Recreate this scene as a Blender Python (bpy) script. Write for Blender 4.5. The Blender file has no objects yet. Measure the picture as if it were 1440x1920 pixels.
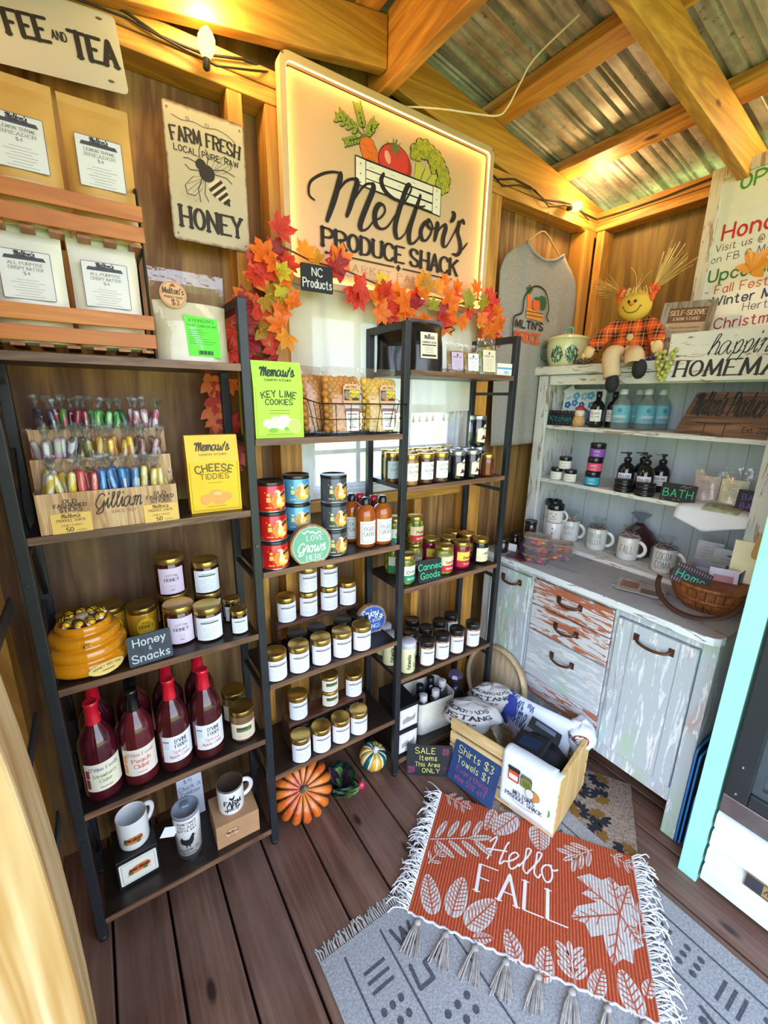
import bpy, math, random
from mathutils import Matrix, Vector, Euler
random.seed(7)
PI = math.pi
SC = bpy.context.scene
COL = SC.collection
# ------------------------------------------------------------------ camera
cam = bpy.data.cameras.new('camera')
cam.sensor_fit = 'HORIZONTAL'; cam.sensor_width = 36.0
cam.lens = 804.3 / 1440 * 36.0
cam.clip_start = 0.02
camo = bpy.data.objects.new('camera', cam); COL.objects.link(camo)
RW = ((0.8316951, -0.5549813, 0.0167022), (-0.1291886, -0.2226828, -0.9662933), (0.5399940, 0.8015037, -0.2569014))
camo.matrix_world = Matrix(((RW[0][0], -RW[1][0], -RW[2][0], 0.1692), (RW[0][1], -RW[1][1], -RW[2][1], -1.2049),
                            (RW[0][2], -RW[1][2], -RW[2][2], 1.5800), (0, 0, 0, 1)))
SC.camera = camo
# ------------------------------------------------------------------ sky, sun, exposure
W = bpy.data.worlds.new('sky'); SC.world = W; W.use_nodes = True
nt = W.node_tree
bg = nt.nodes['Background']
tc = nt.nodes.new('ShaderNodeTexCoord'); sp = nt.nodes.new('ShaderNodeSeparateXYZ'); cr = nt.nodes.new('ShaderNodeValToRGB')
nt.links.new(tc.outputs['Generated'], sp.inputs[0]); nt.links.new(sp.outputs['Z'], cr.inputs[0]); nt.links.new(cr.outputs[0], bg.inputs[0])
cr.color_ramp.elements[0].position = 0.0; cr.color_ramp.elements[0].color = (0.86, 0.91, 1.0, 1)
cr.color_ramp.elements[1].position = 0.7; cr.color_ramp.elements[1].color = (0.45, 0.65, 1.0, 1)
bg.inputs[1].default_value = 2.7
sl = bpy.data.lights.new('sun', 'SUN'); sl.energy = 6.0; sl.angle = 0.01; sl.color = (1.0, 0.93, 0.80)
so = bpy.data.objects.new('sun', sl); COL.objects.link(so)
so.rotation_euler = Vector((-0.62, -0.12, -0.72)).to_track_quat('-Z', 'Y').to_euler()
VS = SC.view_settings
VS.view_transform = 'Standard'; VS.look = 'None'; VS.gamma = 1.0; VS.use_curve_mapping = False
VS.exposure = 1.12
SC.cycles.use_denoising = True
SC.cycles.max_bounces = 7; SC.cycles.diffuse_bounces = 4; SC.cycles.glossy_bounces = 3
SC.cycles.transmission_bounces = 5; SC.cycles.transparent_max_bounces = 12
SC.cycles.caustics_reflective = False; SC.cycles.caustics_refractive = False
SC.cycles.sample_clamp_indirect = 6.0
BULB_W = 3.0
LED_E = 16.0
# ------------------------------------------------------------------ materials
def lin(h):
    if not isinstance(h, str): return tuple(h) + (1,)
    h = h.lstrip('#'); o = []
    for i in (0, 2, 4):
        c = int(h[i:i+2], 16) / 255
        o.append(c / 12.92 if c <= .04045 else ((c + .055) / 1.055) ** 2.4)
    return tuple(o) + (1,)
_M = {}
class N:
    """tiny node builder"""
    def __init__(s, name):
        s.m = bpy.data.materials.new(name); s.m.use_nodes = True; s.t = s.m.node_tree
        s.b = s.t.nodes['Principled BSDF']; s.out = s.t.nodes['Material Output']
    def n(s, ty, **kw):
        x = s.t.nodes.new('ShaderNode' + ty)
        for k, v in kw.items():
            if k.startswith('_'): setattr(x, k[1:], v)
            else:
                i = int(k[1:]) if k[1:].isdigit() else k
                x.inputs[i].default_value = v
        return x
    def l(s, a, b): s.t.links.new(a, b)
    def coord(s, scale=(1, 1, 1), rnd=True):
        c = s.n('TexCoord'); mp = s.n('Mapping'); mp.inputs['Scale'].default_value = scale
        if rnd:
            oi = s.n('ObjectInfo'); ad = s.n('VectorMath', _operation='MULTIPLY_ADD')
            s.l(oi.outputs['Random'], ad.inputs[0]); ad.inputs[1].default_value = (7.3, 5.1, 9.7)
            s.l(c.outputs['Object'], ad.inputs[2]); s.l(ad.outputs[0], mp.inputs[0])
        else: s.l(c.outputs['Object'], mp.inputs[0])
        return mp.outputs[0]
    def noise(s, vec, scale, detail=4, rough=.55, dist=0):
        x = s.n('TexNoise'); s.l(vec, x.inputs['Vector'])
        x.inputs['Scale'].default_value = scale; x.inputs['Detail'].default_value = detail
        x.inputs['Roughness'].default_value = rough; x.inputs['Distortion'].default_value = dist
        return x.outputs['Fac']
    def ramp(s, fac, stops, interp='LINEAR'):
        r = s.n('ValToRGB'); r.color_ramp.interpolation = interp; e = r.color_ramp.elements
        while len(e) < len(stops): e.new(.5)
        for q, (p, c) in zip(e, stops):
            q.position = p; q.color = lin(c) if isinstance(c, str) else ((c, c, c, 1) if isinstance(c, (int, float)) else tuple(c) + (1,))
        s.l(fac, r.inputs[0]); return r.outputs[0]
    def mix(s, fac, a, b, blend='MIX'):
        x = s.n('Mix', _data_type='RGBA', _blend_type=blend)
        for v, i in ((fac, 0), (a, 6), (b, 7)):
            if isinstance(v, str): x.inputs[i].default_value = lin(v)
            elif isinstance(v, (int, float)): x.inputs[i].default_value = v if i == 0 else (v, v, v, 1)
            else: s.l(v, x.inputs[i])
        return x.outputs[2]
    def bump(s, h, strength=.3, dist=.002):
        x = s.n('Bump'); x.inputs['Strength'].default_value = strength; x.inputs['Distance'].default_value = dist
        s.l(h, x.inputs['Height']); s.l(x.outputs[0], s.b.inputs['Normal'])
    def set(s, **kw):
        for k, v in kw.items():
            k = {'rough': 'Roughness', 'metal': 'Metallic', 'color': 'Base Color', 'coat': 'Coat Weight', 'trans': 'Transmission Weight', 'spec': 'Specular IOR Level', 'sub': 'Subsurface Weight'}[k]
            if isinstance(v, str): s.b.inputs[k].default_value = lin(v)
            elif isinstance(v, (int, float)): s.b.inputs[k].default_value = v
            else: s.l(v, s.b.inputs[k])
        return s
def mat(h, rough=.5, metal=0., var=.12, coat=0., scale=18., bump=0.):
    """a plain surface with a little mottling"""
    key = (h, rough, metal, var, coat, scale, bump)
    if key in _M: return _M[key]
    k = N('surface_%d' % len(_M)); v = k.coord()
    f = k.noise(v, scale, 3)
    lo = tuple(c * (1 - var) for c in lin(h)[:3]); hi = tuple(min(1, c * (1 + var)) for c in lin(h)[:3])
    k.set(color=k.ramp(f, [(.3, lo), (.7, hi)]), rough=rough, metal=metal, coat=coat)
    if bump: k.bump(k.noise(v, scale * 4, 3), bump, .002)
    _M[key] = k.m; return k.m
def ink(h, rough=.6): return mat(h, rough, 0, .03)
def wood(name, light, dark, axis='z', sc=1., rough=.6, knots=.0, stain=None, contrast=1., bump=.25):
    """grain running along one axis, growth rings, optional knots and weather stains"""
    if name in _M: return _M[name]
    k = N(name); a = {'x': 0, 'y': 1, 'z': 2}[axis]
    st = [9 * sc] * 3; st[a] = .9 * sc
    v = k.coord(tuple(st)); d = k.noise(v, 1.2, 4, .6, 1.2)
    fine = k.noise(k.coord(tuple(q * (7 if i != a else 2.5) for i, q in enumerate(st))), 1.6, 3)
    g = k.n('Math', _operation='MULTIPLY'); k.l(d, g.inputs[0]); g.inputs[1].default_value = 9 * contrast
    fr = k.n('Math', _operation='PINGPONG'); k.l(g.outputs[0], fr.inputs[0]); fr.inputs[1].default_value = 1.
    c = k.mix(k.ramp(fr.outputs[0], [(.1, 0.), (.95, 1.)]), light, dark)
    c = k.mix(k.ramp(fine, [(.35, .55), (.6, 0.)]), c, dark)
    if knots:
        vo = k.n('TexVoronoi'); k.l(k.coord(tuple(q / 9 * (6 if i != a else 2.4) for i, q in enumerate([9 * sc] * 3)), True), vo.inputs['Vector']); vo.inputs['Scale'].default_value = 1.0
        kn = k.ramp(vo.outputs['Distance'], [(knots * .6, 1.), (knots, .0)])
        c = k.mix(kn, c, '#4a2812')
    if stain:
        sv = k.coord(tuple(2.6 * sc if i != a else 1.1 * sc for i in range(3)))
        c = k.mix(k.ramp(k.noise(sv, 1.5, 5, .62), [(.44, 0.), (.66, .85)]), c, stain)
    k.set(color=c, rough=rough)
    k.bump(fine, bump, .0015)
    _M[name] = k.m; return k.m
def film(name, tint='#ffffff', gloss=.16, haze=.0, rough=.05):
    """thin clear wrap or pane: mostly see-through, with shine"""
    if name in _M: return _M[name]
    k = N(name); t = k.n('BsdfTransparent'); t.inputs[0].default_value = lin(tint)
    g = k.n('BsdfGlossy'); g.inputs['Roughness'].default_value = rough
    f = k.n('LayerWeight'); f.inputs[0].default_value = .35
    mm = k.n('Math', _operation='MULTIPLY_ADD'); k.l(f.outputs['Fresnel'], mm.inputs[0]); mm.inputs[1].default_value = .3; mm.inputs[2].default_value = gloss * .25
    m1 = k.n('MixShader'); k.l(mm.outputs[0], m1.inputs[0]); k.l(t.outputs[0], m1.inputs[1]); k.l(g.outputs[0], m1.inputs[2])
    o = m1.outputs[0]
    if haze:
        df = k.n('BsdfTranslucent'); df2 = k.n('BsdfDiffuse'); m3 = k.n('MixShader'); k.l(df.outputs[0], m3.inputs[1]); k.l(df2.outputs[0], m3.inputs[2])
        df.inputs[0].default_value = df2.inputs[0].default_value = lin(tint)
        m2 = k.n('MixShader'); m2.inputs[0].default_value = haze; k.l(o, m2.inputs[1]); k.l(m3.outputs[0], m2.inputs[2]); o = m2.outputs[0]
    v = k.coord((1, 1, 1)); b = k.n('Bump'); b.inputs['Strength'].default_value = .5; b.inputs['Distance'].default_value = .004
    k.l(k.noise(v, 45, 2), b.inputs['Height']); k.l(b.outputs[0], g.inputs['Normal'])
    k.l(o, k.out.inputs[0]); _M[name] = k.m; return k.m
def emit(name, h, e):
    if name in _M: return _M[name]
    k = N(name); x = k.n('Emission'); x.inputs[0].default_value = lin(h); x.inputs[1].default_value = e
    k.l(x.outputs[0], k.out.inputs[0]); _M[name] = k.m; return k.m
# ------------------------------------------------------------------ mesh builder
def clipu(p, x, sg):
    o = []
    for a, b in zip(p, p[1:] + p[:1]):
        ia, ib = (a[0] - x)*sg >= 0, (b[0] - x)*sg >= 0
        if ia: o.append(a)
        if ia != ib: t = (x - a[0])/(b[0] - a[0]); o.append((x, a[1] + (b[1] - a[1])*t))
    return o
class MB:
    def __init__(s, M=None): s.v = []; s.f = []; s.mi = []; s.sm = []; s.mats = []; s.M = M or Matrix()
    def add(s, vs, fs, m, smooth=False):
        if m not in s.mats: s.mats.append(m)
        i = s.mats.index(m); o = len(s.v); s.v += [tuple(s.M @ Vector(p)) for p in vs]
        for f in fs: s.f.append(tuple(o + q for q in f)); s.mi.append(i); s.sm.append(smooth)
        return s
    def box(s, x0, y0, z0, x1, y1, z1, m):
        v = [(x, y, z) for z in (z0, z1) for y in (y0, y1) for x in (x0, x1)]
        return s.add(v, [(0, 2, 3, 1), (4, 5, 7, 6), (0, 1, 5, 4), (2, 6, 7, 3), (0, 4, 6, 2), (1, 3, 7, 5)], m)
    def cb(s, c, d, m, rot=None):
        T = Matrix.Translation(c) @ (Euler(rot).to_matrix().to_4x4() if rot else Matrix()); old = s.M; s.M = s.M @ T
        s.box(-d[0]/2, -d[1]/2, -d[2]/2, d[0]/2, d[1]/2, d[2]/2, m); s.M = old; return s
    def lathe(s, pr, m, n=24, c=(0, 0, 0), sx=1., sy=1., smooth=True):
        v = []; f = []
        for r, z in pr:
            for i in range(n):
                a = 2 * PI * i / n; v.append((c[0] + sx * r * math.cos(a), c[1] + sy * r * math.sin(a), c[2] + z))
        for j in range(len(pr) - 1):
            for i in range(n):
                k = (i + 1) % n; f.append((j*n + i, j*n + k, (j+1)*n + k, (j+1)*n + i))
        if pr[0][0] > 1e-6: f.append(tuple(range(n))[::-1])
        if pr[-1][0] > 1e-6: f.append(tuple((len(pr)-1)*n + i for i in range(n)))
        return s.add(v, f, m, smooth)
    def tube(s, pts, r, m, n=8, closed=False, flat=1., caps=True):
        pts = [Vector(p) for p in pts]; L = len(pts); v = []; f = []; R = r if isinstance(r, (list, tuple)) else [r] * L
        up = Vector((0, 0, 1)); u = None
        for i, p in enumerate(pts):
            t = (pts[(i+1) % L] - pts[i-1]) if closed else (pts[min(i+1, L-1)] - pts[max(i-1, 0)])
            t = t.normalized() if t.length > 1e-9 else up
            if u is None: u = t.cross(up); u = u if u.length > 1e-3 else t.cross(Vector((1, 0, 0)))
            u = (u - t * u.dot(t)); u = u.normalized() if u.length > 1e-6 else t.orthogonal().normalized()
            w = t.cross(u)
            for k in range(n):
                a = 2 * PI * k / n; v.append(tuple(p + u * (R[i] * math.cos(a)) + w * (R[i] * flat * math.sin(a))))
        for j in range(L if closed else L - 1):
            j2 = (j + 1) % L
            for k in range(n):
                k2 = (k + 1) % n; f.append((j*n + k, j*n + k2, j2*n + k2, j2*n + k))
        if caps and not closed: f += [tuple(range(n))[::-1], tuple((L-1)*n + k for k in range(n))]
        return s.add(v, f, m, n > 5)
    def prism(s, p2, h0, h1, m, fn=None):
        """outline p2 in (u,v), extruded from h0 to h1; fn maps (u,v,h) to a point"""
        fn = fn or (lambda u, v, h: (u, v, h)); L = len(p2)
        v = [fn(u, w, h0) for u, w in p2] + [fn(u, w, h1) for u, w in p2]
        f = [tuple(range(L))[::-1], tuple(range(L, 2*L))] + [(i, (i+1) % L, L + (i+1) % L, L + i) for i in range(L)]
        return s.add(v, f, m)
    def sheet(s, fn, nu, nv, m, smooth=True):
        v = [fn(i / nu, j / nv) for j in range(nv + 1) for i in range(nu + 1)]
        f = [(j*(nu+1) + i, j*(nu+1) + i + 1, (j+1)*(nu+1) + i + 1, (j+1)*(nu+1) + i) for j in range(nv) for i in range(nu)]
        return s.add(v, f, m, smooth)
    def ball(s, c, r, m, n=12, sq=(1, 1, 1)):
        k = n // 2; pr = [(math.sin(PI * i / k), -math.cos(PI * i / k)) for i in range(k + 1)]
        v = [(c[0], c[1], c[2] - r * sq[2])]; f = []
        for q, z in pr[1:-1]:
            for i in range(n): a = 2*PI*i/n; v.append((c[0] + r*sq[0]*q*math.cos(a), c[1] + r*sq[1]*q*math.sin(a), c[2] + r*sq[2]*z))
        v.append((c[0], c[1], c[2] + r * sq[2])); e = len(v) - 1
        for i in range(n): f.append((0, 1 + (i+1) % n, 1 + i)); f.append((e, e - n + i, e - n + (i+1) % n))
        for j in range(k - 2):
            for i in range(n): a = 1 + j*n; f.append((a + i, a + (i+1) % n, a + n + (i+1) % n, a + n + i))
        return s.add(v, f, m, True)
    def polys(s, ps, m, fn):
        for p in ps:
            if len(p) < 3: continue
            us = [q[0] for q in p]; a, b_ = min(us), max(us); cu = (a + b_)/2; cv = sum(q[1] for q in p)/len(p)
            if b_ - a > .006 and (Vector(fn(cu, cv)) - (Vector(fn(a, cv)) + Vector(fn(b_, cv)))/2).length > 1.5e-4:   # follow a curved surface
                n = min(16, int((b_ - a)/.004) + 1); w = (b_ - a)/n
                for i in range(n):
                    q = clipu(clipu(p, a + i*w, 1), a + (i+1)*w, -1)
                    if len(q) > 2: s.polys1(q, m, fn)
                continue
            s.polys1(p, m, fn)
        return s
    def polys1(s, p, m, fn):
            u0, v0 = p[0]; o = Vector(fn(u0, v0)); nr = (Vector(fn(u0 + 1e-4, v0)) - o).cross(Vector(fn(u0, v0 + 1e-4)) - o)
            s.k = (getattr(s, 'k', 0) + 1) % 24; nr = nr.normalized() * (7e-6 * s.k) if nr.length > 1e-14 else nr * 0   # each stroke a hair proud of the last
            return s.add([tuple(Vector(fn(u, v)) + nr) for u, v in p], [tuple(range(len(p)))], m)
    def mesh(s, name):
        me = bpy.data.meshes.new(name); me.from_pydata(s.v, [], s.f)
        for m in s.mats: me.materials.append(m)
        me.polygons.foreach_set('material_index', s.mi); me.polygons.foreach_set('use_smooth', s.sm); me.update(); return me
    def build(s, name, parent=None, bevel=0., solid=0., lab=None, sub=0):
        o = bpy.data.objects.new(name, s.mesh(name)); COL.objects.link(o)
        if parent: o.parent = parent
        if lab: o['label'] = lab
        if solid: q = o.modifiers.new('t', 'SOLIDIFY'); q.thickness = solid; q.offset = 0
        if sub: q = o.modifiers.new('s', 'SUBSURF'); q.levels = q.render_levels = sub
        if bevel: q = o.modifiers.new('b', 'BEVEL'); q.width = bevel; q.segments = 2; q.limit_method = 'ANGLE'; q.angle_limit = .7
        return o
def tag(o, label=None, cat=None, group=None, kind=None):
    for k, v in (('label', label), ('category', cat), ('group', group), ('kind', kind)):
        if v: o[k] = v
    return o
def thing(name, label, cat, loc=(0, 0, 0), rot=(0, 0, 0), group=None):
    o = bpy.data.objects.new(name, None); COL.objects.link(o); o.empty_display_size = .02
    o.location = loc; o.rotation_euler = rot if isinstance(rot, tuple) else (0, 0, rot)
    return tag(o, label, cat, group)
def solo(name, mb, label, cat, loc=(0, 0, 0), rot=0, group=None, **kw):
    o = mb.build(name, **kw); o.location = loc; o.rotation_euler = rot if isinstance(rot, tuple) else (0, 0, rot)
    return tag(o, label, cat, group)
def struct(name, mb, label=None, parent=None, **kw):
    o = mb.build(name, parent, **kw)
    if not parent: o['kind'] = 'structure'
    if label: o['label'] = label
    return o
_P = {}
def proto(key, fn):
    """part meshes of a repeated thing, built once: [(part name, mesh, [(sub-part name, mesh)])]"""
    if key not in _P: _P[key] = fn()
    return _P[key]
def place(pr, name, label, cat, loc, rot=0, group=None):
    t = thing(name, label, cat, loc, rot, group)
    for q in pr:
        o = bpy.data.objects.new(q[0], q[1]); COL.objects.link(o); o.parent = t
        if q[0] in ('snack_puffs', 'dried_herbs', 'bath_salts'): o['kind'] = 'stuff'
        for r in (q[2] if len(q) > 2 else ()):
            c = bpy.data.objects.new(r[0], r[1]); COL.objects.link(c); c.parent = o
    return t
def P(name, mb): return (name, mb.mesh(name))
ORD = ['leftmost', 'second from left', 'third from left', 'fourth from left', 'fifth from left', 'sixth from left', 'seventh from left']
# ------------------------------------------------------------------ lettering
PR = '''A 0e4q8e;1i7i|B 0e0q;~0q4q6p6m4k0k;~0k5k8i7f5e0e|C ~8o6q3q0n0h3e6e8g|D 0e0q;~0q4q7o8k7g4e0e|E 7e0e0q7q;0k5k|F 0e0q7q;0k5k|G ~8o6q3q0n0h3e6e8h;8e8j5j|H 0e0q;8e8q;0k8k|I 1e1q|J ~6q6h4e1e0g|K 0e0q;8q0j;3l8e|L 0q0e7e|M 0e1q5f9qae|N 0e0q8e8q|O ~4q1o0k1g4e7g8k7o4q|P 0e0q;~0q5q8o8m5k0k|Q ~4q1o0k1g4e7g8k7o4q;5h8d|R 0e0q;~0q5q8o8m5k0k;4k8e|S ~7o5q2q0o1l7i8g6e2e0g|T 4e4q;0q8q|U ~0q0i1f4e7f8i8q|V 0q4e8q|W 0q3e6o9ecq|X 0q8e;8q0e|Y 0q4k8q;4k4e|Z 0q8q0e8e|a ~6k4m1l0i1f3e6h;6m6e|b 0q0e;~0k3m6l7i6f3e0g|c ~6k4m1l0i1f4e6g|d ~6k4m1l0i1f3e6h;6q6e|e ~0i6i6k4m1l0i1f4e6g|f ~5q3q2o2e;0m4m|g ~6k4m1l0i1f3e6g;~6m6d4a1b|h 0q0e;~0k3m5l6j6e|i 0m0e;0o0p|j ~2m2c0a;2o2p|k 0q0e;5m0h;2j5e|l 0q0e|m 0m0e;~0k2m4l4e;~4k6m8l8e|n 0m0e;~0k3m5l6j6e|o ~3m1l0i1f3e5f6i5l3m|p 0m0a;~0k3m6l7i6f3e0g|q ~6k4m1l0i1f3e6g;6m6a|r 0m0e;~0j2m4m|s ~5l3m1l1j4h5g3e0f|t ~2p2g3e5e;0m4m|u ~0m0g2e5f6h;6m6e|v 0m3e6m|w 0m2e4l6e8m|x 0m5e;5m0e|y 0m3f;6m1a|z 0m5m0e5e|0 ~3q0n0h3e6h6n3q|1 1n3q3e|2 ~0n2q5q6n4j0e;0e6e|3 ~0p3q6o3k6h3e0f|4 5e5q0i7i|5 6q1q0k;~0k3l6i4e0f|6 ~5q1m0h3e6h4k0i|7 0q6q2e|8 ~3k0n3q6n3k0h3e6h3k|9 ~1e5i6n3q0n2k6m|$ ~7o5q2q0o1l7i8g6e2e0g;4r4d|% 0e8q;~1o2q3o2n1o;~5g6h7g6e5g|& ~7e1n3q5n0h2e5f7i|' 1q0n|, 1e0c|. 0e0f|- 0i4i|@ ~5j4l2k2h4g5i6g8h8l5p2o0k0g3d6d|! 0q0i;0e0f|/ 0c5r|c ~6k4m1l0i1f4e6g'''
CU = '''a ~6l3m0j1e4f6l6g8e9g|b ~0h3o2q1m1f3e5g4k7l|c ~5l3m0j1e4e6g|d ~6l3m0j1e4f7q6g8e9g|e ~0g3i5l3m1j2e4e6h|f ~0h4n3q2n2b1a2e5h|g ~6l3m0j1e4f6m5b2a2c8h|h ~0f3m4q2q1k1e;~1h4m6k6f7e8g|i ~0g2m2g3e4g;2p2q|j ~2m2c0a1d4h;2p2q|k ~0f3m4q2q1k1e;~1h4m5k2i5e7g|l ~0g3m4q2q2m2g4e5g|m ~0k2m2h1e;~1i4m5k4e;~4i7m8k8f9eag|n ~0k2m2h1e;~1i4m6k6f7e8g|o ~4m1l0i2e4e5h4l3m5k7l|p ~1l2g0a;~1i4m6k5f2f4e7g|r ~0g2n4l4f5e6g|s ~0g3n4i3e0e;~3e6g|t ~0h2m3q;~3q2g3e5g;0m5m|u ~0k1m1g3e6j7m7g8e9g|w ~0k1m1f3e5k5f7e9k9mbl|y ~0k1m1g3f6k6m5a2a1d8h|v ~0k1m2e5k5m7l|x 0m5e;5m0e|' 1q0n|M ~0n1p3o2e;~2h6q6e;~6h8nap9hae|H ~0n2q3q1e;~9q8n7e9g;0j9l|P ~0n2q2e;~0o4q8p8l2j|S ~7o5q2o2m6j6g3e0g|G ~8o6q2o0i3e6f8k;~8k8c4a2b9i|E ~7o4q1o2l5k2k0h2e5e8g|L ~0m3o4q2q2g0e;~0f3f7e|T ~0o3q9q;~5q4g2e0g'''
FONTS = {}
def _font(src):
    d = {}
    for g in src.split('|'):
        c, body = g[0], g[2:]; st = []
        for q in body.split(';'):
            sm = q[0] == '~'; q = q.lstrip('~')
            st.append((sm, [(int(q[i], 16) if q[i].isdigit() or q[i] in 'abcdef' else 12, ord(q[i+1]) - 101) for i in range(0, len(q) - 1, 2)]))
        d[c] = st
    return d
FONTS['p'] = _font(PR); FONTS['c'] = _font(CU)
def catmull(p, k=4):
    if len(p) < 3: return p
    cl = p[0] == p[-1]; q = ([p[-2]] + p + [p[1]]) if cl else ([p[0]] + p + [p[-1]]); o = []
    for i in range(1, len(q) - 2):
        a, b, c, d = q[i-1:i+3]
        for j in range(k):
            t = j / k
            o.append(tuple(.5 * (2*b[z] + (c[z]-a[z])*t + (2*a[z]-5*b[z]+4*c[z]-d[z])*t*t + (3*b[z]-a[z]-3*c[z]+d[z])*t**3) for z in range(len(a))))
    o.append(q[-2]); return o
def stroke(p, w, thin=1., caps=True):
    """a ribbon along a 2-D polyline; thin<1 makes level strokes slimmer than upright ones"""
    o = []
    for a, b in zip(p, p[1:]):
        dx, dy = b[0]-a[0], b[1]-a[1]; L = math.hypot(dx, dy)
        if L < 1e-9: continue
        ww = w * (thin + (1 - thin) * abs(dy / L) ** 1.3) / 2; nx, ny = -dy/L*ww, dx/L*ww
        o.append([(a[0]-nx, a[1]-ny), (b[0]-nx, b[1]-ny), (b[0]+nx, b[1]+ny), (a[0]+nx, a[1]+ny)])
        if caps:
            for q in ((a, b) if b is p[-1] else (a,)): o.append([(q[0] + ww*math.cos(t*PI/3), q[1] + ww*math.sin(t*PI/3)) for t in range(6)])
    return o
def text2d(s, h, w=.12, font='p', slant=0., serif=False, thin=1., sp=3.2, arc=0., align=0, wide=1., caps=True, fit=None):
    """lettering as 2-D polygons; h is the cap height, w the stroke as a fraction of it"""
    u = h / 12; F = FONTS[font]; x = 0; st = []; P2 = FONTS['p']
    for ch in s:
        g = F.get(ch) or P2.get(ch)
        if not g: x += 6 if ch == ' ' else 0; continue
        mx = max(p[0] for sm, q in g for p in q)
        for sm, q in g:
            r = catmull(q, 3 if h < .02 else 5) if sm else q
            st.append([(x + p[0], p[1]) for p in r])
            if serif:
                for e in (q[0], q[-1]):
                    if e[1] in (0, 12) or (e[1] == 8 and ch.islower()):
                        st.append([(x + e[0] - 1.5, e[1]), (x + e[0] + 1.5, e[1])])
        x += mx + (sp if font == 'p' else (.2 if ch.islower() else .8))
    tot = x - sp if font == 'p' else x
    if fit: wide = fit / (tot * u)
    o = []
    for r in st:
        q = []
        for px, py in r:
            X = (px - (tot/2 if align == 0 else 0)) * u * wide + slant * py * u; Y = py * u
            if arc: a = X / arc; X, Y = (arc + Y) * math.sin(a), (arc + Y) * math.cos(a) - arc
            q.append((X, Y))
        o += stroke(q, w * h, thin, caps and h > .006)
    return o
def sh(ps, dx, dy, rot=0):
    c, s = math.cos(rot), math.sin(rot)
    return [[(c*u - s*v + dx, s*u + c*v + dy) for u, v in p] for p in ps]
def ell(cx, cy, rx, ry, n=16, rot=0):
    c, s = math.cos(rot), math.sin(rot); o = []
    for i in range(n):
        a = 2*PI*i/n; u, v = rx*math.cos(a), ry*math.sin(a); o.append((cx + c*u - s*v, cy + s*u + c*v))
    return o
def rect(x0, y0, x1, y1): return [(x0, y0), (x1, y0), (x1, y1), (x0, y1)]
def rrect(x0, y0, x1, y1, r, n=4):
    o = []
    for cx, cy, a0 in ((x1-r, y0+r, -PI/2), (x1-r, y1-r, 0), (x0+r, y1-r, PI/2), (x0+r, y0+r, PI)):
        for i in range(n + 1): a = a0 + PI/2*i/n; o.append((cx + r*math.cos(a), cy + r*math.sin(a)))
    return o
def ring(p_out, p_in):
    L = len(p_out); return [[p_out[i], p_out[(i+1) % L], p_in[(i+1) % L], p_in[i]] for i in range(L)]
FX = lambda y: (lambda u, v: (u, y, v))                     # flat, facing -y
CY = lambda r, a0=-PI/2: (lambda u, v: (r*math.cos(a0 + u/r), r*math.sin(a0 + u/r), v))   # wrapped round a jar
FZ = lambda z: (lambda u, v: (u, v, z))
def lines(mb, x0, x1, z0, z1, n, m, fn, t=.0007, c=True):
    """rows of print too small to read"""
    for i in range(n):
        z = z1 - (z1 - z0) * i / max(1, n-1); k = random.uniform(.45, 1); mid = (x0+x1)/2; hw = (x1-x0)/2*k
        mb.polys([rect((mid-hw) if c else x0, z-t, (mid+hw) if c else x0+2*hw, z+t)], m, fn)
BLK = ink('#191719'); WHT = ink('#efeef2'); GRY = ink('#8a8890')
def strip(mb, x0, x1, z0, z1, m, fn, k=10):
    mb.add([fn(x0 + (x1-x0)*i/k, z) for z in (z0, z1) for i in range(k+1)], [(i, i+1, k+2+i, k+1+i) for i in range(k)], m, True)
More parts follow.
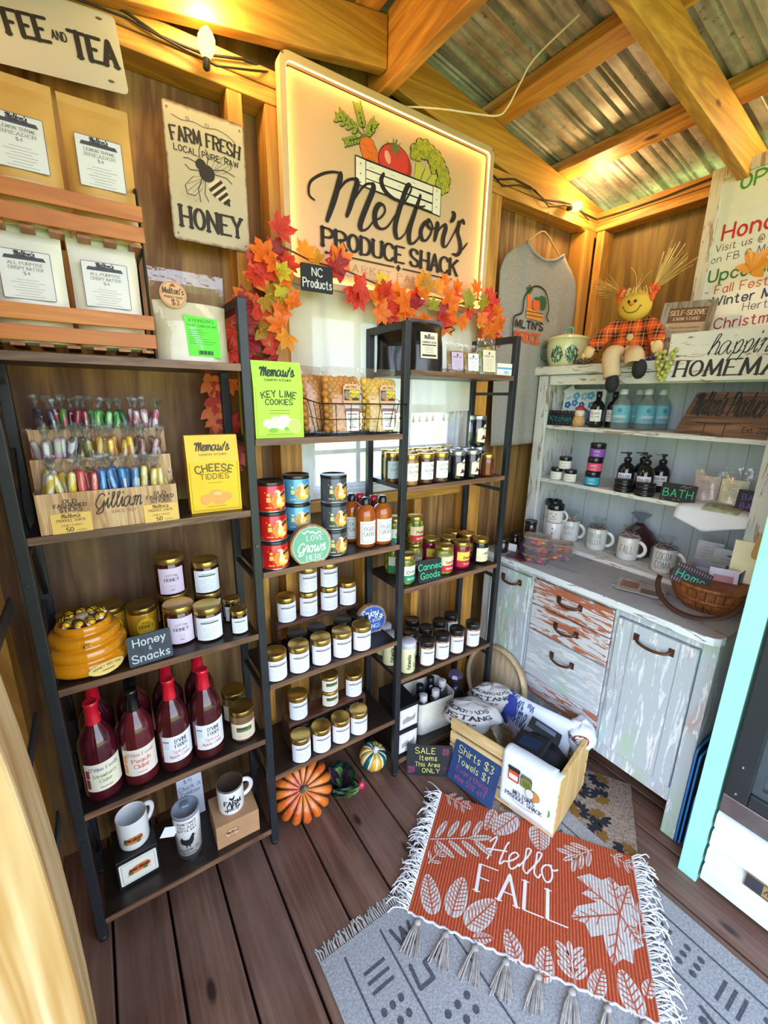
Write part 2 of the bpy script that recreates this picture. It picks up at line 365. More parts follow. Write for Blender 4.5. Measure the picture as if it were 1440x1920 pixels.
# ================================================================== the shack
PLY = wood('plywood', '#b28a50', '#744b24', 'z', .36, .6, .04, '#43342a', 1.25)
PLYB = wood('plywood_side', '#8f7434', '#65491a', 'z', .45, .6, .0, '#4a3518', .9)
PINE = wood('pine_lumber', '#dba24c', '#b27c34', 'x', .8, .55, .07)
PINEZ = wood('pine_stud', '#dba04a', '#ae7832', 'z', .8, .55, .05)
PINEY = wood('pine_purlin', '#dba04c', '#a8702e', 'y', .8, .55, .08)
JAMB = wood('pine_post', '#c9b088', '#a27844', 'z', .5, .5, .07, None, 1.)
def floor_mat():
    k = N('deck_boards'); v = k.coord((1, 1, 1), False); s = k.n('SeparateXYZ'); k.l(v, s.inputs[0])
    d = k.n('Math', _operation='DIVIDE'); k.l(s.outputs[0], d.inputs[0]); d.inputs[1].default_value = .155
    fl = k.n('Math', _operation='FLOOR'); k.l(d.outputs[0], fl.inputs[0])
    wn = k.n('TexWhiteNoise', _noise_dimensions='1D'); k.l(fl.outputs[0], wn.inputs['W'])
    ad = k.n('VectorMath', _operation='MULTIPLY_ADD'); k.l(wn.outputs['Color'], ad.inputs[0]); ad.inputs[1].default_value = (3, 9, 3); k.l(v, ad.inputs[2])
    mp = k.n('Mapping'); mp.inputs['Scale'].default_value = (9, .8, 9); k.l(ad.outputs[0], mp.inputs[0])
    n1 = k.noise(mp.outputs[0], 1.3, 5, .62, 1.0)
    m2 = k.n('Mapping'); m2.inputs['Scale'].default_value = (75, 3, 60); k.l(ad.outputs[0], m2.inputs[0]); n2 = k.noise(m2.outputs[0], 1, 3)
    big = k.noise(v, 3.2, 4)
    c = k.ramp(n1, [(.3, '#54382b'), (.5, '#7a5645'), (.72, '#8c6a57')])
    c = k.mix(k.ramp(n2, [(.38, .5), (.6, 0.)]), c, '#442c20')
    c = k.mix(k.ramp(big, [(.45, 0.), (.75, .45)]), c, '#94766a')
    c = k.mix(k.ramp(wn.outputs['Value'], [(0, 0.), (1, .3)]), c, '#5a4036')
    vo = k.n('TexVoronoi'); m3 = k.n('Mapping'); m3.inputs['Scale'].default_value = (6.5, 2.6, 6); k.l(ad.outputs[0], m3.inputs[0]); k.l(m3.outputs[0], vo.inputs['Vector']); vo.inputs['Scale'].default_value = 1
    c = k.mix(k.ramp(vo.outputs['Distance'], [(.05, .9), (.1, 0.)]), c, '#241712')
    k.set(color=c, rough=k.ramp(big, [(.35, .35), (.65, .55)])); k.bump(n2, .3, .002); return k.m
FLOOR = floor_mat()
b = MB(); x = -.442
while x < 2.75:
    b.box(x + .0035, -2.4, -.035, x + .1515, .372, 0, FLOOR); x += .155
struct('floor', b, bevel=.004)
b = MB(); DK = mat('#2a221d', .9); b.box(-.6, -2.5, -.30, 2.9, .5, -.06, DK); struct('trim_1', b, 'dark framing under the deck boards')
# back wall with window opening
WX0, WX1, WZ0, WZ1 = .80, 1.65, 1.19, 1.895
b = MB()
b.box(-.20, .36, -.05, 2.54, .372, WZ0, PLY); b.box(-.20, .36, WZ0, WX0, .372, WZ1, PLY); b.box(WX1, .36, WZ0, 2.54, .372, WZ1, PLY)
b.prism([(-.20, WZ1), (2.54, WZ1), (2.54, 2.545), (1.14, 2.78), (-.20, 2.555)], .36, .372, PLY, lambda u, v, h: (u, h, v))
struct('wall_back', b)
b = MB(); b.box(2.53, -1.75, -.05, 2.542, .36, 2.52, PLYB); struct('wall_right', b)
b = MB(); b.box(-.212, -.72, -.05, -.20, .36, 2.52, PLY); struct('wall_left', b)
nt_ = [1]
def trim(mb, lab, bevel=.003): nt_[0] += 1; return struct('trim_%d' % nt_[0], mb, lab, bevel=bevel)
for x0, x1, z0, z1, l in ((-.2, -.11, 0, 2.415, 'pine corner stud behind the leftmost rack'), (.605, .648, 0, 2.415, 'pine stud beside the honey sign'), (.715, .797, 0, 2.415, 'pine stud pair left of the window'),
                          (1.653, 1.742, 0, 2.415, 'pine stud pair between the lit sign and the shirt'), (2.36, 2.438, 0, 2.415, 'pine corner stud right of the grey shirt'), (1.06, 1.10, 0, 1.145, 'short pine stud under the window'), (1.33, 1.37, 0, 1.145, 'second short pine stud under the window')):
    trim(MB().box(x0, .272, z0, x1, .359, z1, PINEZ), l)
trim(MB().box(.797, .268, 1.147, 1.653, .359, 1.188, PINE), 'pine sill board under the window')
trim(MB().box(.797, .272, 1.896, 1.653, .359, 2.03, PINE), 'pine header over the window')
trim(MB().box(-.2, .272, 2.417, 2.44, .359, 2.457, PINE), 'lower pine top plate of the back wall')
trim(MB().box(-.2, .27, 2.459, 2.44, .359, 2.502, PINE), 'upper pine top plate of the back wall')
trim(MB().box(2.442, -1.75, 2.417, 2.529, .359, 2.457, PINEY), 'lower pine top plate of the right wall')
trim(MB().box(2.44, -1.75, 2.459, 2.529, .359, 2.502, PINEY), 'upper pine top plate of the right wall')
trim(MB().box(-.199, -.72, 2.417, -.11, .268, 2.502, PINEY), 'pine top plate of the left wall')
for y in (.225, -.42, -1.0, -1.7): trim(MB().box(2.442, y, 0, 2.529, y + .04, 2.415, PINEZ), 'pine stud of the right wall')
for y in (-.10,): trim(MB().box(-.199, y, 0, -.113, y + .04, 2.415, PINEZ), 'pine stud of the left wall')
# near door post, slightly bowed
b = MB(); zs = [i * .1 for i in range(26)]
ox = lambda z: .064 - .09 * (z - .86) ** 2 if z < 1.35 else .0424 - .088 * (z - 1.35)
v = []; 
for z in zs: v += [(-.16, -.715, z), (ox(z) + .004, -.715, z), (ox(z), -.622, z), (-.16, -.622, z)]
f = [(0, 3, 2, 1), (100, 101, 102, 103)]
for i in range(25):
    for k in range(4): f.append((4*i + k, 4*i + (k+1) % 4, 4*i + 4 + (k+1) % 4, 4*i + 4 + k))
b.add(v, f, JAMB); trim(b, 'pale pine door post at the near left', .004)
# roof: sheets, purlins, rafters, ridge
ZR = lambda x: 2.995 - .17 * x if x > 1.14 else 2.995 - .17 * (2.28 - x)
def tin():
    k = N('galvanised_tin'); v = k.coord((1, 1, 1), False)
    n = k.noise(v, 9, 5, .65); st = k.noise(k.coord((2.5, 22, 5), False), 1, 4)
    c = k.ramp(n, [(.3, '#8d8a82'), (.52, '#bdbab2'), (.75, '#d8d6cf')])
    c = k.mix(k.ramp(st, [(.45, 0.), (.68, .75)]), c, '#6b5f4c')
    c = k.mix(k.ramp(k.noise(v, 27, 4, .7), [(.6, 0.), (.72, .9)]), c, '#5a3d26')
    k.set(color=c, metal=.25, rough=k.ramp(n, [(.3, .55), (.7, .36)])); return k.m
TIN = tin()
def prof(y):
    t = (y * 1000) % 190; h = 0
    for c, w, hh in ((20, 18, 1.), (83, 9, .35), (105, 9, .35), (147, 9, .35)):
        d = abs(t - c)
        if d < w: h = max(h, hh * min(1, (w - d) / (w * .45)))
    return .021 * h
ys = sorted(set([round(-1.9 + .19 * i + d, 4) for i in range(13) for d in (.002, .0101, .020, .0299, .038, .074, .0785, .083, .0875, .092, .096, .1005, .105, .1095, .114, .138, .1425, .147, .1515, .156)]))
b = MB()
for xa, xb in ((1.14, 2.78), (-.5, 1.14)):
    X = [xa + (xb - xa) * i / 4 for i in range(5)]; L = len(ys)
    v = [(x, y, (2.995 - .17 * x if xa > 1 else 2.995 - .17 * (2.28 - x)) + prof(y + 1.9) + .004) for x in X for y in ys]
    b.add(v, [(i*L + j, i*L + j + 1, (i+1)*L + j + 1, (i+1)*L + j) for i in range(4) for j in range(L - 1)], TIN)
o = struct('ceiling', b, solid=.002)
def slope(x0, x1, dz0, dz1, y0, y1, m):
    mb = MB(); v = [(x, y, ZR(x) + d) for d in (dz0, dz1) for y in (y0, y1) for x in (x0, x1)]
    mb.add(v, [(0, 2, 3, 1), (4, 5, 7, 6), (0, 1, 5, 4), (2, 6, 7, 3), (0, 4, 6, 2), (1, 3, 7, 5)], m); return mb
for i, x in enumerate((1.19, 1.64, 2.10, 2.69)): trim(slope(x, x + .085, -.043, -.001, -1.85, .36, PINEY), 'roof purlin under the tin, number %s from the ridge' % ('one', 'two', 'three', 'four')[i])
for x in (1.0, .55, .1, -.33): trim(slope(x, x + .085, -.043, -.001, -1.85, .36, PINEY), 'roof purlin on the left slope')
for y in (.275, -.39, -1.02, -1.66):
    trim(slope(1.165, 2.72, -.185, -.045, y, y + .04, PINE), 'pine rafter on the right slope'); trim(slope(-.42, 1.115, -.185, -.045, y - (.05 if y > 0 else 0), y + .04 - (.05 if y > 0 else 0), PINE), 'pine rafter on the left slope')
trim(MB().box(1.118, -1.9, 2.572, 1.158, .355, 2.775, PINEY), 'pine ridge board')
# window
VIN = mat('#e6ebee', .35)
win = thing('window_1', 'white sash window in the back wall behind the racks', 'window'); win['kind'] = 'structure'
b = MB()
for q in ((WX0, WZ0, WX0+.055, WZ1), (WX1-.055, WZ0, WX1, WZ1), (WX0+.055, WZ0, WX1-.055, WZ0+.03), (WX0+.055, WZ1-.03, WX1-.055, WZ1)): b.box(q[0], .30, q[1], q[2], .37, q[3], VIN)
b.box(WX1-.10, .325, WZ0+.03, WX1-.055, .355, WZ1-.03, VIN); b.box(WX0+.055, .325, WZ0+.03, WX0+.075, .355, WZ1-.03, VIN)
b.box(WX0+.075, .325, WZ0+.03, WX1-.10, .355, WZ0+.05, VIN); b.box(WX0+.055, .320, 1.52, WX1-.055, .358, 1.555, VIN)
b.build('window_frame', win, bevel=.003)
b = MB(); b.box(1.06, .33, WZ0+.05, 1.08, .35, WZ1-.03, VIN); b.box(1.32, .33, WZ0+.05, 1.338, .35, WZ1-.03, VIN); b.box(WX0+.075, .331, 1.36, WX1-.10, .349, 1.378, VIN); b.build('muntin', win)
MB().box(WX0+.06, .338, WZ0+.035, WX1-.06, .341, WZ1-.032, film('window_glass', '#f4fbff', .1, 0, .02)).build('pane', win)
# outside ground
k = N('grass_ground'); v = k.coord((1, 1, 1), False)
k.set(color=k.ramp(k.noise(v, 14, 5, .7), [(.3, '#6d7f3c'), (.6, '#a3b45c'), (.8, '#c6cf7e')]), rough=.9)
b = MB(); b.box(-30, -30, -.42, 30, 30, -.40, k.m); struct('trim_90', b, 'sunlit lawn outside the shack')
# mint post
MINT = mat('#a5ecd8', .4, 0, .05)
trim(MB().box(1.68, -.902, 0, 1.735, -.847, 2.2, MINT), 'mint green post between the cabinet and the drinks cooler', .002)
# ================================================================== drinks cooler
RUB = mat('#23272b', .5); STEEL = mat('#8d8584', .38, .85, .15); CWH = mat('#e9f1f6', .35, 0, .04)
t = thing('display_cooler', 'white drinks cooler with glass door and ribbed lower panel at the right edge', 'cooler', (1.69, -.91, 0))
b = MB(); b.box(.03, -.72, .02, .62, -.005, 1.95, CWH); b.build('cabinet_body', t, bevel=.006)
b = MB(); z = .02; ps = []
for i in range(4):
    h = .074
    ps += [(0.022, z), (0., z + .012), (0., z + h - .012), (.022, z + h)]; z += h
v = [(p[0] - .008, y, p[1]) for y in (0, -.72) for p in ps]; L = len(ps)
b.add(v, [(i, i+1, L+i+1, L+i) for i in range(L-1)], CWH)
b.build('ribbed_panel', t, solid=.002)
MB().box(-.008, -.72, .32, .03, 0, .39, STEEL).build('steel_sill', t, bevel=.003)
d = MB(); d.box(-.012, -.72, .393, .028, -.66, 1.9, RUB); d.box(-.012, -.06, .393, .028, 0, 1.9, RUB); d.box(-.012, -.66, .393, .028, -.06, .44, RUB); d.box(-.012, -.66, 1.85, .028, -.06, 1.9, RUB)
d = d.build('door', t, bevel=.004)
b = MB()
for q in ((-.66, .44, -.64, 1.85), (-.08, .44, -.06, 1.85), (-.64, .44, -.08, .465)): b.box(.0, q[0], q[1], .03, q[2], q[3], mat('#5b666c', .4, .6))
b.build('inner_frame', d)
MB().box(.012, -.65, .45, .016, -.07, 1.86, film('cooler_glass', '#b9c2c4', .35, .22, .02)).build('glass', d)
for z in (.415, .515): MB().cb((-.013, -.03, z), (.003, .004, .006), mat('#e8e8e8', .3, .8)).build('screw_head', d)
GOLD = mat('#c9a468', .35, .5); b = MB(); T = lambda u, v: (-.0125, -.10 - u, .13 + v)
b.polys([[(0, 0), (.40, 0), (.40, .052), (0, .052)]], mat('#3a3e46', .5), T)
T2 = lambda u, v: (-.0132, -.10 - u, .13 + v)
b.polys(ring(rect(.0, .0, .40, .052), rect(.003, .003, .397, .049)), GOLD, T2); b.polys([rect(.045, .006, .095, .046)], GOLD, T2)
b.polys(stroke(catmull([(.05, .02), (.057, .036), (.06, .018), (.068, .034), (.074, .02), (.082, .036), (.09, .022)]), .003), mat('#3a3e46', .5), lambda u, v: (-.0138, -.10 - u, .13 + v))
b.polys([rect(.13, .03, .24, .037), rect(.18, .01, .187, .037), rect(.15, .010, .187, .017), rect(.2, .010, .24, .017), rect(.233, .017, .24, .03)], GOLD, T2)
b.build('name_plate', t)
# ================================================================== shelving unit: three bays of staggered shelves
BLKM = mat('#2b2d30', .42, .3, .15)
LAM = wood('dark_laminate', '#33251f', '#1f1613', 'x', .8, .35, bump=.05); EDGE = wood('laminate_edge', '#8a6448', '#5b3f2d', 'x', 1.2, .5, bump=.1)
PX = (0., .53, 1.066, 1.607); DEP = .245; ZT = 1.824
SZ = ((1.661, 1.261, .862, .467, .076), (1.462, 1.06, .663, .296), (1.673, 1.272, .873, .475, .076))   # shelf top heights
su = thing('shelving_unit', 'black metal shelving unit with three staggered bays of dark wood shelves', 'shelves')
pw = .0125
for i, x in enumerate(PX):
    for y in (0., DEP - .02):
        b = MB(); b.box(x - pw, y, .012, x + pw, y + .022, ZT, BLKM); p = b.build('post', su, bevel=.002)
        b = MB(); b.lathe([(.013, 0), (.014, .012), (.012, .014)], BLKM, 12, (x, y + .011, 0)); b.build('foot', p)
    b = MB(); b.box(x - pw, .022, ZT - .025, x + pw, DEP - .02, ZT, BLKM); b.build('top_rail', su, bevel=.002)
    for k, z in enumerate((.42, .82, 1.22, 1.62) if i in (0, 3) else (.26, .65, 1.05)):
        MB().box(x - .006, .022, z - .022, x + .006, DEP - .02, z - .010, BLKM).build('side_rail', su)
for x in (PX[0], PX[3]):
    for z0, z1 in (((.10, .5), (.62, 1.02), (1.04, 1.44)) if x < 1 else ()):
        b = MB(); b.tube([(x - .006, .02, z0), (x - .006, DEP - .02, z1)], .007, BLKM, 6); b.tube([(x + .002, DEP - .02, z0), (x + .002, .02, z1)], .007, BLKM, 6); b.build('cross_brace', su)
for bay in range(3):
    for z in SZ[bay]:
        b = MB(); x0, x1 = PX[bay] + pw + .001, PX[bay+1] - pw - .001
        b.box(x0, .003, z - .018, x1, DEP, z, LAM); b.box(x0, -.0005, z - .0185, x1, .003, z + .0003, EDGE); b.build('shelf', su)
for x in PX:
    for z in (1.15, .38): MB().cb((x, -.001, z), (.008, .004, .008), mat('#55585c', .3, .8)).build('bolt_head', su)

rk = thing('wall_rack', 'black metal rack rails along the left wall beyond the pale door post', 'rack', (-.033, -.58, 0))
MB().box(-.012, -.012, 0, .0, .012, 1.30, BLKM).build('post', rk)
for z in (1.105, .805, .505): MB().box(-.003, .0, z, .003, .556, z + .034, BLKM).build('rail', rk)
# ================================================================== goods: builders
BRASS = mat('#c9a75a', .28, .9, .1); BRASS2 = mat('#a8873f', .3, .9, .1); BLID = mat('#17181b', .3, 0, .1, .4); SILV = mat('#b9bec4', .3, .9, .1)
SLATE = mat('#23252a', .75, 0, .2, 0, 30); SLATEG = mat('#3d454e', .7, 0, .2, 0, 30)
CAMX, CAMY = .169, -1.205
def face(x, y, k=.5): return k * math.asin(max(-1, min(1, (CAMX - x) / math.hypot(CAMX - x, CAMY - y))))
def glassy(h): return mat(h, .08, 0, .18, .6, 30)
def lid(r, z0, h, m, knurl=False):
    b = MB(); b.lathe([(r * .97, 0), (r, .002), (r, h - .003), (r * .965, h), (r * .93, h), (r * .9, h - .0012), (0, h - .0012)], m, 28, (0, 0, z0)); 
    if knurl: b.lathe([(r * 1.01, .001), (r * 1.01, .005), (r, .005)], m, 28, (0, 0, z0))
    return b
def wlabel(r, z0, z1, ang, paper, style, rows=None, seed=1):
    """paper label wrapped round a jar, facing -y"""
    b = MB(); fn = CY(r + .0004); f2 = CY(r + .0009); w = r * ang / 2; H = z1 - z0
    strip(b, -w, w, z0, z1, paper, fn, 12); random.seed(seed)
    def bar(x0, x1, za, zb, m): strip(b, x0, x1, za, zb, m, f2, 8)
    if style == 'white':
        bar(-w*.62, w*.62, z0 + H*.74, z0 + H*.80, ink('#5d5b60')); bar(-w*.4, w*.4, z0 + H*.83, z0 + H*.86, ink('#8a8890'))
        for i in range(6):
            q = random.uniform(.25, .55); bar(-w*q, w*q, z0 + H*(.62 - i*.09), z0 + H*(.62 - i*.09) + .0009, ink('#a09ea6'))
    elif style == 'text':
        for (s, z, h, m, kw) in rows: b.polys(sh(text2d(s, h, **kw), 0, z0 + H*z), m, f2)
    elif style == 'pic':
        bar(-w*.55, w*.55, z0 + H*.5, z0 + H*.78, ink('#50683f')); bar(-w*.55, w*.2, z0 + H*.66, z0 + H*.8, ink('#3c3b35')); bar(-w*.3, w*.5, z0 + H*.48, z0 + H*.58, ink('#8a9a4b'))
        for i in range(3): bar(-w*.5, w*.5, z0 + H*(.34 - i*.1), z0 + H*(.34 - i*.1) + .001, ink('#a09080'))
    return b
def jar_body(r, h, m, neck=.88, sq=.80):
    return MB().lathe([(0, .001), (r * .86, 0), (r * .97, .003), (r, .009), (r, h * sq - .006), (r * .97, h * sq), (r * neck, h * (sq + .06)), (r * neck, h - .002)], m, 28)
def jar(key, r, h, cont, lm, paper='#f1eff4', style='white', z=(.10, .74), ang=2.4, rows=None, lh=.017, lr=1.0, neck=.9, sq=.8, knurl=False):
    def f():
        c = cont if not isinstance(cont, str) else glassy(cont)
        o = [P('glass_jar', jar_body(r, h, c, neck, sq)), P('lid', lid(r * lr, h - lh, lh + .001, lm, knurl))]
        if paper: o.append(P('paper_label', wlabel(r, z[0]*h, z[1]*h, ang, ink(paper), style, rows)))
        return o
    return proto(key, f)
def slate_sign(name, label, cat, w, h, t, loc, rot, rows, m=SLATE, extra=None, group=None):
    """chalk sign: rows of (text, x, z, cap height, colour, options)"""
    T = thing(name, label, cat, loc, rot, group)
    MB().prism(rrect(-w/2, 0, w/2, h, min(w, h)*.05), 0, t, m, lambda u, v, q: (u, q, v)).build('board', T)
    b = MB()
    for s, x, z, hh, c, kw in rows: b.polys(sh(text2d(s, hh, **kw), x, z), ink(c, .8), FX(-.0006))
    if extra: extra(b)
    b.build('chalk_lettering', T); return T
# ------------------------------------------------------------------ left bay, third shelf: honey
z3, z4, z5 = .8625, .4675, .0765
HON = mat('#dd8d12', .12, 0, .06, .8, 8)
t = thing('honey_hive_bowl', 'glossy amber beehive shaped bowl of bee candies at the left of the honey shelf', 'bowl', (.082, .100, z3), .25)
pr = [(0, .002), (.075, 0)]
for i, (r, z) in enumerate(((.098, .026), (.094, .062), (.083, .095), (.069, .122))):
    hh = (.018, .017, .016, .011)[i]
    pr += [(r + math.cos(a) * hh * .75 - .013, z + math.sin(a) * hh) for a in (-1.2, -.8, -.3, .2, .7, 1.2)]
pr += [(.058, .134), (.054, .128), (0, .118)]
MB().lathe(pr, HON, 40).build('hive', t)
b = MB(); b.polys([ell(0, 0, .045, .017, 24)], ink('#f2d37c', .35), lambda u, v: ((.1 + .0012) * math.cos(-1.4 + u/.1), (.1 + .0012) * math.sin(-1.4 + u/.1), .024 + v))
b.polys(sh(text2d('HONEY BEE HIVE', .006, .16, arc=.09), 0, .006), ink('#7a4a1a'), lambda u, v: (.1022 * math.cos(-1.4 + u/.1), .1022 * math.sin(-1.4 + u/.1), .024 + v))
b.polys(sh(text2d('HANDMADE', .004, .16), 0, -.006), ink('#7a4a1a'), lambda u, v: (.1022 * math.cos(-1.4 + u/.1), .1022 * math.sin(-1.4 + u/.1), .024 + v))
b.build('oval_label', t)
def bee(mb, s, fn):
    mb.polys([ell(0, 0, s, s*.6, 14)], ink('#e8b428'), fn)
    mb.polys([rect(-s*.45 + i*s*.4, -s*.55, -s*.28 + i*s*.4, s*.55) for i in range(3)], BLK, fn)
    mb.polys([ell(-s*1.05, 0, s*.3, s*.35, 10)], BLK, fn)
b = MB(); bee(b, .008, lambda u, v: (.0925 * math.cos(-1.75 + u/.092), .0925 * math.sin(-1.75 + u/.092), .095 + v)); b.build('painted_bee', t)
b = MB(); b.lathe([(.013, 0), (.015, .004), (.015, .014), (.012, .017), (0, .017)], mat('#d8b98c', .5), 20, (0, .01, .126)); b.build('wooden_knob', t)
def beec():
    b = MB(); b.ball((0, 0, 0), .0125, mat('#e9b21f', .15, 0, .05, .6), 12, (1.25, .9, .75))
    c = MB()
    for i in (-1, 0, 1): c.lathe([(.0122 * math.cos(i*.45) * .98, -.0013), (.0124 * math.cos(i*.45), 0), (.0122 * math.cos(i*.45) * .98, .0013)], mat('#1c1712', .3), 14)
    c2 = MB()
    for i in (-1, 0, 1): c2.tube([(i*.008, .0117*math.sin(a)*.93, .0117*math.cos(a)*.78) for a in [q*.3 - 1.5 for q in range(11)]], .0013, mat('#1c1712', .3), 5)
    w = MB()
    for s in (-1, 1): w.ball((s * .006, -.004, -.007), .008, mat('#f3efe6', .3), 8, (1.1, .8, .6))
    return [P('body', b), P('stripes', c2), P('wings', w)]
pb = proto('beecandy', beec)
for i in range(9):
    a = i * 2 * PI / 9 + .3; lb = 'front' if math.sin(a + .25) < -.3 else ('back' if math.sin(a + .25) > .3 else 'side')
    place(pb, 'bee_candy', 'bee striped wrapped candy at the %s of the hive bowl rim' % lb, 'candy', (.082 + .040 * math.cos(a), .100 + .040 * math.sin(a), z3 + .139), (random.uniform(-.4, .4), random.uniform(-.4, .4), a + random.uniform(-.6, .6)), 'bee candies in the hive bowl, ' + lb)
LIL = '#e2cfe4'
hr = [('COTTON', .70, .006, BLK, dict(w=.14, serif=True, thin=.5, arc=.05)), ('HONEY', .50, .0095, BLK, dict(w=.17, serif=True, thin=.5)), ('$18', .14, .005, BLK, dict(w=.13, serif=True, thin=.5)), ('local raw', .3, .003, GRY, dict(w=.15))]
dh = jar('darkhoney', .0435, .118, '#3b1214', BRASS, LIL, 'text', (.06, .76), 1.75, hr, .018, .98)
for x, y, z, l in ((.312, .195, z3, 'dark honey jar with lilac label, half hidden at the back under another honey jar'), (.312, .195, z3 + .1195, 'dark honey jar with lilac label stacked on top of another honey jar'), (.312, .098, z3, 'dark honey jar with lilac label standing right behind the slate sign')):
    place(dh, 'honey_jar', l, 'jar', (x, y, z), face(x, y, .4), 'dark honey jars')
wl = jar('wlhoney', .042, .105, '#33100f', BRASS, '#eef0f6', 'white', (.06, .76), 2.0, None, .018, .98)
for x, y, z, l in ((.412, .178, z3, 'dark jar with white label, at the back with another white-labelled jar on it'), (.412, .178, z3 + .1065, 'dark jar with white label, stacked on top at the right of the honey shelf'), (.388, .072, z3, 'dark jar with big white label at the front of the honey shelf')):
    place(wl, 'jam_jar', l, 'jar', (x, y, z), face(x, y, .5), 'white-labelled dark jars on the honey shelf')
sm = jar('smallhoney', .027, .076, '#30100d', BRASS, '#eef0f6', 'white', (.06, .72), 2.0, None, .014, .98)
for x, y, l in ((.476, .140, 'small dark gold-lidded jar, rear one at the right end of the honey shelf'), (.474, .052, 'small dark gold-lidded jar, front one at the right end of the honey shelf')):
    place(sm, 'small_jar', l, 'jar', (x, y, z3), face(x, y, .5), 'small dark jars')
pr_ = [('PURE', .64, .006, BLK, dict(w=.18, serif=True, thin=.6)), ('HONEY', .42, .008, BLK, dict(w=.18, serif=True, thin=.6)), ('raw', .2, .004, BLK, dict(w=.15))]
def palej():
    o = [P('glass_jar', jar_body(.0415, .105, glassy('#b98a22'), .93, .82)), P('lid', lid(.0415, .088, .018, BRASS2))]
    b = MB(); b.polys([ell(0, .045, .026, .031, 24)], ink('#f0b81f', .4), CY(.0421))
    for s, z, h in (('PURE', .058, .006), ('HONEY', .045, .009), ('unfiltered', .034, .003)): b.polys(sh(text2d(s, h, .18, serif=h > .004, thin=.6), 0, z), BLK, CY(.0427))
    o.append(P('paper_label', b)); return o
for x, y, l in ((.222, .175, 'pale creamed honey jar with yellow oval label, nearest the slate sign'), (.140, .218, 'pale creamed honey jar between the hive bowl and another pale jar, at the back'), (.052, .222, 'pale creamed honey jar mostly hidden behind the hive bowl')):
    place(proto('palehoney', palej), 'honey_jar', l, 'jar', (x, y, z3), face(x, y, .6) + .15, 'pale honey jars')
slate_sign('chalk_sign', 'grey slate sign reading Honey and Snacks on the honey shelf', 'sign', .108, .085, .006, (.224, .012, z3), (-.12, 0, .05),
           [('Honey', 0, .055, .021, '#c9d3d8', dict(w=.15)), ('&', 0, .038, .011, '#c9d3d8', dict(w=.12)), ('Snacks', 0, .010, .021, '#c9d3d8', dict(w=.15))], SLATEG)
# ------------------------------------------------------------------ left bay, fourth shelf: cider bottles
def bottle(cont, cap, paper, style, rows, tint='#5a1622'):
    def f():
        b = MB().lathe([(0, .002), (.040, 0), (.045, .005), (.046, .012), (.046, .165), (.0445, .182), (.037, .202), (.026, .220), (.0185, .235), (.0165, .262), (.0165, .287)], glassy(cont), 32)
        c = MB().lathe([(.0205, .222), (.0195, .232), (.0178, .25), (.0172, .287), (.0182, .288), (.0182, .2965), (.016, .2985), (.0145, .2975), (0, .2975)], mat(cap, .25, 0, .05, .5), 24)
        l = MB(); fn = CY(.0464); f2 = CY(.0469); strip(l, -.052, .052, .038, .128, ink(paper, .45), fn, 14)
        for s, z, h, m, kw in rows: l.polys(sh(text2d(s, h, **kw), kw.pop('dx', 0) if False else 0, z), m, f2)
        if style == 'jar':
            strip(l, -.047, -.028, .084, .108, ink('#dde3ea'), f2, 4); strip(l, -.047, -.028, .108, .113, ink('#7a8490'), f2, 4); strip(l, -.052, -.049, .04, .126, ink('#8a1f30'), f2, 2)
        else:
            l.polys([ell(-.043, .088 + (i % 3)*.008, .006, .006, 8) for i in range(5)], ink(style), f2)
            l.polys([ell(-.044, .055 + (i % 3)*.009, .006, .008, 8) for i in range(4)], ink(style), f2)
        return [P('bottle_body', b), P('cap', c), P('paper_label', l)]
    return f
RD = '#b3172b'; PUR = ink('#6a4a86')
straw = [("D'Vine Foods", .105, .011, PUR, dict(w=.13, serif=True, thin=.5, fit=.075)), ('Strawberry', .083, .010, ink('#5f7d43'), dict(w=.13, serif=True, thin=.5, fit=.058)), ('Cider', .066, .010, ink('#5f7d43'), dict(w=.13, serif=True, thin=.5)), ('Beverage', .048, .005, ink('#5f7d43'), dict(w=.13))]
peach = [("D'Vine Foods", .105, .011, ink('#b98a9a'), dict(w=.13, serif=True, thin=.5, fit=.075)), ('Peach', .083, .013, ink('#d9503f'), dict(w=.16, serif=True, thin=.5)), ('Cider', .064, .013, ink('#d9503f'), dict(w=.16, serif=True, thin=.5)), ('Beverage', .048, .004, ink('#d9503f'), dict(w=.13))]
apple = [("   D'VINE", .104, .012, ink('#2c3648'), dict(w=.16, serif=True, thin=.5, fit=.05)), ('   FOODS', .087, .012, ink('#2c3648'), dict(w=.16, serif=True, thin=.5, fit=.05)), ('Spiced', .069, .010, ink('#b0414e'), dict(w=.13, serif=True, thin=.5)), ('Apple Cider', .053, .010, ink('#b0414e'), dict(w=.13, serif=True, thin=.5, fit=.06)), ('beverage', .043, .003, GRY, dict(w=.13))]
B1 = proto('cider_s', bottle('#4a0f1c', '#d3192f', '#f3ecd2', '#a8344a', straw)); B2 = proto('cider_p', bottle('#5e1a20', '#111214', '#f3e6d8', '#e8a05a', peach)); B3 = proto('cider_a', bottle('#4a151a', '#d3192f', '#f2f1f4', 'jar', apple))
for pr, x, y, l in ((B1, .066, .066, 'strawberry cider bottle with red cap and cream label, front left of the bottle shelf'), (B1, .066, .172, 'cider bottle with red cap behind the strawberry cider'), (B2, .161, .066, 'peach cider bottle with black cap'), (B2, .164, .172, 'dark cider bottle hidden behind the black-capped peach cider'),
                    (B3, .257, .062, 'spiced apple cider bottle with red cap, left one of the two in front'), (B3, .260, .168, 'red-capped spiced apple cider bottle behind the left front one'), (B3, .352, .058, 'spiced apple cider bottle with red cap, right one of the two in front'), (B3, .356, .164, 'red-capped spiced apple cider bottle behind the right front one')):
    place(pr, 'cider_bottle', l, 'bottle', (x, y, z4), face(x, y, .5) + random.uniform(-.1, .1) + .12, 'cider bottles')
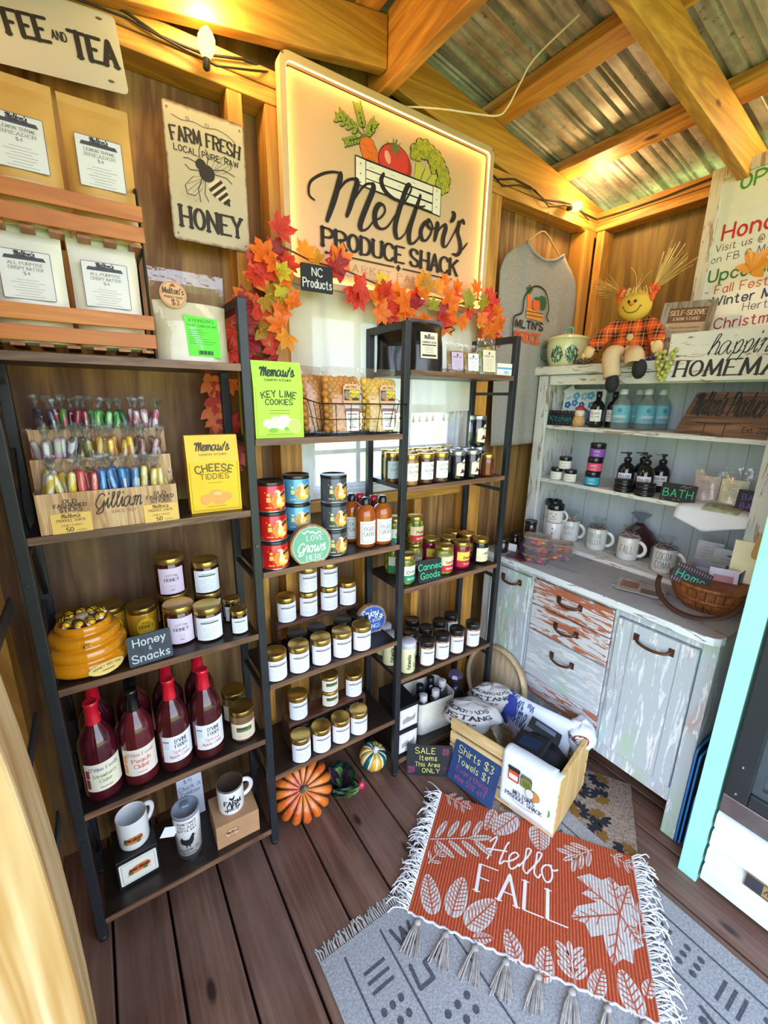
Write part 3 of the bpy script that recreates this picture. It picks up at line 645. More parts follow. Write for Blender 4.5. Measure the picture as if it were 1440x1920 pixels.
bj = jar('barnjar', .040, .112, '#7b5a3a', BRASS2, '#ead3ba', 'pic', (.10, .62), 2.3, None, .018, 1., .95, .84)
for x, y, l in ((.462, .165, 'brown relish jar with gold lid, rear one beside the cider bottles'), (.462, .064, 'brown relish jar with barn picture label, front one beside the cider bottles')):
    place(bj, 'relish_jar', l, 'jar', (x, y, z4), face(x, y, .5), 'relish jars')
# ------------------------------------------------------------------ left bay, bottom shelf: mugs
CER = mat('#f1ede6', .18, 0, .04, .4)
def mug_parts(t, r, h, hd, deco, inner='#e9e6e2', rim=None):
    b = MB().lathe([(0, 0), (r*.9, 0), (r*.97, .004), (r, .012), (r, h - .002), (r*.985, h), (r*.94, h - .001), (r*.93, h - .006), (r*.93, .01), (0, .008)], CER, 32); b.build('body', t)
    b = MB(); pts = [(r*.97 + math.sin(a)*h*.30, 0, h*.53 + math.cos(a)*h*.31) for a in [PI*i/10 for i in range(11)]]; b.M = Matrix.Rotation(hd, 4, 'Z'); b.tube(pts, .0068, CER, 10, flat=1.2); b.build('handle', t)
    if rim: MB().lathe([(r*1.004, h - .005), (r*1.004, h - .001), (r*.95, h + .0006), (r*.93, h - .002)], mat(rim, .3), 32).build('rim_band', t)
    if deco: d = MB(); deco(d, CY(r + .0006), CY(r + .001)); d.build('printed_picture', t)
def hotrod(d, fn, f2):
    pts = [(-.028, -.008), (-.02, .004), (-.012, .008), (-.004, .010), (.008, .011), (.022, .010), (.029, .003), (.03, -.006), (.02, -.012), (-.005, -.013), (-.024, -.013)]
    ps = lambda a: [(u, v + a) for u, v in pts]
    d.polys([ps(.045)], ink('#d0752f'), fn); d.polys(sh(text2d('farm stand', .010, .2, 'c', .2, fit=.05), 0, .041), ink('#6b2318'), f2)
    d.polys([ell(-.02, .034, .006, .006, 10), ell(.016, .034, .006, .006, 10)], ink('#4d7a34'), f2); d.polys([rect(-.03, .029, .03, .031)], ink('#e08b3a'), f2)
BBX = mat('#17181a', .35, 0, .2)
t = thing('black_gift_box', 'black mug box with white picture panel under the left mug', 'box', (.108, .135, z5), .06)
MB().box(-.058, -.072, 0, .058, .055, .112, BBX).build('box', t, bevel=.002)
b = MB(); b.polys([rrect(-.052, .014, .052, .098, .004)], ink('#f0ead8'), FX(-.0725)); b.polys(ring(rect(-.046, .02, .046, .092), rect(-.045, .021, .045, .091)), GRY, FX(-.073)); hotrod(b, lambda u, v: (u*1.1, -.0732, v*1.05 + .012), lambda u, v: (u*1.1, -.0738, v*1.05 + .012)); b.build('picture_panel', t)
t = thing('coffee_mug', 'white mug with red hot rod picture on the black box', 'mug', (.112, .118, z5 + .113), -.1); mug_parts(t, .044, .105, .75, hotrod)
solo('cardboard_box', MB().box(-.05, -.03, 0, .05, .015, .175, mat('#8a6746', .8)), 'brown cardboard box standing behind the black mug box', 'box', (.115, .226, z5))
t = thing('tumbler', 'white steel tumbler with rooster print and clear lid', 'tumbler', (.262, .085, z5), -.15)
MB().lathe([(0, 0), (.036, 0), (.038, .002), (.038, .018), (.0385, .018)], SILV, 28).build('steel_base', t)
MB().lathe([(.0384, .017), (.0415, .12), (.0425, .172), (.0418, .176), (.038, .176)], CER, 32).build('body', t)
MB().lathe([(.0436, .170), (.0436, .178), (.0425, .181), (.038, .180), (.0375, .1782), (0, .1782)], mat('#9a9fa9', .3, 0, .1), 28).build('lid', t)
b = MB(); b.cb((.0, .008, .183), (.022, .016, .008), mat('#9aa0ab', .15, .1)); b.build('lid_slider', t)
b = MB(); fn = CY(.0425)
for s, z in (('SOMETIMES', .150), ('YOU JUST', .136), ('GOTTA SAY', .122), ('CLUCK IT', .040)): b.polys(sh(text2d(s, .0085, .16, fit=.062), 0, z), BLK, fn)
b.polys(sh(text2d('and walk away', .005, .12, 'c'), 0, .028), BLK, fn)
rooster = [(-.022, .075), (-.024, .088), (-.018, .1), (-.014, .092), (-.006, .088), (.004, .088), (.01, .098), (.014, .105), (.019, .107), (.02, .101), (.025, .098), (.019, .095), (.018, .08), (.012, .068), (.006, .064), (.006, .056), (.003, .056), (.002, .064), (-.004, .064), (-.004, .056), (-.007, .056), (-.007, .066), (-.016, .07)]
b.polys([rooster], BLK, fn); b.build('printed_picture', t)
solo('gift_tag', MB().cb((0, 0, 0), (.05, .001, .034), WHT, (0, .6, 0)), 'white paper tag hanging on the rooster tumbler', 'tag', (.208, .062, z5 + .135), .2)
t = thing('paper_card', 'white card handwritten Cluck It behind the tumbler', 'card', (.295, .205, z5), (-.06, 0, 0))
MB().box(-.042, 0, 0, .042, .0015, .17, ink('#dfe3f0')).build('card', t)
b = MB(); b.polys(sh(text2d('$15', .014, .1), -.005, .15), BLK, FX(-.0006)); b.polys(sh(text2d('Cluck it', .016, .1), 0, .122), BLK, FX(-.0006)); b.polys(sh(text2d('Tumbler', .014, .1), 0, .1), BLK, FX(-.0006)); b.build('handwriting', t)
KR = mat('#b98c62', .7, 0, .08)
t = thing('kraft_box', 'kraft cardboard box with round logo under the farm mug', 'box', (.413, .095, z5), -.02)
MB().box(-.072, -.07, 0, .072, .06, .093, KR).build('box', t, bevel=.001)
b = MB(); b.polys([ell(-.02, .048, .026, .017, 20)], ink('#d9b48c'), FX(-.0705)); b.polys(ring(ell(-.02, .048, .026, .017, 20), ell(-.02, .048, .0245, .0155, 20)), ink('#8a4a2c'), FX(-.071)); b.polys(sh(text2d("Melton's", .011, .15, 'c', .2, fit=.042), -.02, .046), ink('#7a3f24'), FX(-.071)); b.polys(sh(text2d('$15', .007, .15), -.02, .035), ink('#7a3f24'), FX(-.071)); b.build('logo', t)
def farm(d, fn, f2):
    d.polys(sh(text2d('FARM', .016, .25, serif=True, thin=.8), 0, .046), BLK, f2); d.polys(sh(text2d('LIFE', .014, .25, serif=True, thin=.8), 0, .03), BLK, f2)
    d.polys([[(u*.42 + 0, v*.38 + .042) for u, v in rooster]], BLK, fn)
    d.polys([[(-.027, .028), (-.027, .016), (-.02, .026), (.014, .026), (.016, .014), (.02, .026), (.026, .03), (.024, .038), (.018, .034), (.016, .024), (-.016, .022), (-.02, .012), (-.022, .026)]], BLK, fn)
t = thing('coffee_mug', 'cream mug with black farm animal print on the kraft box', 'mug', (.408, .088, z5 + .094), -.1); mug_parts(t, .044, .102, .15, farm, rim='#4a3a30')
b = MB(); b.box(-.05, -.03, 0, .05, .03, .06, mat('#3c2c22', .6)); solo('wooden_block', b, 'dark wooden block at the back right of the bottom shelf', 'block', (.46, .2, z5))
# ------------------------------------------------------------------ left bay, second shelf: candy display and cookie box
z2, z1 = 1.2615, 1.6615
CARD = wood('woodprint_card', '#d6b184', '#a87a4c', 'z', 2.6, .45, .0, None, .8, .0)
t = thing('candy_display', 'wood print cardboard stand of candy sticks in three tiers', 'display', (0, 0, z2))
X0, X1 = .038, .333
b = MB()
tiers = ((.004, .095, .07), (.072, .165, .13), (.135, .230, .19))
for i, (y0, zt, y1) in enumerate(tiers):
    b.box(X0, y0, 0 if i == 0 else tiers[i-1][1] - .06, X1, y0 + .002, zt, CARD)
b.box(X0, .205, 0, X1, .207, .225, CARD)
side = [(.004, 0), (.207, 0), (.207, .225), (.14, .228), (.135, .165), (.075, .163), (.07, .095), (.004, .095)]
for x in (X0, X1 - .002): b.prism(side, x, x + .002, CARD, lambda u, v, h: (h, u, v))
for y0, y1, z in ((.006, .072, .03), (.074, .135, .10), (.137, .205, .165)): b.box(X0 + .002, y0, z - .002, X1 - .002, y1, z, CARD)
b.build('cardboard_stand', t)
b = MB(); f = FX(.0032); BRN = ink('#3a2018')
b.polys(sh(text2d('Gilliam', .036, .075, 'c', .22, fit=.098), .199, .050), BRN, f); b.polys(sh(text2d('SINCE 1927', .0065, .14, fit=.052), .208, .036), ink('#a0503c'), f)
for x in (.081, .269):
    for s, z, w in (('OLD', .071, .026), ('FASHIONED', .061, .062), ('STICKS', .051, .044)): b.polys(sh(text2d(s, .0078, .24, serif=True, thin=.7, fit=w), x + .022, z), BRN, f)
b.build('printed_lettering', t)
for x, lab in ((.062, 'left'), (.250, 'right')):
    p = MB().box(x, .0015, -.002, x + .078, .003, .047, ink('#e8bd62')).build('price_card', t); q = MB(); f = FX(.0009)
    q.polys(sh(text2d("Melton's", .009, .11, 'c', .2), x + .038, .036), BRN, f); q.polys(sh(text2d('PRODUCE SHACK', .006, .13, serif=True, thin=.6, fit=.055), x + .038, .0275), BRN, f); q.polys(sh(text2d('CANDY STICKS', .004, .12, fit=.04), x + .038, .0165), BRN, f); q.polys(sh(text2d('50', .010, .18, serif=True, thin=.6), x + .033, .003), BRN, f); q.polys(sh(text2d('c EACH', .004, .12), x + .055, .003), BRN, f); q.build('printed_lettering', p)
p = MB().box(.130, .0705, .108, .192, .0715, .145, ink('#cfc07a')).build('price_card', t); q = MB(); q.polys(sh(text2d("Melton's", .010, .12, 'c', .2), .161, .133), BRN, FX(.070)); q.polys(sh(text2d('PRODUCE SHACK', .006, .14, fit=.05), .161, .122), BRN, FX(.070)); q.build('printed_lettering', p)
CEL = film('cellophane', '#fbfcfd', .16, .03, .08)
def stripe(h1, h2):
    key = 'stripe' + h1 + h2
    if key in _M: return _M[key]
    k = N(key); w = k.n('TexWave', _bands_direction='DIAGONAL'); k.l(k.coord((1, 1, .55), False), w.inputs['Vector']); w.inputs['Scale'].default_value = 22
    k.set(color=k.ramp(w.outputs['Fac'], [(.4, h1), (.55, h2)]), rough=.2, coat=.5); _M[key] = k.m; return k.m
def candy(h1, h2):
    def f():
        a = MB().lathe([(0, -.050), (.0076, -.050), (.0083, -.046), (.0083, .050), (.006, .055), (0, .056)], stripe(h1, h2), 10)
        w = MB().lathe([(.0092, -.050), (.0094, .050), (.0055, .058), (.003, .062), (.006, .072), (.012, .084), (.010, .090)], CEL, 7, smooth=False)
        for an in (0.3, 2.1, 4.2): w.add([(0, 0, .062), (.012*math.cos(an), .012*math.sin(an), .080), (.015*math.cos(an+.8), .015*math.sin(an+.8), .088), (.005*math.cos(an+1.4), .005*math.sin(an+1.4), .078)], [(0, 1, 2, 3)], CEL)
        w.add([(.0093*math.cos(q), .0093*math.sin(q), z) for z in (-.01, .03) for q in (-1.9, -1.4)], [(0, 1, 3, 2)], ink('#d9d6d2'))
        return [P('candy', a), P('wrapper', w)]
    return proto('candy' + h1 + h2, f)
tab = [  # tier, colour name, colours, how many
 [('white and yellow', '#f4efe0', '#eecb3c', 3), ('bright yellow', '#f2c92f', '#f6e6a0', 3), ('coral red', '#d9483f', '#e8786a', 5), ('bright blue', '#1f68b5', '#4a97d8', 6), ('pale blue', '#9cc0dd', '#4a86c0', 2), ('golden yellow', '#d9b331', '#f3e2a0', 6)],
 [('pastel rainbow', '#d9e6c8', '#e0b9c4', 5), ('white and grey', '#ece9e4', '#77736c', 2), ('olive', '#7d7440', '#a39a5c', 3), ('amber', '#d69c2c', '#f0d48a', 3), ('orange and yellow', '#ef8a1f', '#f7d23a', 5), ('brown', '#7a4a3a', '#b48a84', 6)],
 [('dark purple', '#2d2233', '#5a4a62', 4), ('green and red', '#4c9a3f', '#b5303c', 2), ('dark red', '#7a1527', '#9c2a3a', 4), ('bright green', '#3aa338', '#9ed67a', 6), ('deep green', '#1d5c3a', '#2f7a50', 2), ('pink and white striped', '#f2e9e9', '#d3667f', 6)]]
random.seed(11)
for ti, row in enumerate(tab):
    nn = sum(q[3] for q in row); i = 0; y0 = (.038, .104, .170)[ti]; zb = (.112, .180, .240)[ti]; tn = ('front', 'middle', 'top')[ti]
    for nm, h1, h2, c in row:
        for j in range(c):
            x = X0 + .014 + (X1 - X0 - .028) * (i + .5) / nn + random.uniform(-.002, .002); e = (i / nn - .5)
            place(candy(h1, h2), 'candy_stick', '%s wrapped candy stick in the %s tier of the candy stand' % (nm, tn), 'candy', (x, y0 + (-.016 if i % 2 else .013) + random.uniform(-.003, .003), z2 + zb - (.028, .026, .020)[ti] + random.uniform(-.004, .006)),
                  (random.uniform(-.06, .12), e * .5 + random.uniform(-.2, .2), random.uniform(0, 6)), '%s candy sticks, %s tier' % (nm, tn)); i += 1
def cookie_box(key, w, h, d, col, col2, rows, pics):
    def f():
        m = mat(col, .45, 0, .05); b = MB(); hs = h * .66; dt = .012
        prof = [(-d/2, 0), (d/2, 0), (d/2, hs), (dt - d*.1, h), (-dt - d*.1, h), (-d/2, hs)]
        b.prism([(p[0], p[1]) for p in prof], -w/2, w/2, m, lambda u, v, q: (q, u, v))
        l = MB(); k = math.atan2(h - hs, (-dt - d*.1) + d/2)
        def fn(u, v):
            if v <= hs: return (u, -d/2 - .0006, v)
            q = (v - hs) / (h - hs); return (u, -d/2 - .0008 + q * (d/2 - dt - d*.1), v)
        l.polys(ring(rect(-w/2+.005, .006, w/2-.005, hs), rect(-w/2+.0062, .0072, w/2-.0062, hs)), ink(col2), fn)
        for s, x, z, hh, c, kw in rows: l.polys(sh(text2d(s, hh, **kw), x, z), ink(c), fn)
        p = MB(); pics(p, lambda u, v: (u, -d/2 - .0009, v)); 
        e = MB()
        for i in range(14): e.box(-w/2 - .0004, -d*.35, hs*.25 + i*.006, -w/2, d*.3, hs*.25 + i*.006 + .002, ink('#4f7a3c' if col2 != '#b08a10' else '#a88410'))
        return [P('carton', b), P('printed_lettering', l), P('printed_picture', p), P('side_print', e)]
    return proto(key, f)
banner = lambda w, z: None
def cheese(p, fn):
    p.polys([rrect(-.042, .157 - .012, .042, .165 - .012, .004)], ink('#6e5a2a'), lambda u, v: (u, fn(u, v)[1] + .006, v))
    p.polys([ell(x, z, r, r*.7, 12) for x, z, r in ((-.025, .04, .018), (0, .048, .022), (.024, .042, .019), (.008, .034, .02), (-.03, .03, .012))], ink('#e9a552'), fn); p.polys([ell(.005, .052, .012, .006, 10)], ink('#f3c27c'), fn)
    lines(p, -.05, .05, .016, .016, 1, ink('#a8862a'), fn); lines(p, -.04, .04, .083, .083, 1, ink('#a8862a'), fn)
cb = cookie_box('cheesebox', .135, .213, .06, '#f2c214', '#b08a10', [("Memaw's", 0, .172, .022, '#4d3d20', dict(w=.16, font='c', slant=.1, fit=.09)), ('COUNTRY KITCHEN', 0, .1585, .005, '#4d3d20', dict(w=.16, fit=.07)), ('CHEESE', 0, .116, .019, '#6e5a24', dict(w=.2, arc=.16, fit=.092)), ('TIDDIES', 0, .094, .014, '#7a6428', dict(w=.17, fit=.075))], cheese)
place(cb, 'cookie_carton', 'bright yellow carton of cheese snacks beside the candy stand', 'carton', (.436, .062, z2), -.06)
def limes(p, fn):
    p.polys([ell(x, z, .016, .012, 12) for x, z in ((-.035, .042), (-.012, .05), (.012, .054), (-.022, .032), (.008, .034), (.03, .044))], ink('#d9cfca'), fn); p.polys([ell(x, z + .004, .009, .006, 10) for x, z in ((-.035, .042), (.012, .054), (.008, .034))], ink('#f1ebe6'), fn)
    p.polys([ell(.043, .034, .02, .02, 20)], ink('#c4e26c'), fn); p.polys(ring(ell(.043, .034, .02, .02, 20), ell(.043, .034, .0185, .0185, 20)), ink('#e9f4a8'), lambda u, v: (u, fn(u, v)[1] - .0004, v)); p.polys([ell(-.02, .022, .014, .007, 10), ell(.022, .026, .011, .006, 10)], ink('#7fb83a'), fn)
    lines(p, -.04, .04, .078, .07, 2, ink('#5f8a2c'), fn); lines(p, -.055, .055, .011, .011, 1, ink('#5f8a2c'), fn)
lb = cookie_box('limebox', .142, .212, .07, '#b4dc3a', '#8fb52a', [("Memaw's", 0, .172, .024, '#1d3328', dict(w=.17, font='c', slant=.1, fit=.10)), ('COUNTRY KITCHEN', 0, .158, .0055, '#17241c', dict(w=.2, fit=.075)), ('KEY LIME', 0, .116, .017, '#33481c', dict(w=.19, arc=.2, fit=.096)), ('COOKIES', 0, .094, .0145, '#33481c', dict(w=.19, fit=.078))], limes)
z1m, z2m, z3m, z4m = 1.4625, 1.0605, .6635, .2965
place(lb, 'cookie_carton', 'lime green carton of key lime cookies beside the wire basket', 'carton', (.623, .045, z1m), -.05)
place(lb, 'cookie_carton', 'lime green carton half hidden behind the key lime cookies', 'carton', (.625, .135, z1m), -.03)
# ================================================================== middle bay
WIRE = mat('#1c1d1f', .4, .6)
def pouch(w, h, d, mfn, top=.9, n=14, seed=0):
    """soft stand-up bag: mfn(v) gives the material at relative height v"""
    random.seed(seed); b = MB(); ph = random.uniform(0, 6); rows = {}
    def prof(u, v):
        e = max(0., 1 - abs(2*u - 1) ** 2.6) ** .6; vv = (1 - v / top) if v < top else 0
        return d/2 * e * max(0, min(1, vv * 2.2)) ** .6 + .0006 + .0012 * math.sin(9*u + 7*v + ph) * (v < top)
    for s in (-1, 1):
        for j in range(n):
            v0, v1 = j/n, (j+1)/n; m = mfn((v0+v1)/2); q = []
            for v in (v0, v1):
                for i in range(n + 1): u = i/n; q.append(((u - .5) * w * (1 - .03 * math.sin(v*3)), s * prof(u, v), v * h))
            f = [(i, i+1, n+2+i, n+1+i) if s < 0 else (n+1+i, n+2+i, i+1, i) for i in range(n)]
            b.add(q, f, m, True)
    return b, prof
BAG = film('clear_bag', '#fdfdfa', .20, .04, .1)
def puff_bag(key, col, w, h, d, seed, lab=True):
    def f():
        b, prof = pouch(w, h, d, lambda v: BAG, .97, 14, seed); o = []
        random.seed(seed); m = MB(); mt = mat(col, .5, 0, .22, .2, 40)
        for r in range(15):
            for i in range(7):
                u = (i + .5 + .5 * (r % 2)) / 7.6; v = .05 + r * .052
                if v > .84 or u > .95: continue
                rr = random.uniform(.0115, .0155); y = prof(u, v)
                m.ball(((u - .5) * w * .94, -max(.002, y - rr * 1.15), v * h + rr * .3), rr, mt, 8, (random.uniform(.85, 1.15), 1, random.uniform(.85, 1.25)))
                if y > .02: m.ball(((u - .5) * w * .9, max(0, y - rr * 1.3), v * h + rr * .3), rr, mt, 6)
        o = [P('clear_bag', b), P('snack_puffs', m)]
        if lab:
            l = MB(); y = -d/2 - .002; fn = FX(y); f2 = FX(y - .0006); f3 = FX(y - .0011); x0 = -.012; OR = ink('#b5743c')
            l.polys([[(x0, .085), (x0 + .058, .085), (x0 + .058, .140), (x0 + .050, .150), (x0 + .008, .150), (x0, .140)]], ink('#d8a878'), fn); l.polys([rect(x0 + .003, .1, x0 + .055, .133)], ink('#3a2a20'), f2)
            l.polys([ell(x0 + .014, .117, .010, .013, 14)], ink('#8c7866'), f3); l.polys([ell(x0 + .024, .105, .007, .006, 10)], ink('#c87a3a'), f3)
            l.polys(sh(text2d('POSSUM', .009, .24, fit=.030), x0 + .038, .1215) + sh(text2d('PUFFS', .009, .24, fit=.027), x0 + .039, .109), ink('#f2d23a'), f3); l.polys(sh(text2d("MELTON'S", .0055, .2, arc=.08, fit=.036), x0 + .029, .139), ink('#5a2a1c'), f2)
            l.polys([rect(x0 + .004, .076, x0 + .056, .085)], ink('#cfc8d4'), f2); l.polys([rect(x0 + .006, .062, x0 + .060, .074)], ink('#8c5a5a'), fn)
            l.polys([rect(x0 + .008, .006, x0 + .052, .066)], ink('#eee9e4'), f2); l.polys([rect(x0 + .012, .056, x0 + .048, .060), rect(x0 + .018, .016, x0 + .042, .019)], ink('#8c6f78'), f3)
            l.polys(sh(text2d('POSSUM', .007, .13, serif=True, thin=.6, fit=.030), x0 + .030, .042) + sh(text2d('PUFFS', .007, .13, serif=True, thin=.6, fit=.024), x0 + .030, .032) + sh(text2d('$9', .006, .15), x0 + .030, .0225), ink('#6a6066'), f3)
            o.append(P('paper_labels', l))
        return o
    return proto(key, f)
t = thing('wire_basket', 'black wire basket holding the snack puff bags', 'basket', (.905, .03, z1m))
b = MB(); L, R_, F, B_ = -.15, .145, -.02, .12
top = [(-.165, -.035, .098), (.16, -.035, .098), (.185, .14, .13), (-.20, .14, .13)]; bot = [(L, F, .004), (R_, F, .004), (R_, B_, .004), (L, B_, .004)]
b.tube(top, .0022, WIRE, 6, True); b.tube(bot, .0018, WIRE, 6, True); b.build('rim', t)
for k in range(4):
    a0, a1, c0, c1 = Vector(top[k]), Vector(top[(k+1) % 4]), Vector(bot[k]), Vector(bot[(k+1) % 4])
    b = MB()
    for i in range(0, 6): b.tube([a0.lerp(a1, i/6), c0.lerp(c1, i/6)], .0012, WIRE, 5)
    b.tube([(a0+c0)/2, (a1+c1)/2], .0012, WIRE, 5); b.build('wire_side', t)
b = MB()
for i in range(5): b.tube([(L, F + (B_-F)*i/4, .003), (R_, F + (B_-F)*i/4, .003)], .0012, WIRE, 5)
b.build('wire_floor', t)
for key, col, x, y, rz, l, lab in (('puffa', '#c98436', .845, .048, -.05, 'clear bag of brown caramel snack puffs, middle of the wire basket', True), ('puffb', '#dcb04a', .985, .048, -.12, 'clear bag of yellow snack puffs at the right of the wire basket', True), ('puffc', '#bd7a34', .782, .105, .35, 'clear bag of brown snack puffs leaning at the back left of the wire basket', False)):
    place(puff_bag(key, col, .13, .205, .075, len(_P), lab), 'snack_bag', l, 'bag', (x, y, z1m + .006), (-.06, 0, rz))
# ------------------------------------------------------------------ cans, sauces, round plaque
def can(key, body, art, burst, txt):
    def f():
        r = .0435; c = mat(body, .25, .15, .08, .3)
        a = MB().lathe([(r*.96, 0), (r*.99, .0015), (r, .004), (r, .080), (r*.97, .083), (r*.94, .083)], c, 32)
        s = MB().lathe([(r*.985, .0005), (r*1.012, .0015), (r*1.012, .0035), (r, .005)], SILV, 32)
        l = MB().lathe([(r*1.015, .080), (r*1.02, .082), (r*1.02, .089), (r*1.0, .091), (r*.93, .091), (r*.91, .089), (0, .089)], mat('#1a1b1e', .3, 0, .1, .3), 32)
        p = MB(); fn = CY(r + .0004); f2 = CY(r + .0008); f3 = CY(r + .0012)
        random.seed(3)
        p.polys([ell(.006 + .02*math.cos(i*.8), .036 + .018*math.sin(i*.8), .010, .010, 10) for i in range(8)] + [ell(.008, .036, .022, .02, 14)], ink(burst), fn)
        p.polys([[(-.008, .025), (.004, .022), (.008, .04), (.006, .062), (.001, .068), (-.009, .066), (-.012, .060), (-.004, .061), (-.003, .045)], ell(.012, .022, .014, .007, 10), ell(.004, .036, .01, .012, 10)], ink(art), f2)
        p.polys([[(.006, .046), (.028, .054), (.028, .061), (.006, .053)]], BLK, f2); p.polys(sh(text2d('cheese', .008, .2, fit=.02), .010, .037, -.1) + sh(text2d('SNACKS', .009, .22, fit=.028), .008, .017), ink('#f2d84a'), f3)
        p.polys([rect(-.036, .032, -.024, .046), ell(-.03, .054, .005, .005, 8), rect(-.04, .014, -.02, .0165), rect(.038, .02, .046, .05)], ink(txt), fn)
        p.polys([ell(random.uniform(-.04, .05), random.uniform(.012, .07), .0014, .0014, 6) for i in range(16)], ink(art), fn)
        return [P('can_body', a), P('bottom_rim', s), P('plastic_lid', l), P('printed_label', p)]
    return proto(key, f)
CR = can('can_red', '#d3201d', '#f4e8c8', '#ee8a2a', '#e8c060'); CB_ = can('can_blue', '#5aa3cf', '#f0e4b8', '#d9a24a', '#d8dc9a'); CD = can('can_dark', '#4b525a', '#efe2b4', '#c9863a', '#cfd48a')
for k, nm in enumerate(('bottom', 'middle', 'top')):
    place(CR, 'snack_can', 'red snack can with black lid, %s of the red stack' % nm, 'can', (.596 - .002*k, .042, z2m + .092*k), .12 + .05*k, 'red snack cans')
    place(CB_, 'snack_can', 'light blue snack can with black lid, %s of the blue stack' % nm, 'can', (.702, .105, z2m + .092*k), -.1 + .06*k, 'blue snack cans')
    place(CD, 'snack_can', 'charcoal snack can with black lid, %s of the charcoal stack' % nm, 'can', (.812, .052, z2m + .092*k), .1 - .03*k, 'charcoal snack cans')
def ogre():
    r = .036
    a = MB().lathe([(0, .001), (r*.9, 0), (r, .006), (r, .115), (r*.93, .130), (r*.7, .144), (r*.42, .150), (r*.40, .158)], glassy('#a8521c'), 28)
    c = MB().lathe([(r*.45, .152), (r*.46, .154), (r*.44, .170), (r*.36, .173), (r*.34, .178), (0, .178)], mat('#15181c', .3, 0, .1, .4), 20)
    l = MB(); strip(l, -.036, .036, .014, .098, ink('#eff0ee'), CY(r + .0004), 14); f = CY(r + .0009)
    o = [(-.026, .022), (.026, .022), (.030, .028), (.030, .084), (.026, .090), (-.026, .090), (-.030, .084), (-.030, .028)]; l.polys(ring(o, [(u*.965, .056 + (v - .056)*.975) for u, v in o]), BLK, f)
    l.polys(sh(text2d('OGRE', .014, .11, serif=True, thin=.45, fit=.044), 0, .064) + sh(text2d('SAUCE', .014, .11, serif=True, thin=.45, fit=.048), 0, .044), BLK, f)
    return [P('bottle_body', a), P('cap', c), P('paper_label', l)]
for x, y, l in ((.943, .062, 'orange sauce bottle with black cap, front middle of the sauces'), (1.012, .058, 'orange sauce bottle with black cap, nearest the right post'), (.930, .140, 'orange sauce bottle with black cap, behind the charcoal cans')):
    place(proto('ogre', ogre), 'sauce_bottle', l, 'bottle', (x, y, z2m), face(x, y, .15), 'orange sauce bottles')
def hots():
    return [P('bottle_body', MB().lathe([(0, 0), (.028, 0), (.029, .005), (.029, .11), (.022, .13), (.013, .138), (.013, .148)], glassy('#5b1a16'), 20)), P('cap', MB().lathe([(.015, .143), (.0155, .146), (.015, .164), (0, .165)], mat('#a81f35', .3, 0, .05, .4), 16))]
for x, y, l in ((1.002, .190, 'dark sauce bottle with red cap at the back, left one'), (1.030, .130, 'dark sauce bottle with red cap at the back, right one')): place(proto('hots', hots), 'sauce_bottle', l, 'bottle', (x - .01, y, z2m), 0, 'red-capped sauce bottles')
def round_plaque(name, label, r, th, loc, rot, col, edge, rows, deco=None):
    t = thing(name, label, 'plaque', loc, rot); a0 = .62
    pts = [(r*math.sin(a), r*math.cos(a) + r*math.cos(a0)) for a in [-(PI - a0) + 2*(PI - a0)*i/40 for i in range(41)]]
    MB().prism(pts, 0, th, wood('plaque_wood', '#c79a6c', '#8d5f3c', 'z', 2, .6), lambda u, v, h: (u, h, v)).build('wood_round', t)
    b = MB(); cz = r*math.cos(a0); sc = lambda k: [(u*k, cz + (v - cz)*k) for u, v in pts]
    b.polys([sc(.93)[::-1]], ink(col), FX(-.0006)); b.polys(ring(sc(.90), sc(.885)), ink(edge), FX(-.0011)); b.build('painted_face', t)
    b = MB()
    for s, x, z, h, kw in rows: b.polys(sh(text2d(s, h, **kw), x, cz + z), ink(edge), FX(-.0015))
    if deco: deco(b, cz)
    b.build('lettering', t); return t
def sprig(b, cz):
    for i in range(7): b.polys([ell(-.025 + i*.009, cz + .045 + .004*math.sin(i), .007, .0025, 8, .5 if i % 2 else -.5)], WHT, FX(-.0015))
round_plaque('round_plaque', 'green round wood plaque reading Love Grows Here', .069, .024, (.706, .002, z2m), (-.06, 0, -.08), '#6fae8c', '#f4f3ea', [('LOVE', .012, .018, .0165, dict(w=.13, serif=True, thin=.5)), ('Grows', 0, -.018, .030, dict(w=.12, font='c', slant=.18, fit=.094)), ('HERE', .008, -.046, .0165, dict(w=.13, serif=True, thin=.5))], sprig)
def rose(b, cz):
    for i in range(6): b.polys([ell(.042 + .006*math.cos(i), cz + .012 + .008*math.sin(i*1.1), .005, .0026, 8, i)], WHT, FX(-.0015))
round_plaque('round_plaque', 'blue round wood plaque reading Enjoy, partly hidden behind the jam jars', .066, .022, (1.000, .10, z3m), (-.06, 0, -.1), '#2c55a0', '#e9ecf4', [('Enjoy', -.008, .020, .026, dict(w=.13, font='c', slant=.18, fit=.078)), ('the little', .004, -.006, .0125, dict(w=.12, serif=True, thin=.5)), ('THINGS', .002, -.032, .0155, dict(w=.13, serif=True, thin=.5, fit=.07))], rose)
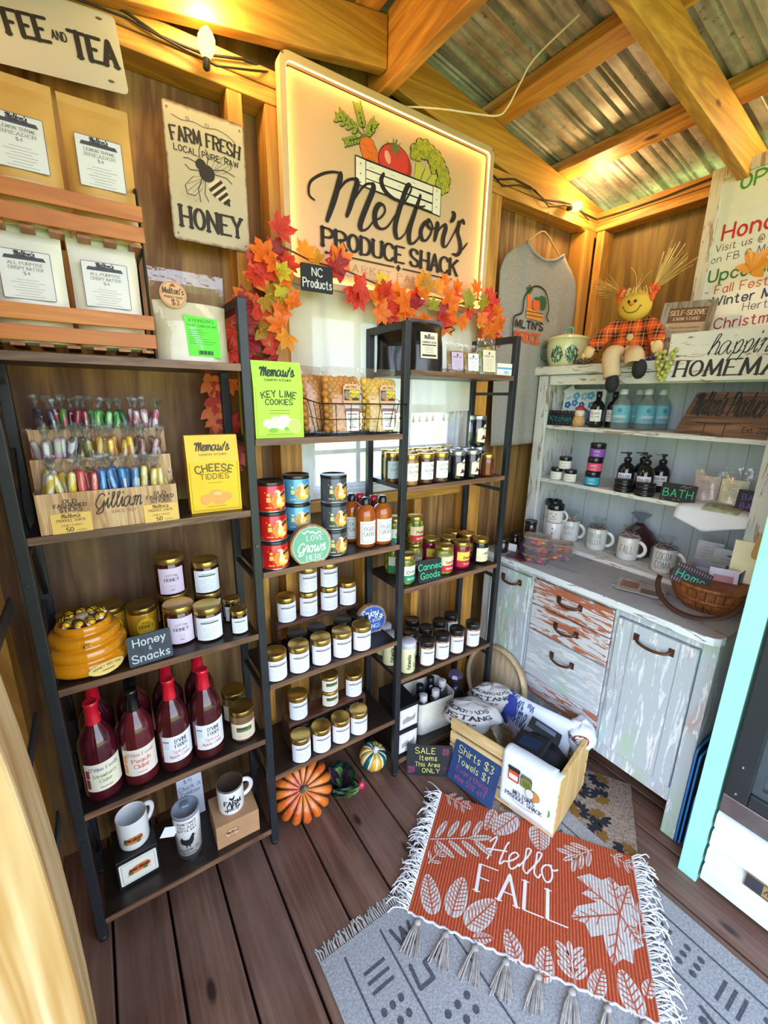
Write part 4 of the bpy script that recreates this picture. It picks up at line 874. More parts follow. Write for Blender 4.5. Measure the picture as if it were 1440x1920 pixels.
# ------------------------------------------------------------------ jam jars on risers
RIS = wood('riser_wood', '#6d4431', '#432619', 'x', 1.2, .4)
def riser(name, label, x0, x1, y0, y1, z, h, t_=.012):
    t = thing(name, label, 'riser', ((x0+x1)/2, (y0+y1)/2, z)); hx, hy = (x1-x0)/2, (y1-y0)/2
    MB().box(-hx, -hy, h - t_, hx, hy, h, RIS).build('top_board', t, bevel=.001)
    MB().box(-hx, -hy, 0, -hx + t_, hy, h - t_ - .0004, RIS).build('leg_panel', t); MB().box(hx - t_, -hy, 0, hx, hy, h - t_ - .0004, RIS).build('leg_panel', t)
riser('jar_riser', 'dark wooden riser on the upper jam shelf', .635, .975, .168, .246, z3m, .105); riser('jar_riser', 'dark wooden riser on the lower jam shelf', .632, .962, .085, .165, z4m, .105)
def jam(col): return jar('jam' + col, .0355, .096, col, BRASS, '#f0eef6', 'white', (.03, .80), 2.7, None, .018, 1.03, .97, .86)
cols = ['#6b1f1a', '#8a3a1c', '#4a1420', '#7d2a14', '#5a2030']
for i, (x, n) in enumerate(((.686, 0), (.774, 1), (.862, 2), (.946, 3))):
    place(jam(cols[i]), 'jam_jar', 'white-labelled jam jar, %s on the upper riser board' % ORD[n], 'jar', (x, .207, z3m + .1055), face(x, .2, .45) + .1, 'jam jars on the upper riser')
for i, (x, n) in enumerate(((.776, 'left'), (.864, 'right'))):
    place(jam(cols[i+2]), 'jam_jar', 'white-labelled jam jar stacked high on the upper riser, %s one, lid hidden' % n, 'jar', (x, .209, z3m + .1055 + .0975), face(x, .2, .45) + .1, 'stacked jam jars on the upper riser')
for i, x in enumerate((.580, .662, .746, .830, .914)):
    place(jam(cols[(i*2) % 5]), 'jam_jar', 'white-labelled jam jar, %s in the front row under the upper riser' % ORD[i], 'jar', (x, .040, z3m), face(x, .03, .45) + .1, 'front row of jam jars on the upper jam shelf')
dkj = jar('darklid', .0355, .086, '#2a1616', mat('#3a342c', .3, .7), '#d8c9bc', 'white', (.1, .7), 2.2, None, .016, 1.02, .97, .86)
for i, x in enumerate((.690, .770, .880, .925)):
    place(dkj, 'jam_jar', 'dark-lidded jar in the shade below the upper riser, %s' % ORD[i], 'jar', (x if i < 3 else .956, .125, z3m), face(x, .1, .4), 'dark-lidded jars below the upper riser')
place(jam(cols[1]), 'jam_jar', 'white-labelled jam jar at the left end of the lower riser', 'jar', (.684, .124, z4m + .1055), face(.684, .1, .45) + .1)
place(jam(cols[3]), 'jam_jar', 'white-labelled jam jar at the right end of the lower riser', 'jar', (.926, .124, z4m + .1055), face(.926, .1, .45) + .1)
pj = jar('picjar', .034, .064, '#5a2412', BRASS, '#efe2d2', 'pic', (.05, .80), 2.6, None, .014, 1.04, .97, .82)
for z, l in ((z4m + .1055, 'small picture-labelled jar, lower one of the pair on the lower riser'), (z4m + .1055 + .0655, 'small picture-labelled jar, stacked on its twin on the lower riser')): place(pj, 'jam_jar', l, 'jar', (.818, .124, z), face(.818, .1, .45) + .1, 'picture-labelled small jars')
for i, x in enumerate((.655, .737, .819, .899)):
    place(jam(cols[(i*3) % 5]), 'jam_jar', 'white-labelled jam jar, %s in the front row under the lower riser' % ORD[i], 'jar', (x, .036, z4m), face(x, .02, .45) + .1, 'front row of jam jars on the lower jam shelf')
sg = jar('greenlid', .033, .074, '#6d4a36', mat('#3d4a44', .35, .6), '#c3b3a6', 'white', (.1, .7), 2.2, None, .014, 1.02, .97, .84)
for i, x in enumerate((.702, .772, .846, .914)): place(sg, 'jam_jar', 'small jar in the shade below the lower riser, %s' % ORD[i], 'jar', (x, .125, z4m), 0, 'small jars below the lower riser')
# ================================================================== right bay
q1, q2, q3, q4, q5 = 1.6735, 1.2725, .8735, .4755, .0765
CF = mat('#141518', .3, 0, .2, .3)
def coffee(key, lab):
    def f():
        b, pr = pouch(.152, .175, .085, lambda v: CF, .98, 14, 5); o = [P('foil_bag', b)]
        o.append(P('folded_top', MB().cb((0, 0, .168), (.15, .012, .02), CF)))
        if lab:
            l = MB(); y = -.0465; T = lambda u, v: (u - .012 + .02*(v - .07)*-1, y - .0003, v); T2 = lambda u, v: (u - .012 - .02*(v - .07), y - .0009, v)
            l.polys([rect(-.036, .042, .036, .128)], ink('#f0dcc8'), T); l.polys(sh(text2d("Melton's", .012, .14, 'c', .2, fit=.044), 0, .106) + sh(text2d('FARMHOUSE BLEND', .006, .16, serif=True, thin=.6, fit=.06), 0, .092), BLK, T2)
            l.polys([rect(-.03, .084, .03, .088), rect(-.03, .048, .03, .055)], ink('#3b3634'), T2); lines(l, -.02, .02, .062, .078, 4, GRY, T2); l.polys([[(-.006, .118), (0, .124), (.006, .118)]], BLK, T2); o.append(P('paper_label', l))
        return o
    return proto(key, f)
place(coffee('coffee1', True), 'coffee_bag', 'black coffee bag with peach label on the top right shelf', 'bag', (1.205, .085, q1), (-.05, 0, -.08))
place(coffee('coffee2', False), 'coffee_bag', 'second black coffee bag half hidden behind the tall front post', 'bag', (1.152, .185, q1), (-.05, 0, -.5))
tw = MB(); tw.tube([(.06, -.03, .15), (.075, -.05, .155), (.085, -.055, .145), (.07, -.05, .135)], .005, CF, 6, flat=.5); solo('bag_tie', tw, 'black twist tie at the top corner of the labelled coffee bag', 'tie', (1.205, .085, q1), -.08)
def herb(key, w, h, paper, fill):
    def f():
        b, pr = pouch(w, h, .03, lambda v: BAG, .85, 12, 2); m, p2 = pouch(w*.92, h*.74, .024, lambda v: mat(fill, .9, 0, .5, 0, 160), 1., 8, 3)
        l = MB(); y = -.0175; l.polys([rect(-w*.34, h*.06, w*.34, h*.66)], ink(paper), FX(y)); l.polys([ell(0, h*.57, .004, .005, 8)] + sh(text2d('HERB TEA', .0055, .15, fit=w*.5), 0, h*.47), ink('#5a4a55'), FX(y - .0005)); lines(l, -w*.25, w*.25, h*.15, h*.4, 6, GRY, FX(y - .0005), .0004)
        return [P('clear_pouch', b), P('dried_herbs', m), P('paper_label', l)]
    return proto(key, f)
for x, y, key, w, h, pa, fi, l in ((1.305, .030, 'h1', .075, .105, '#c9b0d4', '#9a7f52', 'herb pouch with lavender label beside the coffee bag'), (1.385, .030, 'h2', .072, .105, '#e8e6ea', '#b08a4e', 'herb pouch with white label in the middle of the top right shelf'), (1.475, .035, 'h3', .09, .135, '#e2d3b8', '#8f8f5c', 'taller zip pouch of herbs with tan label beside the small white box')):
    place(herb(key, w, h, pa, fi), 'herb_pouch', l, 'pouch', (x, y, q1), (-.12, 0, -.12))
t = thing('soap_box', 'small white soap box with blue stripe at the right of the top shelf', 'box', (1.553, .028, q1), -.05); MB().box(-.04, -.015, 0, .04, .03, .045, mat('#ecebe2', .4)).build('box', t); b = MB(); b.polys([rect(-.04, .024, .04, .030)], ink('#4aa0d8'), FX(-.0156)); b.polys([ell(.01, .012, .014, .006, 10)], ink('#8fc6e4'), FX(-.0156)); b.build('printed_stripe', t)
b = MB(); random.seed(4); b.sheet(lambda u, v: (u*.18, v*.05, .004 + .012*abs(math.sin(9*u + 4*v)) * random.uniform(.4, 1)), 16, 6, BAG, False); solo('clear_bag', b, 'crumpled clear plastic bag lying in front of the herb pouches', 'bag', (1.23, -.0, q1), 0)
# second shelf: preserves
arcl = [('ORCHARD', .78, .006, ink('#7a8a6a'), dict(w=.14, arc=.03)), ('butter', .45, .010, ink('#3f7a4a'), dict(w=.12)), ('pecan', .28, .005, GRY, dict(w=.14)), ('net 9 oz', .08, .004, GRY, dict(w=.14))]
AJ = [jar('arcj' + c, .0305, .112, c, BRASS, p, 'text', (.16, .74), 2.3, arcl, .018, .98) for c, p in (('#5a3a22', '#c9d6dc'), ('#9a6a3a', '#efe6d6'), ('#4a2a26', '#f1efec'), ('#5b4038', '#f1efec'))]
bbl = [('berry', .62, .008, BLK, dict(w=.13, font='c')), ('jam', .42, .006, ink('#5a4a7a'), dict(w=.14))]
def blackj(key, s, col):
    def f():
        r, h = .031*s, .112*s; o = [P('glass_jar', jar_body(r, h, glassy('#17131a'), .92, .82)), P('lid', lid(r*.97, h - .017, .018, SILV))]
        l = MB(); f_ = CY(r + .0004); l.polys([[(-.022*s, .02*s), (.012*s, .015*s), (.02*s, .028*s), (.022*s, .055*s), (.02*s, .078*s), (.010*s, .084*s), (-.004*s, .070*s), (-.022*s, .066*s)]], ink('#efe8cc'), f_)
        l.polys(sh(text2d('farm', .008*s, .16, 'c'), .008*s, .066*s), BLK, CY(r + .0009)); l.polys([ell(.004*s, .036*s, .007*s, .008*s, 10), ell(.014*s, .032*s, .005*s, .005*s, 8)], ink(col), CY(r + .0009)); l.polys([ell(-.004*s, .03*s, .004*s, .004*s, 8)], ink('#c2562c'), CY(r + .0012)); o.append(P('paper_label', l)); return o
    return proto(key, f)
BJ = blackj('bj1', 1., '#3b2a55'); BJ2 = blackj('bj2', 1., '#5b3a2a'); BJ3 = blackj('bj3', 1.15, '#4a2a24')
SQ = jar('mason', .028, .090, '#6b2a1c', BRASS, None, lh=.016, lr=.98)
for i, (pr, x, y, l) in enumerate(((AJ[0], 1.088, .110, 'brown spread jar with pale blue label, set back behind the tall post'), (AJ[1], 1.115, .034, 'tan spread jar with cream label, first in front row by the tall post'), (AJ[2], 1.187, .034, 'dark spread jar with white label, second in the front row'), (AJ[3], 1.260, .034, 'brown spread jar with white label, third in the front row'),
        (BJ, 1.348, .036, 'black berry jar with cream label, left one of the front pair'), (BJ2, 1.428, .036, 'black berry jar with cream label, right one of the front pair'), (SQ, 1.520, .036, 'small red-brown mason jar at the right end of the preserves'))):
    place(pr, 'preserve_jar', l, 'jar', (x, y, q2), face(x, y, .1) + .05)
for i, x in enumerate((1.166, 1.242, 1.318, 1.392, 1.466)): place(AJ[i % 4] if i < 3 else BJ, 'preserve_jar', 'preserve jar in the second row, %s, only its lid showing' % ORD[i], 'jar', (x, .118, q2), -.1, 'second row of preserve jars')
for i, x in enumerate((1.13, 1.206, 1.282, 1.358, 1.43)): place(AJ[i % 4], 'preserve_jar', 'preserve jar in the back row by the window, %s' % ORD[i], 'jar', (x, .196, q2), -.1, 'back row of preserve jars')
place(BJ, 'preserve_jar', 'black berry jar at the back holding the stacked jar', 'jar', (1.545, .115, q2), -.05)
place(BJ3, 'preserve_jar', 'large black berry jar with cream label stacked above the others', 'jar', (1.53, .115, q2 + .1135), -.05)
# third shelf: pickles
def veg(h1, h2, sc):
    key = 'veg' + h1 + h2
    if key in _M: return _M[key]
    k = N(key); v = k.n('TexVoronoi'); k.l(k.coord((1, 1, .45), True), v.inputs['Vector']); v.inputs['Scale'].default_value = sc
    k.set(color=k.ramp(v.outputs['Distance'], [(.15, h1), (.6, h2)]), rough=.12, coat=.6); _M[key] = k.m; return k.m
PKG = veg('#a5a03a', '#4d5a1c', 70); PKY = veg('#b8b04e', '#6a6a28', 60)
def band(r, z0, z1, h1, zc, h2, s, tc, ang=2.4):
    b = MB(); w = r*ang/2; strip(b, -w, w, zc, z1, ink(h1), CY(r + .0004), 12); strip(b, -w, w, z0, zc, ink(h2), CY(r + .0004), 12)
    b.polys(sh(text2d(s[0], .011, .2, fit=r*1.1), .004, zc + .008), ink(tc), CY(r + .0009)); b.polys(sh(text2d(s[1], .008, .14, fit=r*1.0), .004, (z0 + zc)/2 - .004), ink('#f2efe4'), CY(r + .0009)); return b
def pick(key, r, h, cont, h1, h2, s, tc, lm=BRASS):
    return proto(key, lambda: [P('glass_jar', jar_body(r, h, cont, .92, .82)), P('lid', lid(r*.96, h - .018, .019, lm)), P('paper_label', band(r, .012, h*.66, h1, h*.34, h2, s, tc))])
G1 = pick('dill', .040, .118, PKG, '#ece7d4', '#1f8a63', ('Dilly', 'Dilly Beans'), '#2a2a26'); R1 = pick('hotp', .036, .118, PKG, '#d9c49a', '#c4202c', ('Pickles', 'Hot Pickles'), '#8a3a1c'); R2 = pick('hotm', .040, .118, PKY, '#ead9b0', '#d32638', ('Squash', 'Mild Relish'), '#a04a20')
BT = pick('beet', .037, .118, glassy('#7d0f33'), '#efd24a', '#c41f3c', ('Beets', 'Sweet'), '#8a1230'); BK = pick('blkp', .036, .112, glassy('#16121a'), '#efe8c0', '#e8dfae', ('Jelly', 'figs'), '#2c4a6a'); LWD = pick('olive', .036, .112, PKY, '#8c7a66', '#6d5a4c', ('Chow', 'Chow'), '#efe6d4')
for pr, x, y, z, l in ((G1, 1.128, .062, q3, 'green bean jar with green and cream label in front by the post'), (G1, 1.150, .170, q3, 'green bean jar at the back below a stacked twin'), (G1, 1.150, .170, q3 + .1195, 'green bean jar with green and cream label, stacked at the back'), (LWD, 1.252, .165, q3, 'olive relish jar with brown label under a red-labelled jar'), (R1, 1.252, .165, q3 + .1135, 'pickle jar with red label stacked at the back'),
        (R2, 1.330, .062, q3, 'pale pickle jar with red label beside the Canned Goods sign'), (BT, 1.430, .062, q3, 'magenta beet jar with yellow and red label'), (BK, 1.546, .062, q3, 'black jelly jar with pale yellow label at the right end'),
        (BT, 1.345, .165, q3, 'beet jar at the back, left one, only its lid clear'), (BK, 1.432, .150, q3, 'dark jar in the back row behind the beets'), (BK, 1.515, .205, q3, 'dark jar at the back by the rear post'), (BT, 1.535, .138 - .002, q3, 'beet jar in the back row behind the black jelly')):
    place(pr, 'pickle_jar', l, 'jar', (x, y, z), face(x, y, .1) + .05)
slate_sign('chalk_sign', 'black chalk sign reading Canned Goods in green', 'sign', .108, .092, .005, (1.215, .006, q3), (-.1, 0, -.1), [('Canned', 0, .052, .024, '#3fbf86', dict(w=.15)), ('Goods', 0, .016, .024, '#3fbf86', dict(w=.15))])
# fourth shelf: shampoo-style jars and spices
def fatj():
    a = MB().lathe([(0, 0), (.031, 0), (.034, .004), (.034, .112), (.030, .118)], mat('#e8e2b0', .25, 0, .04, .4), 24); c = MB().lathe([(.034, .114), (.035, .117), (.034, .136), (.031, .139), (0, .139)], mat('#c9c6d0', .3, 0, .05), 24)
    l = MB(); T = lambda u, v: CY(.0345)(-v, u + .055); l.polys(text2d('fatworks', .014, .22, fit=.066), BLK, T); l.polys([rect(.018, .058, .026, .088)], ink('#6fc07a'), CY(.0345)); l.polys([rect(.014, .028, .018, .05)], ink('#5a5a56'), CY(.0345)); return [P('jar_body', a), P('lid', c), P('printed_label', l)]
for x, y, l in ((1.141, .045, 'cream tallow jar with grey lid and sideways lettering, front one'), (1.112, .126, 'cream tallow jar half hidden behind the post'), (1.128, .205, 'cream tallow jar at the back behind the others')): place(proto('fatj', fatj), 'tallow_jar', l, 'jar', (x, y, q4), face(x, y, .3), 'tallow jars')
sp = proto('spice', lambda: [P('jar_body', MB().lathe([(0, 0), (.031, 0), (.033, .004), (.033, .088), (.029, .094)], glassy('#8a5a3a'), 24)), P('lid', lid(.0335, .092, .025, BLID)), P('paper_label', wlabel(.033, .008, .084, 2.3, ink('#f1eff0'), 'white'))])
for i, x in enumerate((1.240, 1.325, 1.412, 1.512)): place(sp, 'spice_jar', 'black-lidded spice jar with white label, %s in the front row' % ORD[i], 'jar', (x, .038, q4), face(x, .03, .5), 'front row of spice jars')
for i, (x, y) in enumerate(((1.215, .125), (1.300, .120), (1.290, .205), (1.390, .130), (1.480, .150))): place(sp, 'spice_jar', 'black-lidded spice jar behind the front row, %s' % ORD[i], 'jar', (x, y, q4), 0, 'back row of spice jars')
# bottom shelf and below: framed boxes, bin of bottles
for z, nm in ((q5, 'lower'), (q5 + .122, 'upper')):
    t = thing('black_gift_box', 'black box with framed white picture front, %s of two under the spices' % nm, 'box', (1.140, .10, z), -.03); MB().box(-.052, -.085, 0, .052, .08, .12, BBX).build('box', t, bevel=.002)
    b = MB(); b.polys([rect(-.046, .012, .046, .108)], ink('#e6e2e0'), FX(-.0855)); b.polys(ring(rect(-.042, .016, .042, .104), rect(-.041, .017, .041, .103)), GRY, FX(-.086)); b.polys([[(-.032, .035), (.03, .04), (.034, .058), (.01, .055), (-.005, .068), (-.032, .056)]], ink('#a89c94'), FX(-.086)); b.polys([[(-.02, .05), (.032, .055), (.034, .075), (.026, .06)]], ink('#7a7684'), FX(-.0865)); b.build('picture_panel', t)
t = thing('storage_bin', 'cream plastic bin of bottles behind the sale sign', 'bin', (1.335, .125, q5), -.1); b = MB(); PB = mat('#e6dfcd', .35)
o_ = rrect(-.105, -.085, .105, .085, .03); i_ = rrect(-.102, -.082, .102, .082, .028); k = len(o_)
v = [(u*.9, w*.9, 0) for u, w in o_] + [(u, w, .17) for u, w in o_] + [(u, w, .17) for u, w in i_] + [(u*.9, w*.9, .004) for u, w in i_]
f = [(j, (j+1) % k, k + (j+1) % k, k + j) for j in range(k)] + [(k + j, k + (j+1) % k, 2*k + (j+1) % k, 2*k + j) for j in range(k)] + [(2*k + j, 2*k + (j+1) % k, 3*k + (j+1) % k, 3*k + j) for j in range(k)] + [tuple(range(k))[::-1], tuple(3*k + j for j in range(k))]
b.add(v, f, PB); b.build('bin', t)
btl = lambda cap, body: [P('bottle_body', MB().lathe([(0, 0), (.028, 0), (.030, .004), (.030, .13), (.022, .15), (.012, .16)], body, 18)), P('cap', MB().lathe([(.018, .154), (.0185, .157), (.018, .185), (.015, .187), (0, .187)], mat(cap, .35), 16))]
b1 = proto('btl1', lambda: btl('#c9c4c0', glassy('#3d3430'))); b2 = proto('btl2', lambda: btl('#17181b', glassy('#15131c')))
for pr, x, y, h, l in ((b1, 1.275, .085, .006, 'dark bottle with pale cap at the left of the bin'), (b1, 1.345, .082, .006, 'dark bottle with pale cap in the middle of the bin'), (b1, 1.405, .105, .02, 'dark bottle with pale cap at the right of the bin'), (b2, 1.305, .150, .006, 'black bottle at the back of the bin, left one'), (b2, 1.385, .168, .006, 'black bottle at the back of the bin, right one')): place(pr, 'bottle', l, 'bottle', (x, y, q5 + h), 0)
# ================================================================== top of the left bay: slatted rack and mix pouches
SLT = wood('cedar_slat', '#d98a3e', '#bb6a2c', 'x', 1., .5, .0, None, .7); SLTY = wood('cedar_slat_short', '#c98246', '#8f5228', 'y', 1., .5, .0, None, .7)
t = thing('spice_rack', 'two tier cedar slat rack with black wire sides on the top left shelf', 'rack', (0, 0, z1))
XR0, XR1 = -.105, .322
for z in (.022, .063, .245, .286): MB().box(XR0, 0, z, XR1, .008, z + .031, SLT).build('slat', t, bevel=.001)
for z in (.012, .236):
    for i in range(9): MB().box(XR0 + .012 + i*.048, .009, z, XR0 + .036 + i*.048, .135, z + .006, SLTY).build('floor_slat', t)
for x in (XR0 + .002, XR1 - .006):
    b = MB(); b.tube([(x, .012, 0), (x, .012, .352), (x, .03, .358), (x, .142, .358), (x, .142, 0)], .003, WIRE, 6); b.tube([(x, .012, .009), (x, .142, .009)], .003, WIRE, 6); b.tube([(x, .012, .232), (x, .142, .232)], .003, WIRE, 6); b.build('wire_frame', t)
KRP = mat('#d8a95e', .45, 0, .06); WHP = mat('#f1ece2', .4, 0, .03); MIXP = mat('#e9dcc0', .5, 0, .08)
def mixpouch(key, w, h, m, win, rows, lz):
    def f():
        b, pr = pouch(w, h, .05, lambda v: win if v < .32 else m, .93, 16, 7); o = [P('pouch', b)]; l = MB(); y = -.0275; f1, f2 = FX(y), FX(y - .0006); W = w*.33; z0, z1_ = lz
        l.polys([rrect(-W, z0, W, z1_, .003)], ink('#e9e6ea'), f1); l.polys(ring(rrect(-W, z0, W, z1_, .003), rrect(-W+.001, z0+.001, W-.001, z1_-.001, .002)), ink('#5c5a66'), f2)
        l.polys([[(-W*.8, z1_ - .018), (W*.8, z1_ - .018), (W*.72, z1_ - .011), (-W*.72, z1_ - .011)]], ink('#4a4754'), f2); l.polys(sh(text2d("Melton's", .010, .16, 'c', .2, fit=W*.8), 0, z1_ - .012), ink('#35323e'), lambda u, v: (u, y - .001, v))
        for i, s in enumerate(rows): l.polys(sh(text2d(s, .0055, .15, serif=True, thin=.6, fit=W*(1.3 if len(s) > 3 else .25)), 0, z1_ - .028 - i*.009), ink('#5f5c68'), f2)
        lines(l, -W*.8, W*.8, z0 + .006, z1_ - .056, 7, ink('#a3a0a8'), f2, .0004); o.append(P('paper_label', l)); return o
    return proto(key, f)
ku = mixpouch('kraft', .128, .272, KRP, mat('#dcc79a', .4, 0, .08), ('LEMON THYME', 'BREADER', '$4'), (.10, .195)); wu = mixpouch('white', .132, .232, WHP, MIXP, ('ALL PURPOSE', 'CRISPY BATTER', '$4'), (.085, .178))
for x, y, z, pr, l in ((.258, .055, .243, ku, 'kraft pouch of breader mix at the right of the upper rack tier'), (.123, .050, .243, ku, 'kraft pouch of breader mix second from the right in the upper rack tier'), (-.02, .06, .243, ku, 'kraft pouch of breader mix at the left end of the upper rack tier'),
                       (.238, .048, .019, wu, 'white pouch of batter mix at the right of the lower rack tier'), (.098, .048, .019, wu, 'white pouch of batter mix second from the right in the lower rack tier'), (-.04, .05, .019, wu, 'white pouch of batter mix at the left end of the lower rack tier'), (.246, .105, .019, wu, 'white pouch of batter mix behind the right front white pouch')):
    place(pr, 'mix_pouch', l, 'pouch', (x, y, z1 + z), (-.03, 0, random.uniform(-.03, .03)))
def cobb():
    m, p2 = pouch(.174, .140, .066, lambda v: mat('#e6d9c2', .8, 0, .06), 1.2, 14, 4); b, pr = pouch(.178, .215, .068, lambda v: BAG, .8, 14, 4)
    l = MB(); y = -.0355; f1, f2 = FX(y), FX(y - .0006); GR = ink('#63e23c'); l.polys([[(-.020, .012), (.058, .010), (.055, .104), (-.026, .108)]], GR, f1); l.polys(sh(text2d("ATKINSON'S", .007, .14, fit=.06), .015, .093) + sh(text2d('FRUIT COBBLER MIX', .005, .15, fit=.07), .016, .082), ink('#2c7a24'), f2); lines(l, -.018, .05, .042, .074, 7, ink('#2f8a28'), f2, .0005, False)
    l.polys([rect(.002 + i*.003, .016, .0035 + i*.003 + (i % 3)*.0006, .026) for i in range(12)], BLK, f2)
    s = MB(); f1, f2 = FX(-.0365), FX(-.0371); c = (-.044, .150); s.polys([ell(c[0], c[1], .030, .030, 28)], ink('#e2ad80'), f1); s.polys(ring(ell(c[0], c[1], .0275, .0275, 28), ell(c[0], c[1], .0265, .0265, 28)), ink('#a0603c'), f2)
    s.polys(sh(text2d("Melton's", .013, .17, serif=True, thin=.6, fit=.046), c[0], c[1] + .001) + sh(text2d('PRODUCE SHACK', .005, .15, fit=.042), c[0], c[1] - .009) + sh(text2d('$3', .011, .18, serif=True, thin=.7), c[0] + .003, c[1] - .023), ink('#4a2c1c'), f2); s.polys([[(c[0] - .008, c[1] + .017), (c[0] + .008, c[1] + .017), (c[0], c[1] + .025)]], ink('#8a4a2a'), f2)
    return [P('clear_bag', b), P('flour_mix', m), P('green_label', l), P('round_sticker', s)]
place(proto('cobbler', cobb), 'flour_bag', 'clear bag of cobbler mix with bright green label beside the cedar rack', 'bag', (.415, .055, z1), (-.04, 0, .05))
# ================================================================== wall signs
def tin_sign(name, label, w, h, loc, rot, col, rust=None, hole=True):
    t = thing(name, label, 'sign', loc, rot); k = N('enamel_' + name)
    c = k.mix(k.ramp(k.noise(k.coord((1, 1, 1)), 6, 4), [(.35, 0.), (.75, .35)]), col, '#bfb49a')
    if rust:
        tcx = k.n('TexCoord'); s = k.n('SeparateXYZ'); k.l(tcx.outputs['Generated'], s.inputs[0]); e = None
        for ax in (0, 2):
            a = k.n('Math', _operation='SUBTRACT'); k.l(s.outputs[ax], a.inputs[0]); a.inputs[1].default_value = .5; q = k.n('Math', _operation='ABSOLUTE'); k.l(a.outputs[0], q.inputs[0])
            if e is None: e = q.outputs[0]
            else: mx = k.n('Math', _operation='MAXIMUM'); k.l(e, mx.inputs[0]); k.l(q.outputs[0], mx.inputs[1]); e = mx.outputs[0]
        ad = k.n('Math', _operation='MULTIPLY_ADD'); k.l(k.noise(k.coord((1, 1, 1)), 30, 5, .7), ad.inputs[0]); ad.inputs[1].default_value = .06; k.l(e, ad.inputs[2])
        c = k.mix(k.ramp(ad.outputs[0], [(.505, 0.), (.53, 1.)]), c, rust)
    k.set(color=c, rough=.42); MB().prism(rrect(-w/2, 0, w/2, h, .012), 0, .0015, k.m, lambda u, v, q: (u, q, v)).build('metal_plate', t); return t
t = tin_sign('coffee_sign', 'cream metal sign reading Coffee and Tea above the kraft pouches', .47, .155, (.122, .262, 2.290), (0, -.09, 0), '#b4b5b0'); b = MB(); f1 = FX(-.0006); IN = ink('#15110f')
b.polys(sh(text2d('COFFEE', .042, .26, serif=True, thin=.6, fit=.160), .005, .060, .06) + sh(text2d('TEA', .046, .26, serif=True, thin=.6, fit=.088), .176, .052) + sh(text2d('AND', .016, .17, fit=.028), .108, .074), IN, f1); b.build('lettering', t)
for q in ((-.2, .02), (.2, .02), (.2, .14)): b = MB(); b.polys([ell(q[0], q[1], .007, .003, 8)], ink('#5a4630'), f1); b.build('mounting_slot', t)
t = tin_sign('honey_sign', 'weathered cream tin sign with a bee reading Farm Fresh Honey', .215, .328, (.537, .263, 2.005), (0, 0, 0), '#bfb59c', '#6b4a33'); b = MB(); IN = ink('#241a14')
def hs(rows):
    for s, x, z, h, kw in rows: b.polys(sh(text2d(s, h, **kw), x, z), IN, f1)
hs([('FARM FRESH', 0, .247, .031, dict(w=.20, serif=True, thin=.6, fit=.178, arc=.6)), ('LOCAL, PURE, RAW', 0, .218, .014, dict(w=.17, fit=.172)), ('HONEY', 0, .036, .050, dict(w=.20, serif=True, thin=.6, fit=.168))])
b.polys(stroke(catmull([(-.085, .298), (-.06, .292), (-.03, .296), (0, .291), (.03, .296), (.06, .290), (.08, .278)]), .0014) + ring(ell(-.045, .300, .005, .004, 10), ell(-.045, .300, .004, .003, 10)) + ring(ell(.005, .298, .006, .004, 10), ell(.005, .298, .005, .003, 10)), IN, f1)
b.build('lettering', t); b = MB(); b.polys(sh(text2d('Fienge', .017, .06, 'c', .2, fit=.052), -.052, .108), ink('#b7a184'), f1); b.build('faint_signature', t)
b = MB(); A = -.86
R2 = lambda ps: sh(ps, .010, .165, A)
b.polys(R2([ell(-.045, 0, .014, .015, 14), ell(-.022, 0, .021, .022, 18)]), IN, f1)
ab = [(0, .018), (.02, .024), (.04, .020), (.06, .008), (.068, 0), (.06, -.008), (.04, -.020), (.02, -.024), (0, -.018)]
b.polys(R2([ab]), ink('#d8cba8'), f1)
for i in range(4): x = .008 + i*.0145; hh = .0235 - max(0, i - 1)*.006; b.polys(R2([rect(x, -hh, x + .008, hh)]), IN, FX(-.001))
b.polys(R2([[(.052, -.012), (.052, .012), (.07, 0)]]), IN, FX(-.001))
for sgn in (1, -1):
    w = [(-.02, sgn*.012), (-.035, sgn*.04), (-.03, sgn*.075), (-.012, sgn*.085), (.002, sgn*.07), (.0, sgn*.04)]; b.polys(R2(ring(w, [(-.016 + (u + .016)*.93, v*.96 + sgn*.001) for u, v in w])), IN, f1); b.polys(R2(stroke([(-.018, sgn*.014), (-.016, sgn*.078)], .001) + stroke([(-.018, sgn*.014), (-.028, sgn*.065)], .0008) + stroke([(-.014, sgn*.014), (-.006, sgn*.068)], .0008)), IN, f1)
    for a0, a1, a2 in (((-.035, .012), (-.05, .035), (-.065, .038)), ((-.01, .018), (.012, .042), (.03, .046)), ((-.02, .02), (-.005, .05), (.02, .066)), ((-.055, .008), (-.072, .02), (-.078, .03))): b.polys(R2(stroke([(a0[0], a0[1]*sgn), (a1[0], a1[1]*sgn), (a2[0], a2[1]*sgn)], .0022)), IN, f1)
b.build('printed_bee', t)
for u, v in ((-.095, .312), (.095, .312), (-.095, .016), (.095, .016)): b = MB(); b.polys([ell(u, v, .003, .003, 8)], ink('#7a6a50'), FX(-.0008)); b.build('nail_head', t)
